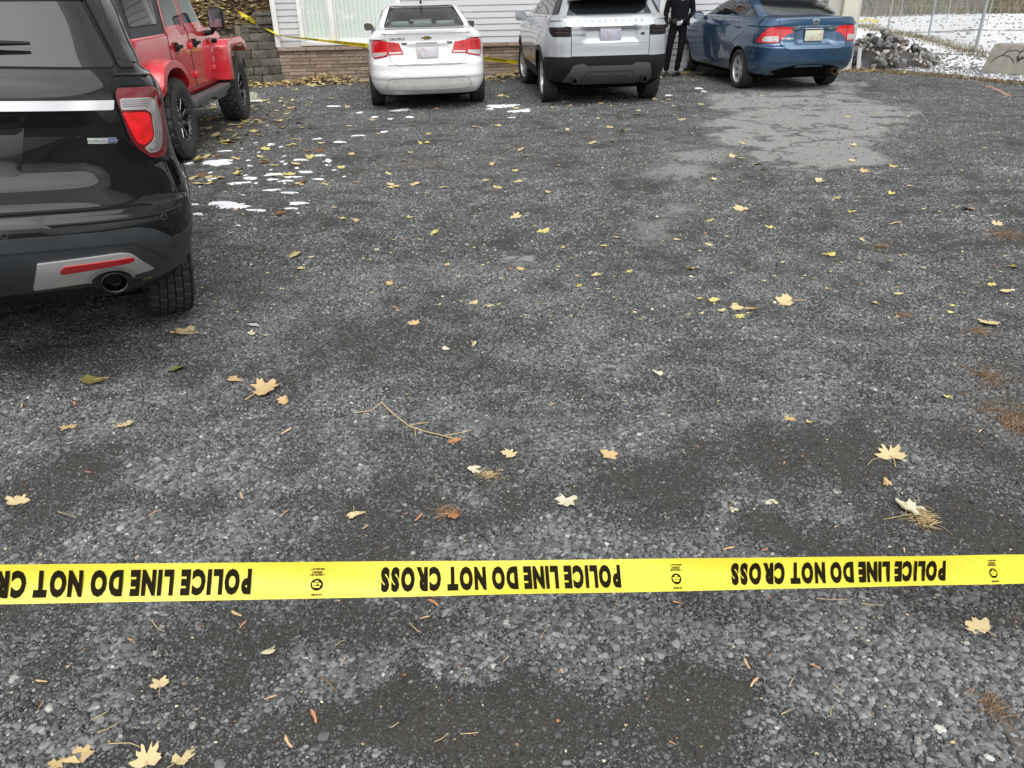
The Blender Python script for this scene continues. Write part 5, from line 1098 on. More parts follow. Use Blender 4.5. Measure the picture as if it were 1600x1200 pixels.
BIG = [
 (230, 1190, 46, 'cream', 'largest pale yellow leaf at the bottom edge, lying over gravel', 1), (284, 1189, 50, 'cream', 'torn pale yellow leaf overlapping its larger neighbour at the bottom edge', 1), (122, 1192, 46, 'tan', 'tan leaf half out of view at the bottom left edge', 0), (90, 1194, 34, 'tan', 'small brown tipped leaf at the bottom edge beside the tan one', 0),
 (250, 1072, 34, 'cream', 'cream leaf with ragged edge on loose gravel below the tape', 1), (421, 1020, 24, 'pale', 'pale speckled leaf on dark dirt under the tape', 0), (1531, 986, 36, 'cream', 'cream leaf with sharp lobes below the right end of the tape', 1),
 (30, 787, 34, 'cream', 'cream leaf curled at the left edge above the tape', 0), (555, 807, 34, 'cream', 'cream pointed leaf with stem on dark dirt above the letters', 1), (885, 783, 48, 'pale', 'pale shredded leaf flattened on dark dirt', 0), (741, 735, 38, 'pale', 'pale crumbled leaf next to the torn cream leaf', 0),
 (798, 711, 34, 'cream', 'torn cream leaf with a hole on the dirt track', 0), (952, 712, 34, 'tan', 'brownish crumbled leaf right of the dirt track', 0), (1391, 714, 44, 'cream', 'cream leaf with a long stem, on the right half of the lot', 1), (1384, 755, 24, 'tan', 'small tan leaf just below the long stemmed leaf', 0),
 (1429, 803, 56, 'pale', 'large pale shredded leaf on a straw tuft', 1), (1207, 787, 30, 'pale', 'pale narrow leaf scrap on dark dirt right of centre', 0), (1147, 799, 22, 'pale', 'small curled pale scrap left of the narrow leaf scrap', 0),
 (194, 666, 40, 'cream', 'cream five lobed leaf alone on the gravel left', 1), (107, 671, 32, 'tan', 'tan curled leaf left of the five lobed leaf', 1), (146, 601, 38, 'olive', 'dark olive folded leaf near the black SUV', 1), (277, 579, 30, 'green', 'yellow green leaf below the black SUV', 0),
 (368, 595, 40, 'tan', 'tan leaf at the upper end of the row of three', 0), (408, 612, 48, 'tan', 'largest tan leaf in the middle of the row of three', 1), (444, 626, 26, 'tan', 'smallest tan leaf at the lower end of the row of three', 0), (293, 523, 42, 'cream', 'cream leaf with broad lobes right of the black SUV tyre', 1),
 (398, 510, 26, 'grey', 'whitish crumpled scrap on the gravel right of the cream leaf', 0), (1228, 474, 40, 'cream', 'large cream leaf right of the cluster of four', 1), (1128, 488, 22, 'cream', 'leftmost cream leaf of the cluster of four', 0), (1152, 482, 24, 'cream', 'upper cream leaf of the cluster of four', 0),
 (1173, 484, 22, 'cream', 'rightmost curled leaf of the cluster of four', 0), (1156, 495, 22, 'yellow', 'lowest yellowish leaf of the cluster of four', 0), (1544, 507, 32, 'cream', 'cream leaf with fine stem near the right edge of the lot', 1), (1298, 399, 24, 'yellow', 'bright yellow leaf on its own, right half', 0),
 (1580, 418, 20, 'yellow', 'small yellow leaf at the right edge', 0), (1109, 346, 18, 'cream', 'cream leaf on the worn grey asphalt patch', 0), (1203, 357, 18, 'yellow', 'upright folded yellow leaf right of the worn patch', 0), (1158, 327, 26, 'cream', 'pale leaves overlapping in a short row', 0),
 (858, 302, 22, 'cream', 'cream leaf in the middle of the lot, behind the small concrete spot', 0), (815, 422, 20, 'tan', 'tan leaf at the foot of the small concrete spot', 0), (930, 431, 20, 'cream', 'cream leaf right of the small concrete spot', 0), (849, 362, 20, 'yellow', 'yellow leaf between the centre leaf and the concrete spot', 0),
 (803, 340, 20, 'cream', 'cream leaf left of the centre line of the lot', 0), (677, 366, 20, 'yellow', 'yellow leaf left of centre with ragged rim', 0), (695, 294, 20, 'cream', 'cream leaf behind the orange streak', 0), (537, 343, 16, 'yellow', 'yellow leaf on plain gravel right of the snow patches', 0),
 (437, 336, 24, 'brown', 'dark brown curled leaf by the snow patches', 0), (458, 400, 26, 'cream', 'cream leaf level with the black SUV bumper', 0), (469, 421, 18, 'cream', 'thin cream leaf just below the one level with the bumper', 0), (607, 445, 18, 'tan', 'orange tan leaf left of centre', 0), (741, 475, 16, 'cream', 'small cream leaf near the centre of the lot', 0),
 (1030, 586, 24, 'pale', 'pale folded leaf in the middle right of the lot', 0), (1480, 622, 18, 'yellow', 'small yellow leaf next to the brown needles', 0), (1230, 656, 22, 'tan', 'small tan curled leaf over the tyre track', 0), (1264, 662, 18, 'tan', 'thin brown leaf right of the small curled one', 0), (1327, 333, 18, 'yellow', 'yellow oval leaf on the right side gravel', 0),
 (1143, 245, 16, 'cream', 'cream leaf on the rim of the large worn patch', 0), (1330, 252, 15, 'cream', 'cream leaf at the lower right rim of the worn patch', 0), (1463, 333, 18, 'cream', 'pale leaf far right on bare gravel', 0), (709, 692, 30, 'rust', 'reddish brown shredded leaf at the end of the long twig', 0), (708, 805, 30, 'rust', 'rust coloured leaf scraps above the tape', 0)]
for q in BIG: leaf(*q[:5], stem=bool(q[5]))
# the many small ones, thicker towards the wall and the red car
def scatter_leaves(n, box, wr, group, label, cols, dens=None):
    k = 0
    while k < n:
        px = rnd.uniform(box[0], box[2]); py = box[1] + (box[3] - box[1]) * rnd.random()
        if dens and rnd.random() > dens(px, py): continue
        w = rnd.uniform(*wr) * (1 + (py - box[1]) / 260); leaf(px, py, w, rnd.choice(cols), label, group=group); k += 1
scatter_leaves(105, (300, 128, 560, 290), (9, 15), 'leaves by the red off-roader', 'small autumn leaf on the lot between the red off-roader and the white sedan', ['cream', 'cream', 'yellow', 'tan', 'yellow', 'brown'], lambda x, y: 1.15 - (x - 300) / 330)
scatter_leaves(60, (560, 150, 1080, 300), (7, 12), 'leaves behind the parked cars', 'small autumn leaf on the gravel behind the white sedan and the silver SUV', ['cream', 'cream', 'yellow', 'tan', 'tan'], lambda x, y: 1 - (y - 150) / 190)
scatter_leaves(35, (1080, 130, 1590, 480), (7, 13), 'leaves on the right side of the lot', 'small autumn leaf lying on the right side of the lot', ['cream', 'yellow', 'tan', 'cream'])
scatter_leaves(25, (320, 300, 1080, 560), (6, 12), 'leaves in the middle of the lot', 'small leaf scrap in the middle of the gravel lot', ['cream', 'yellow', 'tan', 'pale'])
# winged seeds and scraps in the foreground
def seed_mesh(sd):
    r = random.Random(sd); b_ = MB(); w = [.12, .20, .17, .22, .30, .24, .05]; n = len(w)
    bend = r.uniform(-.35, .35); V = []; F = []
    for i in range(n):
        t_ = i / (n - 1); x = t_ * 2 - 1; y = bend * (t_ - .5) ** 2 * 2
        V += [(x, y - w[i] * r.uniform(.8, 1.1), .10 + .05 * r.random()), (x, y, .17 + .05 * r.random()), (x, y + w[i] * r.uniform(.8, 1.1), .10 + .05 * r.random()), (x, y, .02)]
    for i in range(n - 1):
        for j in range(4): F.append((i * 4 + j, i * 4 + (j + 1) % 4, (i + 1) * 4 + (j + 1) % 4, (i + 1) * 4 + j))
    me = bpy.data.meshes.new('maple_seed'); me.from_pydata(V, [], F); me.polygons.foreach_set('use_smooth', [True] * len(F)); return me
SM = []
SC_ = [mat('seed orange', (.50, .24, .12), .6, var=.3, vscale=40), mat('seed tan', (.58, .40, .22), .6, var=.25, vscale=40)]
for k in range(8): m_ = seed_mesh(k); m_.materials.append(SC_[k % 2]); SM.append(m_)
SEEDS = [(492, 1121, 26, 'light brown winged seed under the tape, left of centre'), (450, 1162, 26, 'curved tan winged seed near the bottom edge'), (207, 1003, 18, 'upright orange winged seed on the left gravel'), (370, 962, 22, 'orange winged seed just under the letters D and O'), (380, 978, 16, 'rust seed scrap below the orange winged seed'), (66, 1067, 20, 'winged seed on the left loose gravel'), (66, 1104, 15, 'small orange seed below its larger twin, left'), (424, 1092, 20, 'pale orange seed left of the stick'), (1058, 944, 15, 'small orange seed touching the tape from below'), (1177, 1068, 24, 'reddish forked seed on the right gravel'), (1273, 1043, 16, 'short orange seed scrap on the right gravel'), (1166, 1040, 22, 'long thin rust seed on the right gravel'), (446, 803, 18, 'orange seed above the word LINE'), (571, 826, 14, 'small rust seed beside the pointed leaf'), (242, 803, 14, 'orange seed on gravel above the tape, left'), (378, 777, 18, 'tan seed lying flat above the tape'), (655, 811, 22, 'long rust seed by the brown scraps'), (1138, 859, 20, 'orange seed just above the tape, right of centre'), (1195, 861, 14, 'upright orange seed just above the tape'), (1412, 862, 12, 'round rust seed above the tape, far right'), (138, 740, 14, 'orange seed on the dark dirt patch, left'), (448, 676, 20, 'rust seed scrap on mid gravel, left'), (119, 636, 18, 'red tipped seed near the black SUV'), (38, 644, 16, 'orange seed at the left edge'), (119, 575 + 60, 12, 'tan chip beside the red tipped seed'), (862, 634, 14, 'small forked rust seed in the centre'), (679, 944, 26, 'brown torn scrap under the tape, centre'), (664, 967, 16, 'tan curled scrap on dark dirt'), (875, 1050, 12, 'forked orange scrap bottom centre'), (1434, 1160, 14, 'small tan seed at the bottom right'), (1050, 1163, 12, 'tan chip on dirt, bottom centre right'), (1600 - 70, 676, 16, 'tan scrap at the right needles'), (1225, 726, 12, 'orange seed on the right mid gravel'), (975, 628, 10, 'rust chip near the centre of the lot'), (618, 482, 12, 'small rust scrap left of centre, far')]
for k, (px, py, w, lb) in enumerate(SEEDS):
    p = ground(px, py); dep = (p - cam.location).dot(CM @ Vector((0, 0, -1))); s_ = w / FPX * dep / 2; o = bpy.data.objects.new('maple_seed', SM[k % 8]); link(o); o.location = (p.x, p.y, .006 + gz0(p.x, p.y)); o.scale = (s_, s_, s_)
    o.rotation_euler = (rnd.uniform(-.2, .2), rnd.uniform(-.2, .2), rnd.uniform(0, 3.14)); tag(o, lb, 'seed')
# bits of leaf, straw and grit: too many to count
def litter(name, n, region, size, cols, lift=.004, seed=1, zf=None, pick=None):
    r = random.Random(seed); b_ = MB(); k = 0
    while k < n:
        x, y = region(r)
        if x is None: continue
        z = (zf(x, y) if zf else gz0(x, y)) + lift * r.random(); s_ = r.uniform(*size); a0 = r.uniform(0, 6.28); tx, ty = r.uniform(-.5, .5), r.uniform(-.5, .5); vs = []
        m_ = r.choice((5, 6, 7, 8))
        for j in range(m_):
            a = a0 + 2 * math.pi * j / m_; q = s_ * (r.uniform(.75, 1.15) if j % 2 == 0 else r.uniform(.35, .7)); dx, dy = q * math.cos(a), q * math.sin(a) * .8; vs.append((x + dx, y + dy, z + max(0, tx * dx + ty * dy) + .002))
        b_.add(vs, [tuple(range(m_))], r.randrange(len(cols))); k += 1
    o = b_.build(name, cols, None, smooth=0); tag(o, kind='stuff'); return o
def reg_px(x0, y0, x1, y1):
    def f(r): p = ground(r.uniform(x0, x1), r.uniform(y0, y1)); return p.x, p.y
    return f
litter('leaf_crumbs', 420, reg_px(0, 480, 1600, 1200), (.0025, .007), [LM['cream'], LM['tan'], LM['rust'], LM['pale']], .006, 3)
litter('leaf_crumbs', 700, reg_px(300, 130, 1600, 500), (.006, .020), [LM['cream'], LM['tan'], LM['rust'], LM['pale'], LM['yellow']], .006, 5)

# twigs, straws
def twig(pts, r_, m_, label, br=(), cat='twig'):
    q = [];
    for (a, c) in pts: p = ground(a, c); q.append((p.x, p.y, .008 + .006 * rnd.random() + gz0(p.x, p.y)))
    b_ = MB(); b_.tube(q, [r_ * (1 - .5 * i / len(q)) for i in range(len(q))], 6)
    for s_ in br: b_.tube([tuple(ground(a, c)[:2]) + (.009,) for a, c in s_], r_ * .55, 5)
    return tag(b_.build('twig', m_, None), label, cat)
TW = mat('dry straw', (.46, .36, .19), .7, var=.3, vscale=40); WD = mat('twig bark', (.15, .10, .065), .8, var=.4, vscale=40)
twig([(596, 632), (618, 652), (640, 669), (665, 677), (690, 684), (712, 689)], .0035, TW, 'long forked pale twig in the middle of the dirt track', [[(596, 632), (580, 644), (555, 648)], [(640, 668), (655, 664), (671, 663)], [(690, 684), (715, 680), (738, 675)], [(648, 671), (650, 684)]])
twig([(502, 1062), (515, 1072), (528, 1085)], .0035, WD, 'short brown stick on dirt, lower left of centre')
twig([(640, 978), (653, 990), (659, 993)], .0016, TW, 'bent straw under the tape, left')
for pts, lb in (([(154, 1150), (170, 1143), (187, 1132)], 'pale straw on the lower left gravel'), ([(145, 1130), (160, 1122), (170, 1117)], 'short straw above the lower left one'), ([(172, 1167), (205, 1166), (222, 1173)], 'thin bent twig touching the large leaf'), ([(524, 1015), (532, 1007), (540, 1003)], 'small straw right of the speckled leaf'), ([(612, 1142), (618, 1137), (624, 1133)], 'tiny straw pair on bottom dirt'), ([(679, 1165), (690, 1158), (700, 1152)], 'fine straw on the bottom centre dirt'), ([(720, 1150), (735, 1151), (748, 1150)], 'split flat straw, bottom centre'), ([(786, 1038), (794, 1031), (792, 1028)], 'hooked straw at the gravel rim'), ([(1275, 940), (1300, 941), (1325, 940)], 'long pale straw under the right part of the tape'), ([(1345, 946), (1360, 949), (1378, 950)], 'pale stick right of the long straw'), ([(1297, 1123), (1297, 1113), (1302, 1106)], 'curved straw on the right lower dirt'), ([(1220, 1121), (1228, 1117), (1234, 1113)], 'short straw left of the curved one'), ([(1238, 1064), (1235, 1070), (1232, 1078)], 'forked straw on the right gravel'), ([(92, 804), (105, 807), (122, 811)], 'thin straw on the left gravel above the tape'), ([(239, 975), (247, 985), (258, 991)], 'curved white straw just below the tape, left'), ([(1300, 1072), (1308, 1080), (1316, 1086)], 'dark thin twig on the right gravel'), ([(1145, 787), (1140, 795), (1132, 786)], 'small crooked twig beside the pale scrap'), ([(1355, 730), (1362, 722), (1378, 718)], 'stem lying by the long stemmed leaf'), ([(1435, 790), (1434, 782), (1433, 776)], 'straw standing in the straw tuft'), ([(1380, 815), (1400, 811), (1425, 806)], 'straw reaching left out of the straw tuft'), ([(845, 1002), (848, 994), (856, 985)], 'stub of straw on centre gravel')):
    twig(pts, .0014, TW, lb, cat='straw')
# tufts of straw and brown needles
def tuft(name, px, py, rx, ry, n, m_, ln, label=None, cat=None, kind=None, seed=2):
    r = random.Random(seed); c = blob(px, py, rx, ry); b_ = MB()
    for k in range(n):
        a = r.uniform(0, 6.28); q = abs(r.gauss(0, .5)); x, y = c[0] + c[2] * q * math.cos(a), c[1] + c[3] * q * math.sin(a); an = r.uniform(0, 3.14); l_ = r.uniform(.5, 1) * ln; z = r.uniform(.003, .014)
        dx, dy = math.cos(an) * l_ / 2, math.sin(an) * l_ / 2; b_.tube([(x - dx, y - dy, z), (x, y, z + r.uniform(0, .006)), (x + dx, y + dy, z)], ln * .018, 3, cap=False)
    o = b_.build(name, m_, None, smooth=0); return tag(o, label, cat, None, kind)
ND = mat('brown needles', (.24, .16, .10), .8, var=.4, vscale=30)
tuft('straw_tuft', 1440, 812, 24, 20, 90, TW, .07, 'flattened straw tuft under the shredded leaf at the right', 'straw')
tuft('straw_tuft', 762, 745, 26, 9, 60, TW, .05, 'dry grass tuft by the pale crumbled leaf', 'straw', seed=4)
tuft('straw_tuft', 700, 802, 30, 14, 50, ND, .06, 'brown root tuft above the tape in the centre', 'straw', seed=5)
for k, (a, c, rx, ry, n) in enumerate(((1585, 660, 60, 45, 420), (1540, 590, 60, 30, 150), (1568, 368, 40, 12, 200), (1411, 494, 14, 5, 60), (1530, 520, 26, 8, 80), (1548, 1110, 30, 40, 60), (1376, 386, 16, 4, 50))):
    tuft('pine_needles', a, c, rx, ry, n, ND, .06, kind='stuff', seed=20 + k)
# a metal ring and a weathered board end
p = ground(110, 692); b_ = MB(); b_.tube([(p.x + .026 * math.cos(a), p.y + .026 * math.sin(a), .014 + gz0(p.x, p.y)) for a in np.linspace(0, 6.283, 22)], .0022, 6); tag(b_.build('ring', mat('dull metal', (.35, .35, .36), .4, metal=.8)), 'small round metal ring lying on the left gravel', 'ring')
b_ = MB(); a_, c_ = ground(1545, 1085), ground(1625, 1225); mid = (a_ + c_) / 2; dv = (c_ - a_); b_.box((0, 0, -.002), (.035, dv.length, .018)); o = b_.build('board', mat('weathered wood', (.095, .082, .072), .85, var=.5, vscale=25, bump=.5, bscale=60), None, bevel=.004); o.location = mid; o.rotation_euler = (0, 0, math.atan2(dv.y, dv.x) - math.pi / 2); tag(o, 'weathered wooden board sunk in the gravel at the bottom right corner', 'board')

# ------------------------------------------------------------------ snow on the lot
def snow_blob(b_, px, py, wpx, hpx, r):
    c = blob(px, py, wpx / 2.3, hpx / 2.9); n = 34; ph = [r.uniform(0, 6.28) for _ in range(5)]
    rad = [1 + .28 * math.sin(2 * a + ph[0]) + .2 * math.sin(3 * a + ph[1]) + (.2 * math.sin(7 * a + ph[2]) + .16 * math.sin(13 * a + ph[3])) * r.uniform(.4, 1.4) for a in np.linspace(0, 2 * math.pi, n, endpoint=False)]
    H = min(.018, .006 + c[2] * .05); V = [(c[0], c[1], H)]; F = []
    for j, (f, hh) in enumerate(((.3, .97), (.55, .8), (.78, .6), (.92, .35), (1.0, -.2))):
        for k in range(n):
            a = 2 * math.pi * k / n; V.append((c[0] + c[2] * f * rad[k] * math.cos(a), c[1] + c[3] * f * rad[k] * math.sin(a), H * hh * r.uniform(.7, 1.15)))
    for k in range(n):
        F.append((0, 1 + k, 1 + (k + 1) % n))
        for j in range(4): F.append((1 + j * n + k, 1 + (j + 1) * n + k, 1 + (j + 1) * n + (k + 1) % n, 1 + j * n + (k + 1) % n))
    b_.add([(x, y, z + gz0(x, y)) for x, y, z in V], F)
SNM = mat('snow', (.80, .82, .85), .6, var=.08, vscale=40, bump=.6, bscale=120)
r = random.Random(5); b_ = MB()
for q in ((338, 254, 58, 11), (300, 255, 20, 5), (362, 325, 62, 13), (340, 321, 30, 9), (402, 331, 30, 4), (311, 341, 18, 7), (303, 325, 16, 5), (372, 287, 34, 5), (392, 279, 26, 5), (335, 279, 12, 4), (430, 273, 40, 4), (455, 277, 26, 3), (477, 269, 24, 4), (512, 251, 15, 4.5), (468, 250, 26, 3.5), (423, 226, 14, 5), (426, 298, 30, 3.5), (452, 302, 26, 3.5), (465, 318, 36, 5), (455, 326, 20, 4), (424, 281, 16, 4), (446, 283, 24, 3), (498, 280, 20, 3), (530, 222, 22, 3), (497, 217, 16, 3), (562, 176, 14, 3), (627, 172, 30, 6), (585, 183, 14, 3), (610, 186, 10, 2.5), (780, 166, 50, 5), (800, 165, 26, 5), (805, 174, 24, 5), (766, 170, 16, 4), (848, 148, 10, 8), (882, 159, 14, 3), (800, 184, 10, 3), (820, 173, 26, 6), (1045, 149, 16, 3), (1092, 138, 12, 5), (1100, 143, 10, 3), (520, 166, 20, 3), (600, 206, 14, 3), (640, 183, 16, 3), (352, 236, 20, 3), (327, 282, 10, 3), (560, 212, 20, 2.5), (500, 243, 20, 3)):
    snow_blob(b_, *q, r)
for k in range(34): snow_blob(b_, r.gauss(425, 55), r.gauss(268, 32), r.uniform(4, 10), r.uniform(1.5, 3), r)
o = b_.build('snow_patches', SNM, None, smooth=60); tag(o, kind='stuff')
# ------------------------------------------------------------------ building
B0 = at_y(437, 60, WY).x; B1 = at_y(1300, 40, WY).x
def wz(px, py): return at_y(px, py, WY).z
SID = N('vinyl siding', .55); sc_ = SID.mix(SID.noise(1.5, 5, .6), (.44, .44, .45), (.53, .53, .54)); SID.lk(sc_, SID.b.inputs['Base Color'])
TRM = mat('white trim', (.74, .74, .73), .5, var=.08, vscale=6)
H = empty('house', (0, 0, 0), 0, 'house with pale vinyl siding, a wide window and a brown stone base', 'house')
ZC = wz(600, 70)            # top of the stone base
xs_end = at_y(1008, 60, WY).x
def siding(x0, x1, z0, z1, name='siding'):
    b_ = MB(); e = .114; z = z0; V = []
    while z < z1: b_.add([(x0, WY - .022, z), (x1, WY - .022, z), (x1, WY - .002, z + e), (x0, WY - .002, z + e), (x0, WY - .001, z), (x1, WY - .001, z)], [(0, 1, 2, 3), (4, 5, 1, 0)]); z += e
    return b_.build(name, SID.m, H, smooth=0)
wx0, wx1 = at_y(468, 40, WY).x, at_y(628, 40, WY).x; WZ0 = ZC + .015
siding(B0, wx0, ZC, 2.9); siding(wx1, xs_end, ZC, 2.9); siding(xs_end + .33, B1, .02, 2.9)
siding(wx0, wx1, 2.35, 2.9)
b_ = MB(); b_.box(((B0 + B1) / 2, WY + 4.01, 1.4), (B1 - B0, 8, 2.99)); b_.build('wall', mat('wall backing', (.45, .45, .46), .8), H)
b_ = MB(); b_.box((B0 - .03, WY - .02, (ZC + 2.9) / 2), (.10, .10, 2.9 - ZC)); b_.build('corner_trim', TRM, H, bevel=.005)
b_ = MB(); b_.box((B1 + .03, WY - .02, 1.45), (.10, .10, 2.9)); b_.build('corner_trim', TRM, H, bevel=.005)
b_ = MB(); b_.box((xs_end + .165, WY - .012, 1.45), (.31, .02, 2.88)); b_.build('door_panel', mat('grey blue panel', (.36, .38, .44), .5), H)
for q_ in (.02, .30): b_ = MB(); b_.box((xs_end + q_, WY - .03, 1.45), (.095, .05, 2.88)); b_.build('door_trim', TRM, H, bevel=.004)
# window with vertical blinds
wn = MB(); fw = .085
wz1 = 2.35; xm = at_y(520, 40, WY).x
for x_, w_ in ((wx0 + fw / 2, fw), (wx1 - fw / 2, fw), (xm, .10)): wn.box((x_, WY - .035, (WZ0 + wz1) / 2), (w_, .07, wz1 - WZ0))
wn.box(((wx0 + wx1) / 2, WY - .036, WZ0 + .035), (wx1 - wx0, .075, .07)); wn.box(((wx0 + wx1) / 2, WY - .036, wz1 - .03), (wx1 - wx0, .072, .07))
Wd = wn.build('window', TRM, H, bevel=.006)
wf = MB()
for (a, c) in ((wx0 + fw, xm - .05), (xm + .05, wx1 - fw)):
    for x_ in (a + .025, c - .025): wf.box((x_, WY - .018, (WZ0 + wz1) / 2), (.05, .03, wz1 - WZ0 - .1))
    wf.box(((a + c) / 2, WY - .018, WZ0 + .09), (c - a - .1, .03, .05))
wf.build('frame', mat('window vinyl', (.66, .68, .67), .4), Wd, bevel=.004)
gl = MB(); gl.add([(wx0 + .05, WY - .012, WZ0 + .03), (wx1 - .05, WY - .012, WZ0 + .03), (wx1 - .05, WY - .012, wz1 - .03), (wx0 + .05, WY - .012, wz1 - .03)], [(0, 1, 2, 3)])
PANE = glass_clear().copy(); PANE.name = 'window glass'; PANE.node_tree.nodes['Transparent BSDF'].inputs['Color'].default_value = (.93, .97, .95, 1)
gl.build('pane', PANE, Wd)
bl = MB(); x_ = wx0 + fw; k = 0
while x_ < wx1 - fw: bl.add([(x_, WY - .002 - .0, WZ0 + .05), (x_ + .082, WY - .0075, WZ0 + .05), (x_ + .082, WY - .0075, wz1), (x_, WY - .002, wz1)], [(0, 1, 2, 3)]); x_ += .085; k += 1
bl.build('blinds', mat('blind slats', (.74, .77, .75), .7), Wd, smooth=0)
# stone base: courses of split-face blocks in relief
STN = N('split stone', .9); cs = STN.mix(STN.noise(5, 6, .7), (.21, .155, .12), (.40, .325, .265)); cs = STN.mix(STN.ramp(STN.noise(45, 5, .8), (.35, 1.), (.55, 0.)), cs, (.13, .095, .075)); gi_ = STN.t.nodes.new('ShaderNodeNewGeometry'); cs = STN.mix(1, cs, STN.ramp(gi_.outputs['Random Per Island'], (0, (.70, .68, .66)), (1, (1.25, 1.22, 1.2))), 'MULTIPLY'); STN.lk(cs, STN.b.inputs['Base Color']); STN.bump(STN.noise(40, 6, .8), .9, .02)
b_ = MB(); r = random.Random(3); z = 0.0; ch = (ZC - .075) / 9
for i in range(9):
    x_ = B0 - .05 - r.random() * .3
    while x_ < xs_end:
        w_ = r.uniform(.22, .62); x2 = min(x_ + w_, xs_end); x1_ = max(x_, B0 - .04)
        if x2 - x1_ > .02: b_.box(((x1_ + x2) / 2, WY - .030 - r.uniform(0, .016), z + ch / 2), (x2 - x1_ - .008, .07, ch - .007))
        x_ += w_
    z += ch
b_.build('stone_base', STN.m, H, bevel=.004, seg=1, smooth=0)
b_ = MB(); x_ = B0 - .05
while x_ < xs_end: b_.box((x_ + .29, WY - .055, ZC - .038), (.57, .13, .068)); x_ += .58
b_.build('stone_cap', STN.m, H, bevel=.008, seg=1)
b_ = MB(); b_.box(((B0 + xs_end) / 2, WY - .001, ZC / 2), (xs_end - B0, .012, ZC - .01)); b_.build('mortar', mat('mortar', (.10, .085, .07), .95), H)
b_ = MB(); b_.box(((B0 + B1) / 2, WY - .10, .02), (B1 - B0, .18, .05)); b_.build('footing', mat('footing concrete', (.26, .25, .23), .9, var=.3, vscale=10, bump=.3), H, bevel=.01)
# eaves and roof
b_ = MB(); xa, xb = B0 - .5, B1 + .5; b_.add([(xa, WY - .6, 2.92), (xb, WY - .6, 2.92), (xb, WY + 4, 4.6), (xa, WY + 4, 4.6), (xb, WY + 8.6, 2.92), (xa, WY + 8.6, 2.92), (xa, WY - .6, 2.80), (xb, WY - .6, 2.80), (xb, WY + 8.6, 2.80), (xa, WY + 8.6, 2.80)], [(0, 1, 2, 3), (3, 2, 4, 5), (0, 6, 7, 1), (6, 9, 8, 7), (1, 7, 8, 4, 2), (0, 3, 5, 9, 6), (5, 4, 8, 9)])
b_.build('roof', mat('shingles', (.07, .065, .06), .9, var=.4, vscale=12, bump=.4), H, smooth=0)
# beige pillar at the right end and its downspout
px_ = at_y(1322, 20, 16.9)
pl = MB(); pl.box((px_.x - .02, 16.78, 1.5), (.30, .30, 3.0)); o = pl.build('pillar', mat('beige pillar', (.60, .57, .48), .6, var=.08), None, bevel=.008); tag(o, 'beige square pillar at the right end of the house wall', 'pillar')
pl2 = MB(); pl2.box((px_.x - .31, 16.83, 1.5), (.27, .2, 3.0)); pl2.build('wall_return', mat('grey beige wall', (.43, .42, .38), .7), o)
b_ = MB(); q_ = ground(1338, 109); b_.tube([(px_.x + .17, 16.70, 3.0), (px_.x + .17, 16.70, .02)], .028, 8); b_.box((q_.x + .02, q_.y + .02, .20), (.075, .05, .42), ry=R(-5)); tag(b_.build('downspout', mat('pale metal', (.55, .58, .60), .4, metal=.3), None), 'pale downspout beside the beige pillar', 'downspout')

# ------------------------------------------------------------------ block retaining wall and leafy bank
path = [(-13, 15.4), (-9.5, 15.45), (-7.2, 15.6), (-6.2, 15.85), (-5.65, 16.25), (-5.25, 16.75), (B0 - .02, 16.93)]
RWM = N('retaining block', .95); cb = RWM.mix(RWM.noise(3.5, 7, .75), (.040, .038, .030), (.24, .22, .185)); cb = RWM.mix(RWM.ramp(RWM.noise(9, 7, .75), (.52, 0.), (.70, 1.)), cb, (.32, .31, .27)); gi_ = RWM.t.nodes.new('ShaderNodeNewGeometry'); cb = RWM.mix(1, cb, RWM.ramp(gi_.outputs['Random Per Island'], (0, (.8, .8, .8)), (1, (1.35, 1.33, 1.28))), 'MULTIPLY'); RWM.lk(cb, RWM.b.inputs['Base Color']); RWM.bump(RWM.noise(14, 8, .85), 1, .09)
d_ = [0]
for i in range(1, len(path)): d_.append(d_[-1] + math.hypot(path[i][0] - path[i - 1][0], path[i][1] - path[i - 1][1]))
def on_path(s_):
    s_ = max(0, min(d_[-1] - 1e-4, s_)); i = max(j for j in range(len(d_)) if d_[j] <= s_); i = min(i, len(path) - 2); t_ = (s_ - d_[i]) / (d_[i + 1] - d_[i]); a, c = path[i], path[i + 1]
    return a[0] + (c[0] - a[0]) * t_, a[1] + (c[1] - a[1]) * t_, math.atan2(c[1] - a[1], c[0] - a[0])
b_ = MB(); r = random.Random(8); rowh = .155; rows = 7
for i in range(rows):
    s_ = (i % 2) * -.15
    while s_ < d_[-1]:
        x, y, a = on_path(s_ + .15); nx, ny = -math.sin(a), math.cos(a); st_ = i * .02 + r.uniform(-.012, .012); w_ = .295
        if i < rows - 1 or s_ < d_[-1] + 1:
            P0 = Vector((x + nx * (.12 + st_), y + ny * (.12 + st_), rowh * i + rowh / 2)); b_.box(P0, (w_, .24, rowh - .006), a + r.uniform(-.03, .03))
        s_ += .303
x, y, a = on_path(d_[-1] - .25); b_.box((x, y + .14, rowh * rows + .08), (.30, .25, .15), a); b_.box((x - .02, y + .14, rowh * rows + .19), (.34, .30, .06), a)
b_.v = [(x + r.uniform(-.011, .011), y + r.uniform(-.018, .018), z + r.uniform(-.006, .006)) for x, y, z in b_.v]
RW = b_.build('retaining_wall', RWM.m, None, bevel=.016, seg=2, smooth=30); tag(RW, 'dark split block retaining wall holding the leafy bank left of the house', 'retaining wall')
WT = rowh * rows
def bank_z(x, y):
    py_ = np.interp(x, [p[0] for p in path], [p[1] for p in path]); return (WT - .06) + 1.9 * (1 - np.exp(-np.maximum(0, y - py_ - .2) * .62 / 1.9)) + .10 * (fbm(x * 1.1, y * 1.1, 6, 3) - .5) * 2
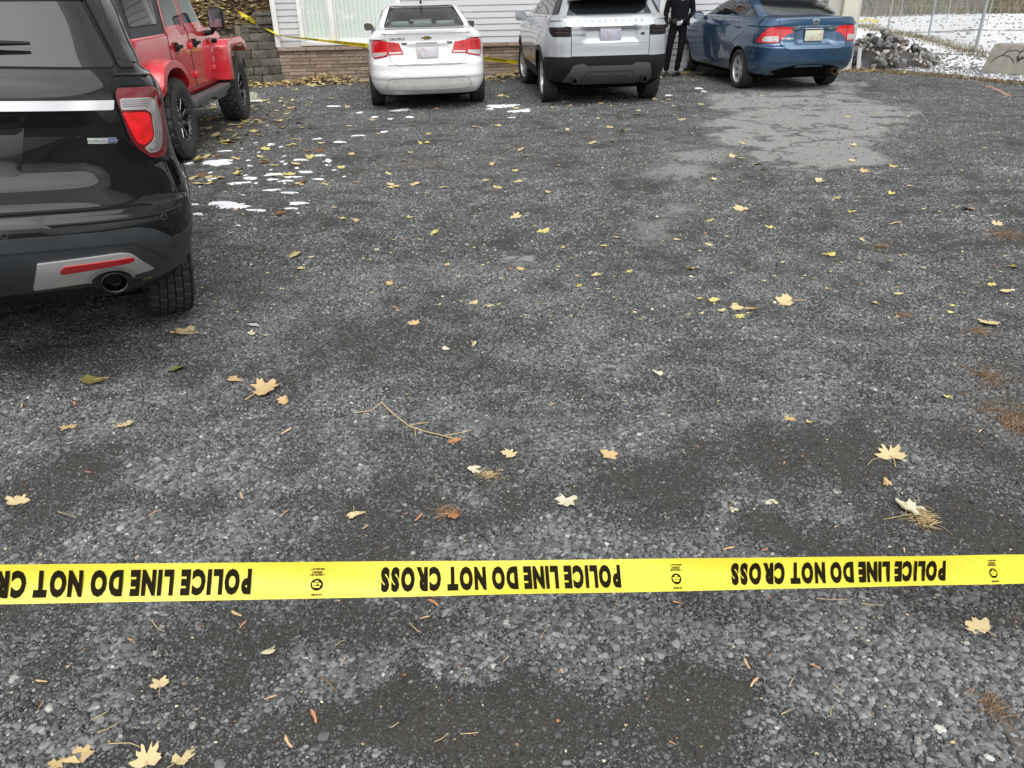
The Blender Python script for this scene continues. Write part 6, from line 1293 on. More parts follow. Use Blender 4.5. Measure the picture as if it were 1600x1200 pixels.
LT = N('leafy soil', .95); cl = LT.mix(LT.noise(25, 6, .8), (.045, .032, .020), (.22, .165, .09)); LT.lk(cl, LT.b.inputs['Base Color'])
o = sheet('bank', -13, B0 - .05, 15.4, 26, .15, bank_z, LT.m, keep=lambda c: c[:, 1] > np.interp(c[:, 0], [p[0] for p in path], [p[1] for p in path]) + .12); tag(o, kind='structure')
LC = [LM['cream'], LM['tan'], LM['yellow'], LM['brown'], LM['tan'], mat('leaf dull', (.30, .22, .12), .8), mat('leaf dull dark', (.13, .09, .05), .8)]
def bank_reg(r):
    x = r.uniform(-9.5, B0 - .1); y = 15.5 + 5.5 * r.random() ** 1.3; pyy = np.interp(x, [p[0] for p in path], [p[1] for p in path]); return (x, y) if y > pyy + .15 else (None, None)
litter('bank_leaves', 10500, bank_reg, (.04, .085), LC, .05, 7, zf=lambda x, y: float(bank_z(np.array([x]), np.array([y]))[0]))
def foot_reg(r):
    x = r.uniform(-7.5, 1.2) if r.random() < .72 else r.uniform(-5.6, -3.2); lim = min(WY - .1, np.interp(x, [p[0] for p in path], [p[1] for p in path]) - .05); return x, lim - abs(r.gauss(0, .33))
litter('leaf_drift', 2300, foot_reg, (.03, .065), LC[:4] + LC[4:], .02, 9, zf=lambda x, y: max(0, .10 - .25 * (16.7 - y)) * (.5 + .5 * math.sin(x * 3)) if y > 16 else 0)
litter('leaf_drift', 420, lambda r: (r.uniform(1.0, 7.5), 16.85 - abs(r.gauss(0, .35))), (.025, .055), LC, .015, 10)
litter('leaf_drift', 300, lambda r: (r.uniform(-5.2, -3.2), r.uniform(9, 14)), (.03, .055), LC, .01, 12)
# crumpled cap by the front wheel of the red car
CA = ground(392, 158); cp = MB(); n = 18; V = [(0, 0, .10)]; F = []; r = random.Random(2)
for j, (q, h_) in enumerate(((.04, .098), (.08, .080), (.10, .045), (.105, .0))):
    for k in range(n): a = 2 * math.pi * k / n; w_ = q * r.uniform(.88, 1.12); V.append((w_ * math.cos(a), w_ * math.sin(a), h_ * r.uniform(.85, 1.1)))
for k in range(n):
    F.append((0, 1 + k, 1 + (k + 1) % n))
    for j in range(3): F.append((1 + j * n + k, 1 + (j + 1) * n + k, 1 + (j + 1) * n + (k + 1) % n, 1 + j * n + (k + 1) % n))
cp.add(V, F); CP = cp.build('cap', mat('camouflage cloth', (.26, .27, .21), .9, var=.8, vscale=25, dirt=(.09, .10, .07)), None, smooth=70); CP.location = (CA.x + .02, CA.y, .005); CP.scale = (1.35, 1.35, 1.35); tag(CP, 'camouflage cap with a white brim lying by the off-roader front wheel', 'cap')
cb_ = MB(); n = 12; top = [(.09 * math.cos(a) + .01, -.045 + .135 * math.sin(a), .012) for a in np.linspace(math.pi, 2 * math.pi, n)]; cb_.add(top + [(x, y, z - .006) for x, y, z in top], [tuple(range(n)), tuple(range(2 * n - 1, n - 1, -1))] + [(i, (i + 1) % n, n + (i + 1) % n, n + i) for i in range(n)])
o = cb_.build('cap_brim', mat('white cloth', (.75, .76, .78), .8), CP); o.rotation_euler = (0, 0, R(38))

# ------------------------------------------------------------------ snow side: fence, rocks, concrete block
GALV = mat('galvanised steel', (.42, .45, .46), .4, metal=.7, var=.15, vscale=20)
FN = empty('chain_link_fence', (0, 0, 0), 0, 'galvanised chain link fence running across the snow', 'fence')
def gz(x, y): return float(terr_z(np.array([x]), np.array([y]))[0])
posts = [FP[2], FP[1], FP[0]]; d0 = (FP[0] - FP[1]); posts.append(FP[0] + d0 * 1.1); posts.append(FP[0] + d0 * 2.2)
HF_ = 1.24; ext = FP[2] + Vector((3.6, -3.0, 0)); ext2 = ext + Vector((3.6, -3.0, 0))
seq = [ext2, ext] + posts
for i, p in enumerate(seq):
    r_ = .038 if i == 2 else .026; z0 = gz(p.x, p.y); b_ = MB(); b_.tube([(p.x, p.y, z0 - .05), (p.x, p.y, z0 + HF_ + .03)], r_, 10); b_.lathe([(z0 + HF_ + .03, r_ * 1.25), (z0 + HF_ + .06, r_ * 1.1), (z0 + HF_ + .085, .002)], 10, 'Z', M=Matrix.Translation((p.x, p.y, 0))); b_.build('post', GALV, FN)
for i in range(len(seq) - 1):
    a, c = seq[i], seq[i + 1]; za, zc = gz(a.x, a.y), gz(c.x, c.y); b_ = MB(); b_.tube([(a.x, a.y, za + HF_), (c.x, c.y, zc + HF_)], .021, 8); b_.build('rail', GALV, FN)
    L_ = math.hypot(c.x - a.x, c.y - a.y); u = Vector(((c.x - a.x) / L_, (c.y - a.y) / L_, 0)); m_ = MB(); s_ = -HF_
    while s_ < L_:
        for sg in (1, -1):
            t0, t1 = s_, s_ + HF_; z0, z1 = (.04, HF_) if sg > 0 else (HF_, .04)
            k0 = max(0, -t0 / (t1 - t0)); k1 = min(1, (L_ - t0) / (t1 - t0))
            if k1 > k0:
                pa = a + u * (t0 + (t1 - t0) * k0); pb = a + u * (t0 + (t1 - t0) * k1); m_.tube([(pa.x, pa.y, za + z0 + (z1 - z0) * k0), (pb.x, pb.y, za + z0 + (z1 - z0) * k1)], .0022, 3, cap=False)
        s_ += .085
    m_.build('mesh', GALV, FN, smooth=0)
F2 = empty('wire_fence', (0, 0, 0), 0, 'thin posted wire fence farther back beyond the snow', 'fence')
pts2 = [(1300, 6, 38), (1409, 9, 36), (1482, 18, 34), (1544, 30, 32), (1650, 48, 30)]
q2 = [at_y(a, c, y) for a, c, y in pts2]
for p in q2: z0 = gz(p.x, p.y); b_ = MB(); b_.tube([(p.x, p.y, z0 - .1), (p.x, p.y, z0 + 1.3)], .022, 6); b_.build('post', GALV, F2)
for a, c in zip(q2, q2[1:]):
    b_ = MB()
    for h_ in (.3, .6, .9, 1.25): b_.tube([(a.x, a.y, gz(a.x, a.y) + h_), (c.x, c.y, gz(c.x, c.y) + h_)], .004, 4)
    b_.build('wire', GALV, F2)
# rocks
def rock_mesh(sd):
    r = random.Random(sd); bm = bmesh.new(); 
    for _ in range(16): v = Vector((r.gauss(0, 1), r.gauss(0, 1), r.gauss(0, 1))).normalized(); bm.verts.new((v.x * r.uniform(.8, 1.1), v.y * r.uniform(.7, 1), v.z * r.uniform(.5, .8)))
    bmesh.ops.convex_hull(bm, input=bm.verts); bmesh.ops.delete(bm, geom=[v for v in bm.verts if not v.link_faces], context='VERTS'); bmesh.ops.bevel(bm, geom=list(bm.edges), offset=.05, segments=1, affect='EDGES')
    me = bpy.data.meshes.new('rock'); bm.to_mesh(me); bm.free(); return me
RM = [mat('rock grey', (.16, .155, .15), .9, var=.45, vscale=4, bump=.4, bscale=8), mat('rock pale', (.30, .285, .26), .9, var=.35, vscale=4, bump=.4, bscale=8), mat('rock brown', (.19, .15, .12), .9, var=.4, vscale=4), mat('rock dark', (.07, .068, .066), .9, var=.4, vscale=4)]
RK = []
for k in range(10): m_ = rock_mesh(k); m_.materials.append(RM[(0, 0, 1, 0, 2, 3, 0, 1, 3, 0)[k]]); RK.append(m_)
r = random.Random(31); c0 = ground(1345, 106); pc = Vector((c0.x + .55, 17.7, 0))
for k in range(290):
    a = r.uniform(0, 6.28); q = math.sqrt(r.random()); x = pc.x + 1.25 * q * math.cos(a) * 1.0; y = pc.y + .95 * q * math.sin(a); hh = .60 * max(0, 1 - q ** 1.3) + .03
    s_ = r.uniform(.05, .10); o = bpy.data.objects.new('rock', RK[k % 10]); link(o); o.location = (x, y, hh + s_ * .2); o.scale = (s_, s_, s_); o.rotation_euler = (r.uniform(0, 3), r.uniform(0, 3), r.uniform(0, 6)); tag(o, 'angular grey rock in the heap behind the blue sedan', 'rock', 'rocks heaped beside the house')
mnd = MB(); n = 24; MR = .8; V = [(pc.x, pc.y, .50)]; F = []
for j, q in enumerate((.35, .7, 1.05)):
    for k_ in range(n): a = 2 * math.pi * k_ / n; V.append((pc.x + 1.25 * MR * q * math.cos(a), pc.y + .95 * MR * q * math.sin(a), (.50 * max(0, 1 - q ** 1.3) - .04 if j < 2 else -.08)))
for k_ in range(n):
    F.append((0, 1 + k_, 1 + (k_ + 1) % n))
    for j in range(2): F.append((1 + j * n + k_, 1 + (j + 1) * n + k_, 1 + (j + 1) * n + (k_ + 1) % n, 1 + j * n + (k_ + 1) % n))
mnd.add(V, F); tag(mnd.build('rubble', RM[3], None), kind='stuff')
# stones standing out of the snow: a loose field nobody could count
b_ = MB(); r = random.Random(12)
for k in range(1500):
    px, py = r.uniform(1345, 1640), r.uniform(20, 108) ; 
    if r.random() < .35: px, py = r.uniform(1400, 1600), r.uniform(84, 108)
    p = ground(px, py)
    if p.y < np.interp(p.x, [q[0] for q in EDGE], [q[1] for q in EDGE]) + .8 or p.y > 44: continue
    s_ = r.uniform(.012, .045) * (1 + (p.y - 17) * .04); me = RK[k % 10]; rot = Matrix.Rotation(r.uniform(0, 6), 3, 'Z') @ Matrix.Rotation(r.uniform(0, 2), 3, 'X'); z0 = gz(p.x, p.y)
    b_.add([rot @ v.co * s_ + Vector((p.x, p.y, z0 + s_ * .1)) for v in me.vertices], [tuple(f.vertices) for f in me.polygons], r.choice((0, 0, 1, 2)))
tag(b_.build('field_stones', [RM[0], RM[2], SNM], None, smooth=0), kind='stuff')
# dry weeds along the fence, green clumps along the verge
def grass(name, n, fn, h_, m_, seed):
    r = random.Random(seed); b_ = MB()
    for k in range(n):
        x, y = fn(r); z = max(-.02, gz(x, y)); hh = r.uniform(.5, 1) * h_; a = r.uniform(0, 6.28); lean = r.uniform(.2, .8) * hh; w_ = .004 + .006 * r.random() * (h_ / .2)
        dx, dy = math.cos(a), math.sin(a); b_.add([(x - w_ * dy, y + w_ * dx, z), (x + w_ * dy, y - w_ * dx, z), (x + lean * .4 * dx + w_ * .7 * dy, y + lean * .4 * dy - w_ * .7 * dx, z + hh * .65), (x + lean * .4 * dx - w_ * .7 * dy, y + lean * .4 * dy + w_ * .7 * dx, z + hh * .65), (x + lean * dx, y + lean * dy, z + hh)], [(0, 1, 2, 3), (3, 2, 4)], r.randrange(len(m_)))
    return tag(b_.build(name, m_, None, smooth=0), kind='stuff')
GM = [mat('verge green', (.075, .10, .035), .8), mat('verge brown', (.20, .13, .08), .8), mat('dry grass', (.33, .27, .16), .8)]
def verge(r): x = r.uniform(6.3, 13.5); e = np.interp(x, [q[0] for q in EDGE], [q[1] for q in EDGE]); return x, e + abs(r.gauss(.25, .34))
grass('verge_grass', 5200, verge, .08, [GM[0], GM[1], GM[1], GM[2]], 3)
def fenceline(r): i = r.randrange(1, 5); t_ = r.random(); a, c = seq[i], seq[i + 1]; return a.x + (c.x - a.x) * t_ + r.gauss(0, .25), a.y + (c.y - a.y) * t_ - abs(r.gauss(0, .35))
grass('dry_weeds', 3000, fenceline, .13, [GM[2], GM[2], GM[1], GM[0]], 4)
grass('dry_weeds', 5200, lambda r: (r.uniform(10, 32), r.gauss(44.5, 1.6)), .7, [GM[1], GM[2], GM[0]], 5)
litter('verge_leaves', 260, verge, (.03, .06), LC, .02, 14)
# concrete block with scrawled lines
c1_, c2_ = ground(1546, 113), ground(1640, 121); BLK = empty('concrete_block', (c1_.x, c1_.y + .25, 0), math.atan2(c2_.y - c1_.y, c2_.x - c1_.x) * .6, 'tan concrete barrier block with black scrawled graffiti', 'concrete block')
b_ = MB(); b_.add([(0, -.28, -.03), (1.5, -.28, -.03), (1.5, .28, -.03), (0, .28, -.03), (.13, -.20, .50), (1.37, -.20, .50), (1.37, .20, .50), (.13, .20, .50)], [(3, 2, 1, 0), (4, 5, 6, 7), (0, 1, 5, 4), (1, 2, 6, 5), (2, 3, 7, 6), (3, 0, 4, 7)])
b_.build('block', mat('tan concrete', (.25, .235, .195), .92, var=.25, vscale=6, bump=.5, bscale=30), BLK, bevel=.02, seg=3)
b_ = MB(); fy = lambda x, z: (x, -.28 + .08 * (z + .03) / .53 - .003, z)
for ln in ([(.14, .17), (.20, .25), (.30, .31), (.42, .30), (.50, .24), (.53, .17)], [(.28, .30), (.36, .36), (.41, .41), (.44, .38), (.50, .41), (.58, .38), (.66, .40)], [(.62, .42), (.56, .30), (.58, .19), (.64, .27), (.72, .30)], [(.66, .48), (.70, .42), (.76, .46)]):
    b_.tube([fy(a, c) for a, c in ln], .007, 5)
b_.tube([fy(.57, .30), fy(.59, .24), fy(.66, .29)], .022, 5); b_.build('graffiti', mat('spray black', (.02, .02, .02), .7), BLK)
# sprayed orange line on the ground, yellow tape scrap
def spray(pts, w, label):
    q = [ground(a, c) for a, c in pts]; V = []; F = []
    for i, p in enumerate(q):
        t_ = (q[min(i + 1, len(q) - 1)] - q[max(i - 1, 0)]).normalized(); nn = Vector((-t_.y, t_.x, 0)) * w * rnd.uniform(.4, .7); V += [(p.x + nn.x, p.y + nn.y, .004), (p.x - nn.x, p.y - nn.y, .004)]
    for i in range(len(q) - 1): F.append((2 * i, 2 * i + 1, 2 * i + 3, 2 * i + 2))
    b_ = MB(); b_.add(V, F); return tag(b_.build('spray_mark', mat('orange spray', (.40, .20, .13), .8, var=.25, vscale=60), None, smooth=0), label, 'marking', None)
spray([(1520, 127), (1526, 128), (1533, 129)], .06, 'short orange spray dash near the concrete block'); spray([(1541, 134), (1549, 137), (1556, 139), (1564, 143), (1571, 147), (1579, 150)], .07, 'long orange spray line on the asphalt near the concrete block')

# ------------------------------------------------------------------ barrier tapes
def tape(name, A, Bp, wd, sag, label, texts, vdir, ripple=.002, n=80, twist=None, logos=(), flipped=True, txt_h=.585, bold=.07):
    """strip between two points with its printed lettering; texts are the distances along it of the right-hand ends"""
    T = empty(name, tuple(A), 0, label, 'tape'); A = Vector(A); Bp = Vector(Bp); Ld = (Bp - A).length; u = (Bp - A).normalized(); vv = Vector(vdir); vv = (vv - u * vv.dot(u)).normalized(); nn = u.cross(vv).normalized()
    def P(s_, v_, off=0):   # v_ in -.5 .. .5
        t_ = s_ / Ld; v2, n2 = vv, nn
        if twist:
            a = twist(t_); v2 = vv * math.cos(a) + nn * math.sin(a); n2 = nn * math.cos(a) - vv * math.sin(a)
        c = u * s_ + Vector((0, 0, -1)) * sag * 4 * t_ * (1 - t_)
        return c + v2 * (v_ * wd) + n2 * (off + ripple * math.sin(s_ * 5.1 + 1.3 + 2 * v_) + ripple * .6 * math.sin(s_ * 13 + 4 * v_) + wd * .07 * (v_ * v_ * 4 - 1))
    V = []; F = []; m = 7
    for side in (0, 1):
        for i in range(n + 1):
            for j in range(m): V.append(P(Ld * i / n, j / (m - 1) - .5, -.0002 if side else 0))
    o_ = (n + 1) * m
    for i in range(n):
        for j in range(m - 1): a = i * m + j; F.append((a, a + 1, a + m + 1, a + m))
    b_ = MB(); b_.add(V[:o_], F); b_.build('band', TAPEM, T, smooth=60)
    def put(string, sx, s0, vc, h_, name_):
        b2 = MB(); x = 0; items = []
        for chd in string:
            if chd == ' ': x += .30; continue
            v, f = text_verts(chd, bold); items.append((v, f, x)); x += v[:, 0].max() + .10
        x -= .10; k = h_ / .7; kx = sx / x
        for v, f, x0 in items:
            vs = []
            for a, c in v:
                d = (a + x0) * kx; vs.append(P(s0 - d if flipped else s0 + d, ((vc * wd) + (-(c - .35) if flipped else (c - .35)) * k) / wd, TOFF))
            b2.add(vs, f)
        return b2.build(name_, INK, T, smooth=0)
    TOFF = .0012 if nn.dot(Vector((0, -1, 0))) > 0 else -.0012
    for s0, w_ in texts: put('POLICE LINE DO NOT CROSS', w_, s0, -.02, wd * txt_h, 'lettering')
    for s0 in logos:
        put('800-255-6499', .030, s0 + .015, .30, .0036, 'small_lettering'); put('COMPANY', .022, s0 + .011, .215, .0040, 'small_lettering'); put('LYNN PEAVEY', .030, s0 + .015, .145, .0040, 'small_lettering'); put('RE-ORDER', .022, s0 + .011, -.40, .0036, 'small_lettering')
        b2 = MB(); dsc = [(s0 + .0130 * math.cos(a), (-.125 * wd + .0125 * math.sin(a)) / wd) for a in np.linspace(0, 2 * math.pi, 28, endpoint=False)]; b2.add([P(a, c, TOFF) for a, c in dsc], [tuple(range(28))])
        lg = b2.build('logo', INK, T, smooth=0); b3 = MB()
        for pl_ in ([(-.0095, -.004), (.0070, -.004), (.0095, .0005), (.0030, .0020), (-.0030, .0005), (-.0095, .0020)], [(-.0095, .0035), (-.003, .0022), (.003, .0038), (.0070, .0030), (.0050, .0062), (-.0050, .0062)], [(-.004, -.0055), (.003, -.0055), (.003, -.0080), (-.004, -.0080)]): b3.add([P(s0 + a, (-.125 * wd - c) / wd, TOFF * 1.6) for a, c in pl_], [tuple(range(len(pl_)))])
        b3.build('logo_mark', YEL, lg, smooth=0)
    return T
tm = N('tape plastic', .32); tcx = tm.mix(tm.noise(6, 4, .6), (.80, .67, .045), (.87, .74, .06)); tm.lk(tcx, tm.b.inputs['Base Color']); TAPEM = tm.m
tr_ = tm.t.nodes.new('ShaderNodeBsdfTranslucent'); tr_.inputs['Color'].default_value = (.85, .72, .05, 1); mxs = tm.t.nodes.new('ShaderNodeMixShader'); mxs.inputs['Fac'].default_value = .25; out_ = tm.t.nodes['Material Output']
tm.lk(tm.b.outputs[0], mxs.inputs[1]); tm.lk(tr_.outputs[0], mxs.inputs[2]); tm.lk(mxs.outputs[0], out_.inputs['Surface'])
def campt(px, py, dep):
    return cam.location + (CM @ Vector(((px - 800) / FPX * dep, (600 - py) / FPX * dep, -dep)))
def wpx(px): return 60.6 - 16.4 * px / 1600
TA = campt(-250, 916, .076 * FPX / wpx(-250)); TB = campt(1850, 884, .076 * FPX / wpx(1850)); Lt = (TB - TA).length; ut = (TB - TA).normalized()
def s_at(px):
    lo, hi = 0, Lt
    for _ in range(40):
        m_ = (lo + hi) / 2; q = CM.transposed() @ (TA + ut * m_ - cam.location); x = 800 + FPX * q.x / -q.z
        if x < px: lo = m_
        else: hi = m_
    return lo
view = ((TA + TB) / 2 - cam.location).normalized(); vdir = ut.cross(view); vdir = vdir if vdir.z > 0 else -vdir
e1, e2, e3 = s_at(392), s_at(970), s_at(1478); w_a = e2 - s_at(595)
tape('barrier_tape', TA, TB, .076, .004, 'yellow barrier tape strung across the foreground, upside down black lettering', [(e1, w_a), (e2, w_a), (e3, e3 - s_at(1145)), (e1 - (e2 - e1), w_a)], vdir, n=200, logos=(s_at(495), s_at(1058), s_at(1552)), ripple=.0026, twist=lambda t_: .16 * math.sin(t_ * 11 + .5) + .07 * math.sin(t_ * 27))
PC = at_y(437, 56, 16.86)
PE = at_y(905, 108, 16.80)
tape('barrier_tape', PC, PE, .085, .0, 'yellow barrier tape sloping down in front of the house wall', [(.75 + .95 * k, .62) for k in range(7)], Vector((0, -.55, 1)), .003, 60, twist=lambda t_: .9 * (1 - min(1, t_ * 4)) , bold=.05)
tape('barrier_tape', at_y(318, -14, 17.6), PC, .075, .02, 'yellow barrier tape slanting down over the leafy bank', [(.8 + .95 * k, .62) for k in range(2)], Vector((.4, -.35, 1)), .006, 50, twist=lambda t_: .5 + 1.2 * math.sin(t_ * 9))
tape('barrier_tape', at_y(1062, 117, 16.75), at_y(1090, 106, 16.8), .03, .0, 'short end of yellow tape at the officer feet', [], Vector((0, -.8, 1)), .003, 20)
sp = ground(1350, 38); b_ = MB(); r = random.Random(5); V = [];
for i in range(13):
    t_ = i / 12; V += [(sp.x - .33 + .75 * t_, sp.y + .25 * math.sin(t_ * 7), gz(sp.x, sp.y) + .10 + .12 * abs(math.sin(t_ * 9))), (sp.x - .33 + .75 * t_ + .03, sp.y + .25 * math.sin(t_ * 7) - .5, gz(sp.x, sp.y) + .05 + .10 * abs(math.cos(t_ * 8)))]
b_.add(V, [(2 * i, 2 * i + 1, 2 * i + 3, 2 * i + 2) for i in range(12)]); tag(b_.build('barrier_tape', TAPEM, None), 'crumpled yellow tape lying on the snow behind the rock heap', 'tape')

# ------------------------------------------------------------------ officer
def officer(loc, rz):
    T = empty('person', loc, rz, 'person in black uniform standing by the house, hands at the belt', 'person')
    J = {'pel': (0, 0, .95, .155, .115), 'wst': (.0, 0, 1.08, .145, .11), 'chs': (.01, 0, 1.30, .175, .125), 'upc': (.01, .01, 1.44, .13, .09), 'nck': (.01, .01, 1.53, .058, .058), 'hd0': (.01, -.005, 1.62, .078, .090), 'hd1': (.01, -.005, 1.70, .078, .092), 'hd2': (.01, .0, 1.76, .05, .06),
         'hl': (-.10, 0, .90, .095, .095), 'kl': (-.155, -.015, .50, .070, .072), 'al': (-.19, .02, .085, .056, .058), 'hr': (.10, 0, .90, .095, .095), 'kr': (.075, -.035, .50, .070, .072), 'ar': (.02, .01, .085, .056, .058),
         'sl': (-.19, .01, 1.43, .070, .072), 'el': (-.265, .03, 1.13, .055, .055), 'wl': (-.245, -.09, .90, .036, .036), 'sr': (.21, .01, 1.43, .070, .072), 'er': (.275, .02, 1.14, .055, .055), 'wr': (.085, -.19, 1.00, .038, .038)}
    E = [('pel', 'wst'), ('wst', 'chs'), ('chs', 'upc'), ('upc', 'nck'), ('nck', 'hd0'), ('hd0', 'hd1'), ('hd1', 'hd2'), ('pel', 'hl'), ('hl', 'kl'), ('kl', 'al'), ('pel', 'hr'), ('hr', 'kr'), ('kr', 'ar'), ('upc', 'sl'), ('sl', 'el'), ('el', 'wl'), ('upc', 'sr'), ('sr', 'er'), ('er', 'wr')]
    # hands: palm and five fingers each, rooted at the wrist
    def hand(pf, w, pd, side, curl):
        w = Vector(w); pd = Vector(pd).normalized(); sv = Vector(side).normalized(); nv = pd.cross(sv); pm = w + pd * .055; J[pf + 'p'] = (*pm, .026, .018); E.append((pf[:0] + wr[pf], pf + 'p'))
        for k, (o_, l_) in enumerate(((-.030, .058), (-.011, .070), (.009, .074), (.028, .066))):
            a = pm + pd * .035 + sv * o_; m_ = a + pd * l_ * .5 + nv * curl * .3; t_ = a + pd * l_ * .75 + nv * curl; J[pf + 'a%d' % k] = (*a, .0095, .0095); J[pf + 'm%d' % k] = (*m_, .0085, .0085); J[pf + 't%d' % k] = (*t_, .0070, .0070); E.extend([(pf + 'p', pf + 'a%d' % k), (pf + 'a%d' % k, pf + 'm%d' % k), (pf + 'm%d' % k, pf + 't%d' % k)])
        a = pm - pd * .01 - sv * .035; t_ = a + pd * .045 - sv * .022 + nv * curl * .4; J[pf + 'a9'] = (*a, .011, .011); J[pf + 't9'] = (*t_, .008, .008); E.extend([(pf + 'p', pf + 'a9'), (pf + 'a9', pf + 't9')])
    wr = {'L': 'wl', 'R': 'wr'}
    hand('L', J['wl'][:3], (-.05, -.25, -1), (0, -1, .2), .03); hand('R', J['wr'][:3], (-1, -.35, -.35), (.1, -.2, 1), .04)
    names = list(J); me = bpy.data.meshes.new('body'); me.from_pydata([J[k][:3] for k in names], [(names.index(a), names.index(c)) for a, c in E], []); o = bpy.data.objects.new('body', me); link(o, T)
    md = o.modifiers.new('skin', 'SKIN'); sv = me.skin_vertices[0].data
    for i, k in enumerate(names): sv[i].radius = J[k][3:5]; sv[i].use_root = (k == 'pel')
    md2 = o.modifiers.new('sub', 'SUBSURF'); md2.levels = 2; md2.render_levels = 2
    dg = bpy.context.evaluated_depsgraph_get(); nm = bpy.data.meshes.new_from_object(o.evaluated_get(dg)); o.modifiers.clear(); o.data = nm; bpy.data.meshes.remove(me); nm.name = 'body'
    UN = mat('black uniform', (.007, .0075, .010), .9, spec=.12, bump=.6, bscale=14); SK = mat('skin', (.48, .28, .20), .5); GV = mat('white glove', (.48, .48, .48), .6)
    nm.materials.clear()
    for m_ in (UN, SK, GV): nm.materials.append(m_)
    wl, wr_ = Vector(J['wl'][:3]), Vector(J['wr'][:3])
    for p in nm.polygons:
        c = p.center; k = 0
        if c.z > 1.52: k = 1
        elif c.x < -.207 and c.z < .89 and c.z > .6: k = 1
        elif c.x < .06 and c.x > -.1 and c.y < -.15 and .85 < c.z < 1.08: k = 2
        p.material_index = k; p.use_smooth = True
    for s_, (a, y_, ang) in ((-1, (-.19, .02, .25)), (1, (.02, .01, .75))):
        b_ = MB(); sec = [(.10, .045, .05, .02), (.06, .05, .085, .0), (0, .052, .075, .0), (-.09, .050, .055, .0), (-.17, .046, .045, .0), (-.205, .022, .03, .0)]
        V = []; n = 12
        for (yy, hw, hh, z0) in sec:
            for k in range(n): q = 2 * math.pi * k / n; V.append((hw * math.cos(q), yy, max(0.002, .5 * hh * 1.6 * (1 + math.sin(q)) * .62 + z0 * 0)))
        F = [(i * n + k, i * n + (k + 1) % n, (i + 1) * n + (k + 1) % n, (i + 1) * n + k) for i in range(len(sec) - 1) for k in range(n)] + [tuple(range(n)), tuple((len(sec) - 1) * n + k for k in range(n))]
        b_.add(V, F); sh = b_.build('shoe', mat('shoe leather', (.018, .014, .013), .35), T, smooth=60); sh.location = (a, y_, 0); sh.rotation_euler = (0, 0, -ang); 
    b_ = MB(); n = 28; V = []
    for z_ in (.985, 1.04):
        for k in range(n): q = 2 * math.pi * k / n; V.append((.172 * math.cos(q), .128 * math.sin(q), z_))
        for k in range(n): q = 2 * math.pi * k / n; V.append((.150 * math.cos(q), .105 * math.sin(q), z_))
    F = [(k, (k + 1) % n, 2 * n + (k + 1) % n, 2 * n + k) for k in range(n)] + [(2 * n + k, 2 * n + (k + 1) % n, 3 * n + (k + 1) % n, 3 * n + k) for k in range(n)] + [(k, (k + 1) % n, n + (k + 1) % n, n + k) for k in range(n)]
    b_.add(V, F)
    for (x_, y_, w_, h_) in ((.185, .0, .06, .16), (-.18, -.02, .05, .11), (-.10, -.125, .06, .08), (.13, .10, .06, .09)): b_.box((x_, y_, .99), (w_, .05, h_))
    b_.build('duty_belt', mat('belt leather', (.012, .012, .012), .3), T, bevel=.006)
    jk = MB(); sec = [(1.03, .178, .135), (1.12, .172, .132), (1.25, .190, .142), (1.36, .195, .135), (1.44, .165, .11)]; n = 28; V = []
    for z_, a, c in sec:
        for k in range(n): q = 2 * math.pi * k / n; w_ = 1 + .03 * math.sin(5 * q + z_ * 21); V.append((.01 + a * w_ * math.cos(q), c * w_ * math.sin(q), z_))
    jk.add(V, [(i * n + k, i * n + (k + 1) % n, (i + 1) * n + (k + 1) % n, (i + 1) * n + k) for i in range(4) for k in range(n)]); jk.build('jacket', UN, T, smooth=70)
    b_ = MB(); b_.box((.04, -.136, 1.375), (.075, .006, .022)); nt_ = b_.build('name_tape', [mat('tape white', (.7, .7, .7), .5)], T); nt_.data.materials.clear(); nt_.data.materials.append(mat('tape white', (.7, .7, .7), .5))
    b_ = MB(); b_.lathe([(-.004, .035), (.004, .035), (.004, .001)], 16, 'X', M=Matrix.Translation((.277, .0, 1.38))); b_.build('shoulder_patch', mat('patch grey', (.45, .47, .52), .6), T)
    hr = MB(); V = []; n = 20
    for z_, a in ((1.66, .088), (1.72, .092), (1.77, .078), (1.80, .04), (1.805, .004)):
        for k in range(n): q = 2 * math.pi * k / n; V.append((.01 + a * math.cos(q), .012 + (a + .014) * math.sin(q) * (.82 if math.sin(q) < 0 and z_ < 1.75 else 1), z_))
    hr.add(V, [(i * n + k, i * n + (k + 1) % n, (i + 1) * n + (k + 1) % n, (i + 1) * n + k) for i in range(4) for k in range(n)]); hr.build('hair', mat('dark hair', (.03, .02, .015), .6), T, smooth=70)
    b_ = MB()
    for s_ in (-1, 1):
        b_.lathe([(-.004, .010), (.004, .001)], 10, 'Y', M=Matrix.Translation((.01 + s_ * .03, -.090, 1.665)) @ Matrix.Rotation(math.pi, 4, 'Z')); 
    b_.build('eyes', mat('eye', (.05, .04, .035), .2), T)
    b_ = MB(); b_.add([(.01, -.092, 1.668), (-.004, -.09, 1.632), (.024, -.09, 1.632), (.01, -.112, 1.636)], [(0, 1, 3), (0, 3, 2), (1, 2, 3)]); b_.build('nose', SK, T)
    b_ = MB(); b_.box((.01, -.088, 1.605), (.045, .010, .009)); b_.build('mouth', mat('lips', (.35, .14, .12), .5), T)
    for s_ in (-1, 1): b_ = MB(); b_.lathe([(-.008, .02), (.004, .028), (.010, .001)], 10, 'X', M=Matrix.Translation((.01 + s_ * .083, .005, 1.655))); b_.build('ear', SK, T)
    T.scale = (.97, 1.02, 1.0); return T
OF = ground(1053, 119); officer((OF.x + .02, OF.y, 0), R(-8))

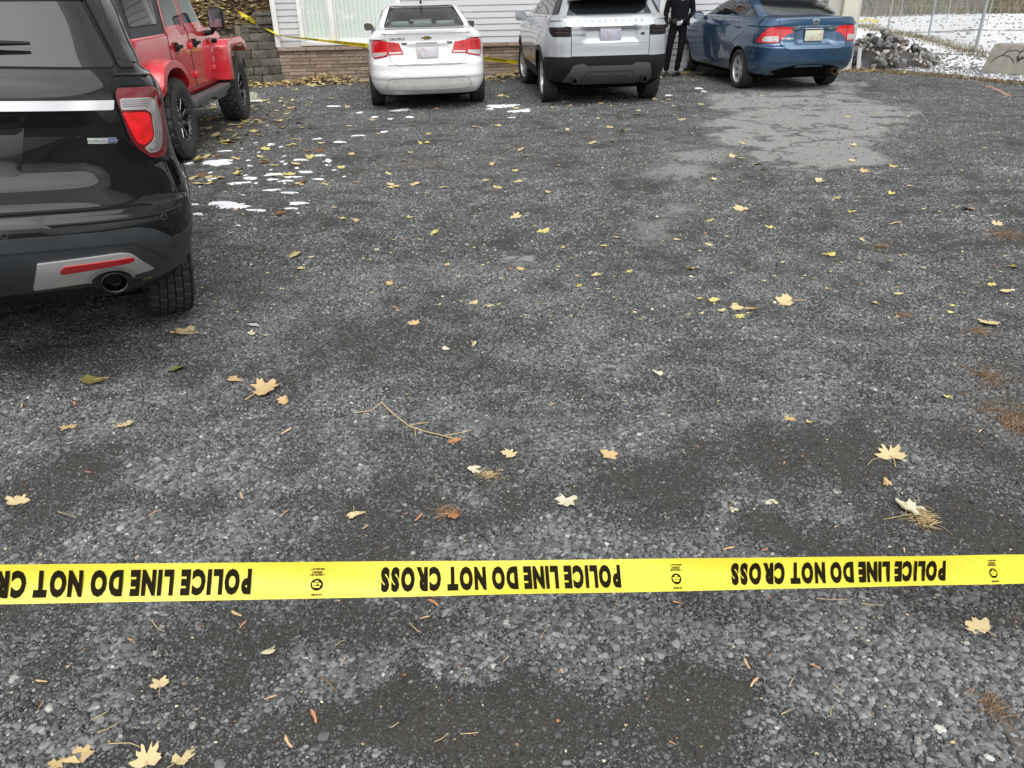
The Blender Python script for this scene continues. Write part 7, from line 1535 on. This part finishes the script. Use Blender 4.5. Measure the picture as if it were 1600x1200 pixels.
# ------------------------------------------------------------------ vehicles on the lot
cr_ = (ground(593, 165) + ground(745, 159)) / 2; white_saloon((cr_.x, cr_.y + .02, 0), R(7.5))
e_ = ground(870, 158); silver_suv((e_.x + .66, e_.y + .05, 0), R(5))
h_ = (ground(1160, 138) + ground(1312, 131)) / 2; blue_saloon((h_.x - .17, h_.y, 0), R(7.2))
j_ = ground(291, 250); red_jeep((j_.x - .95 * math.cos(R(5)) + .08, j_.y - .95 * math.sin(R(5)) + .05, 0), R(5))
k_ = ground(300, 480); psi = R(29); black_suv((k_.x - .98 * math.cos(psi), k_.y - .98 * math.sin(psi), .080 * .98), psi, 4.5)
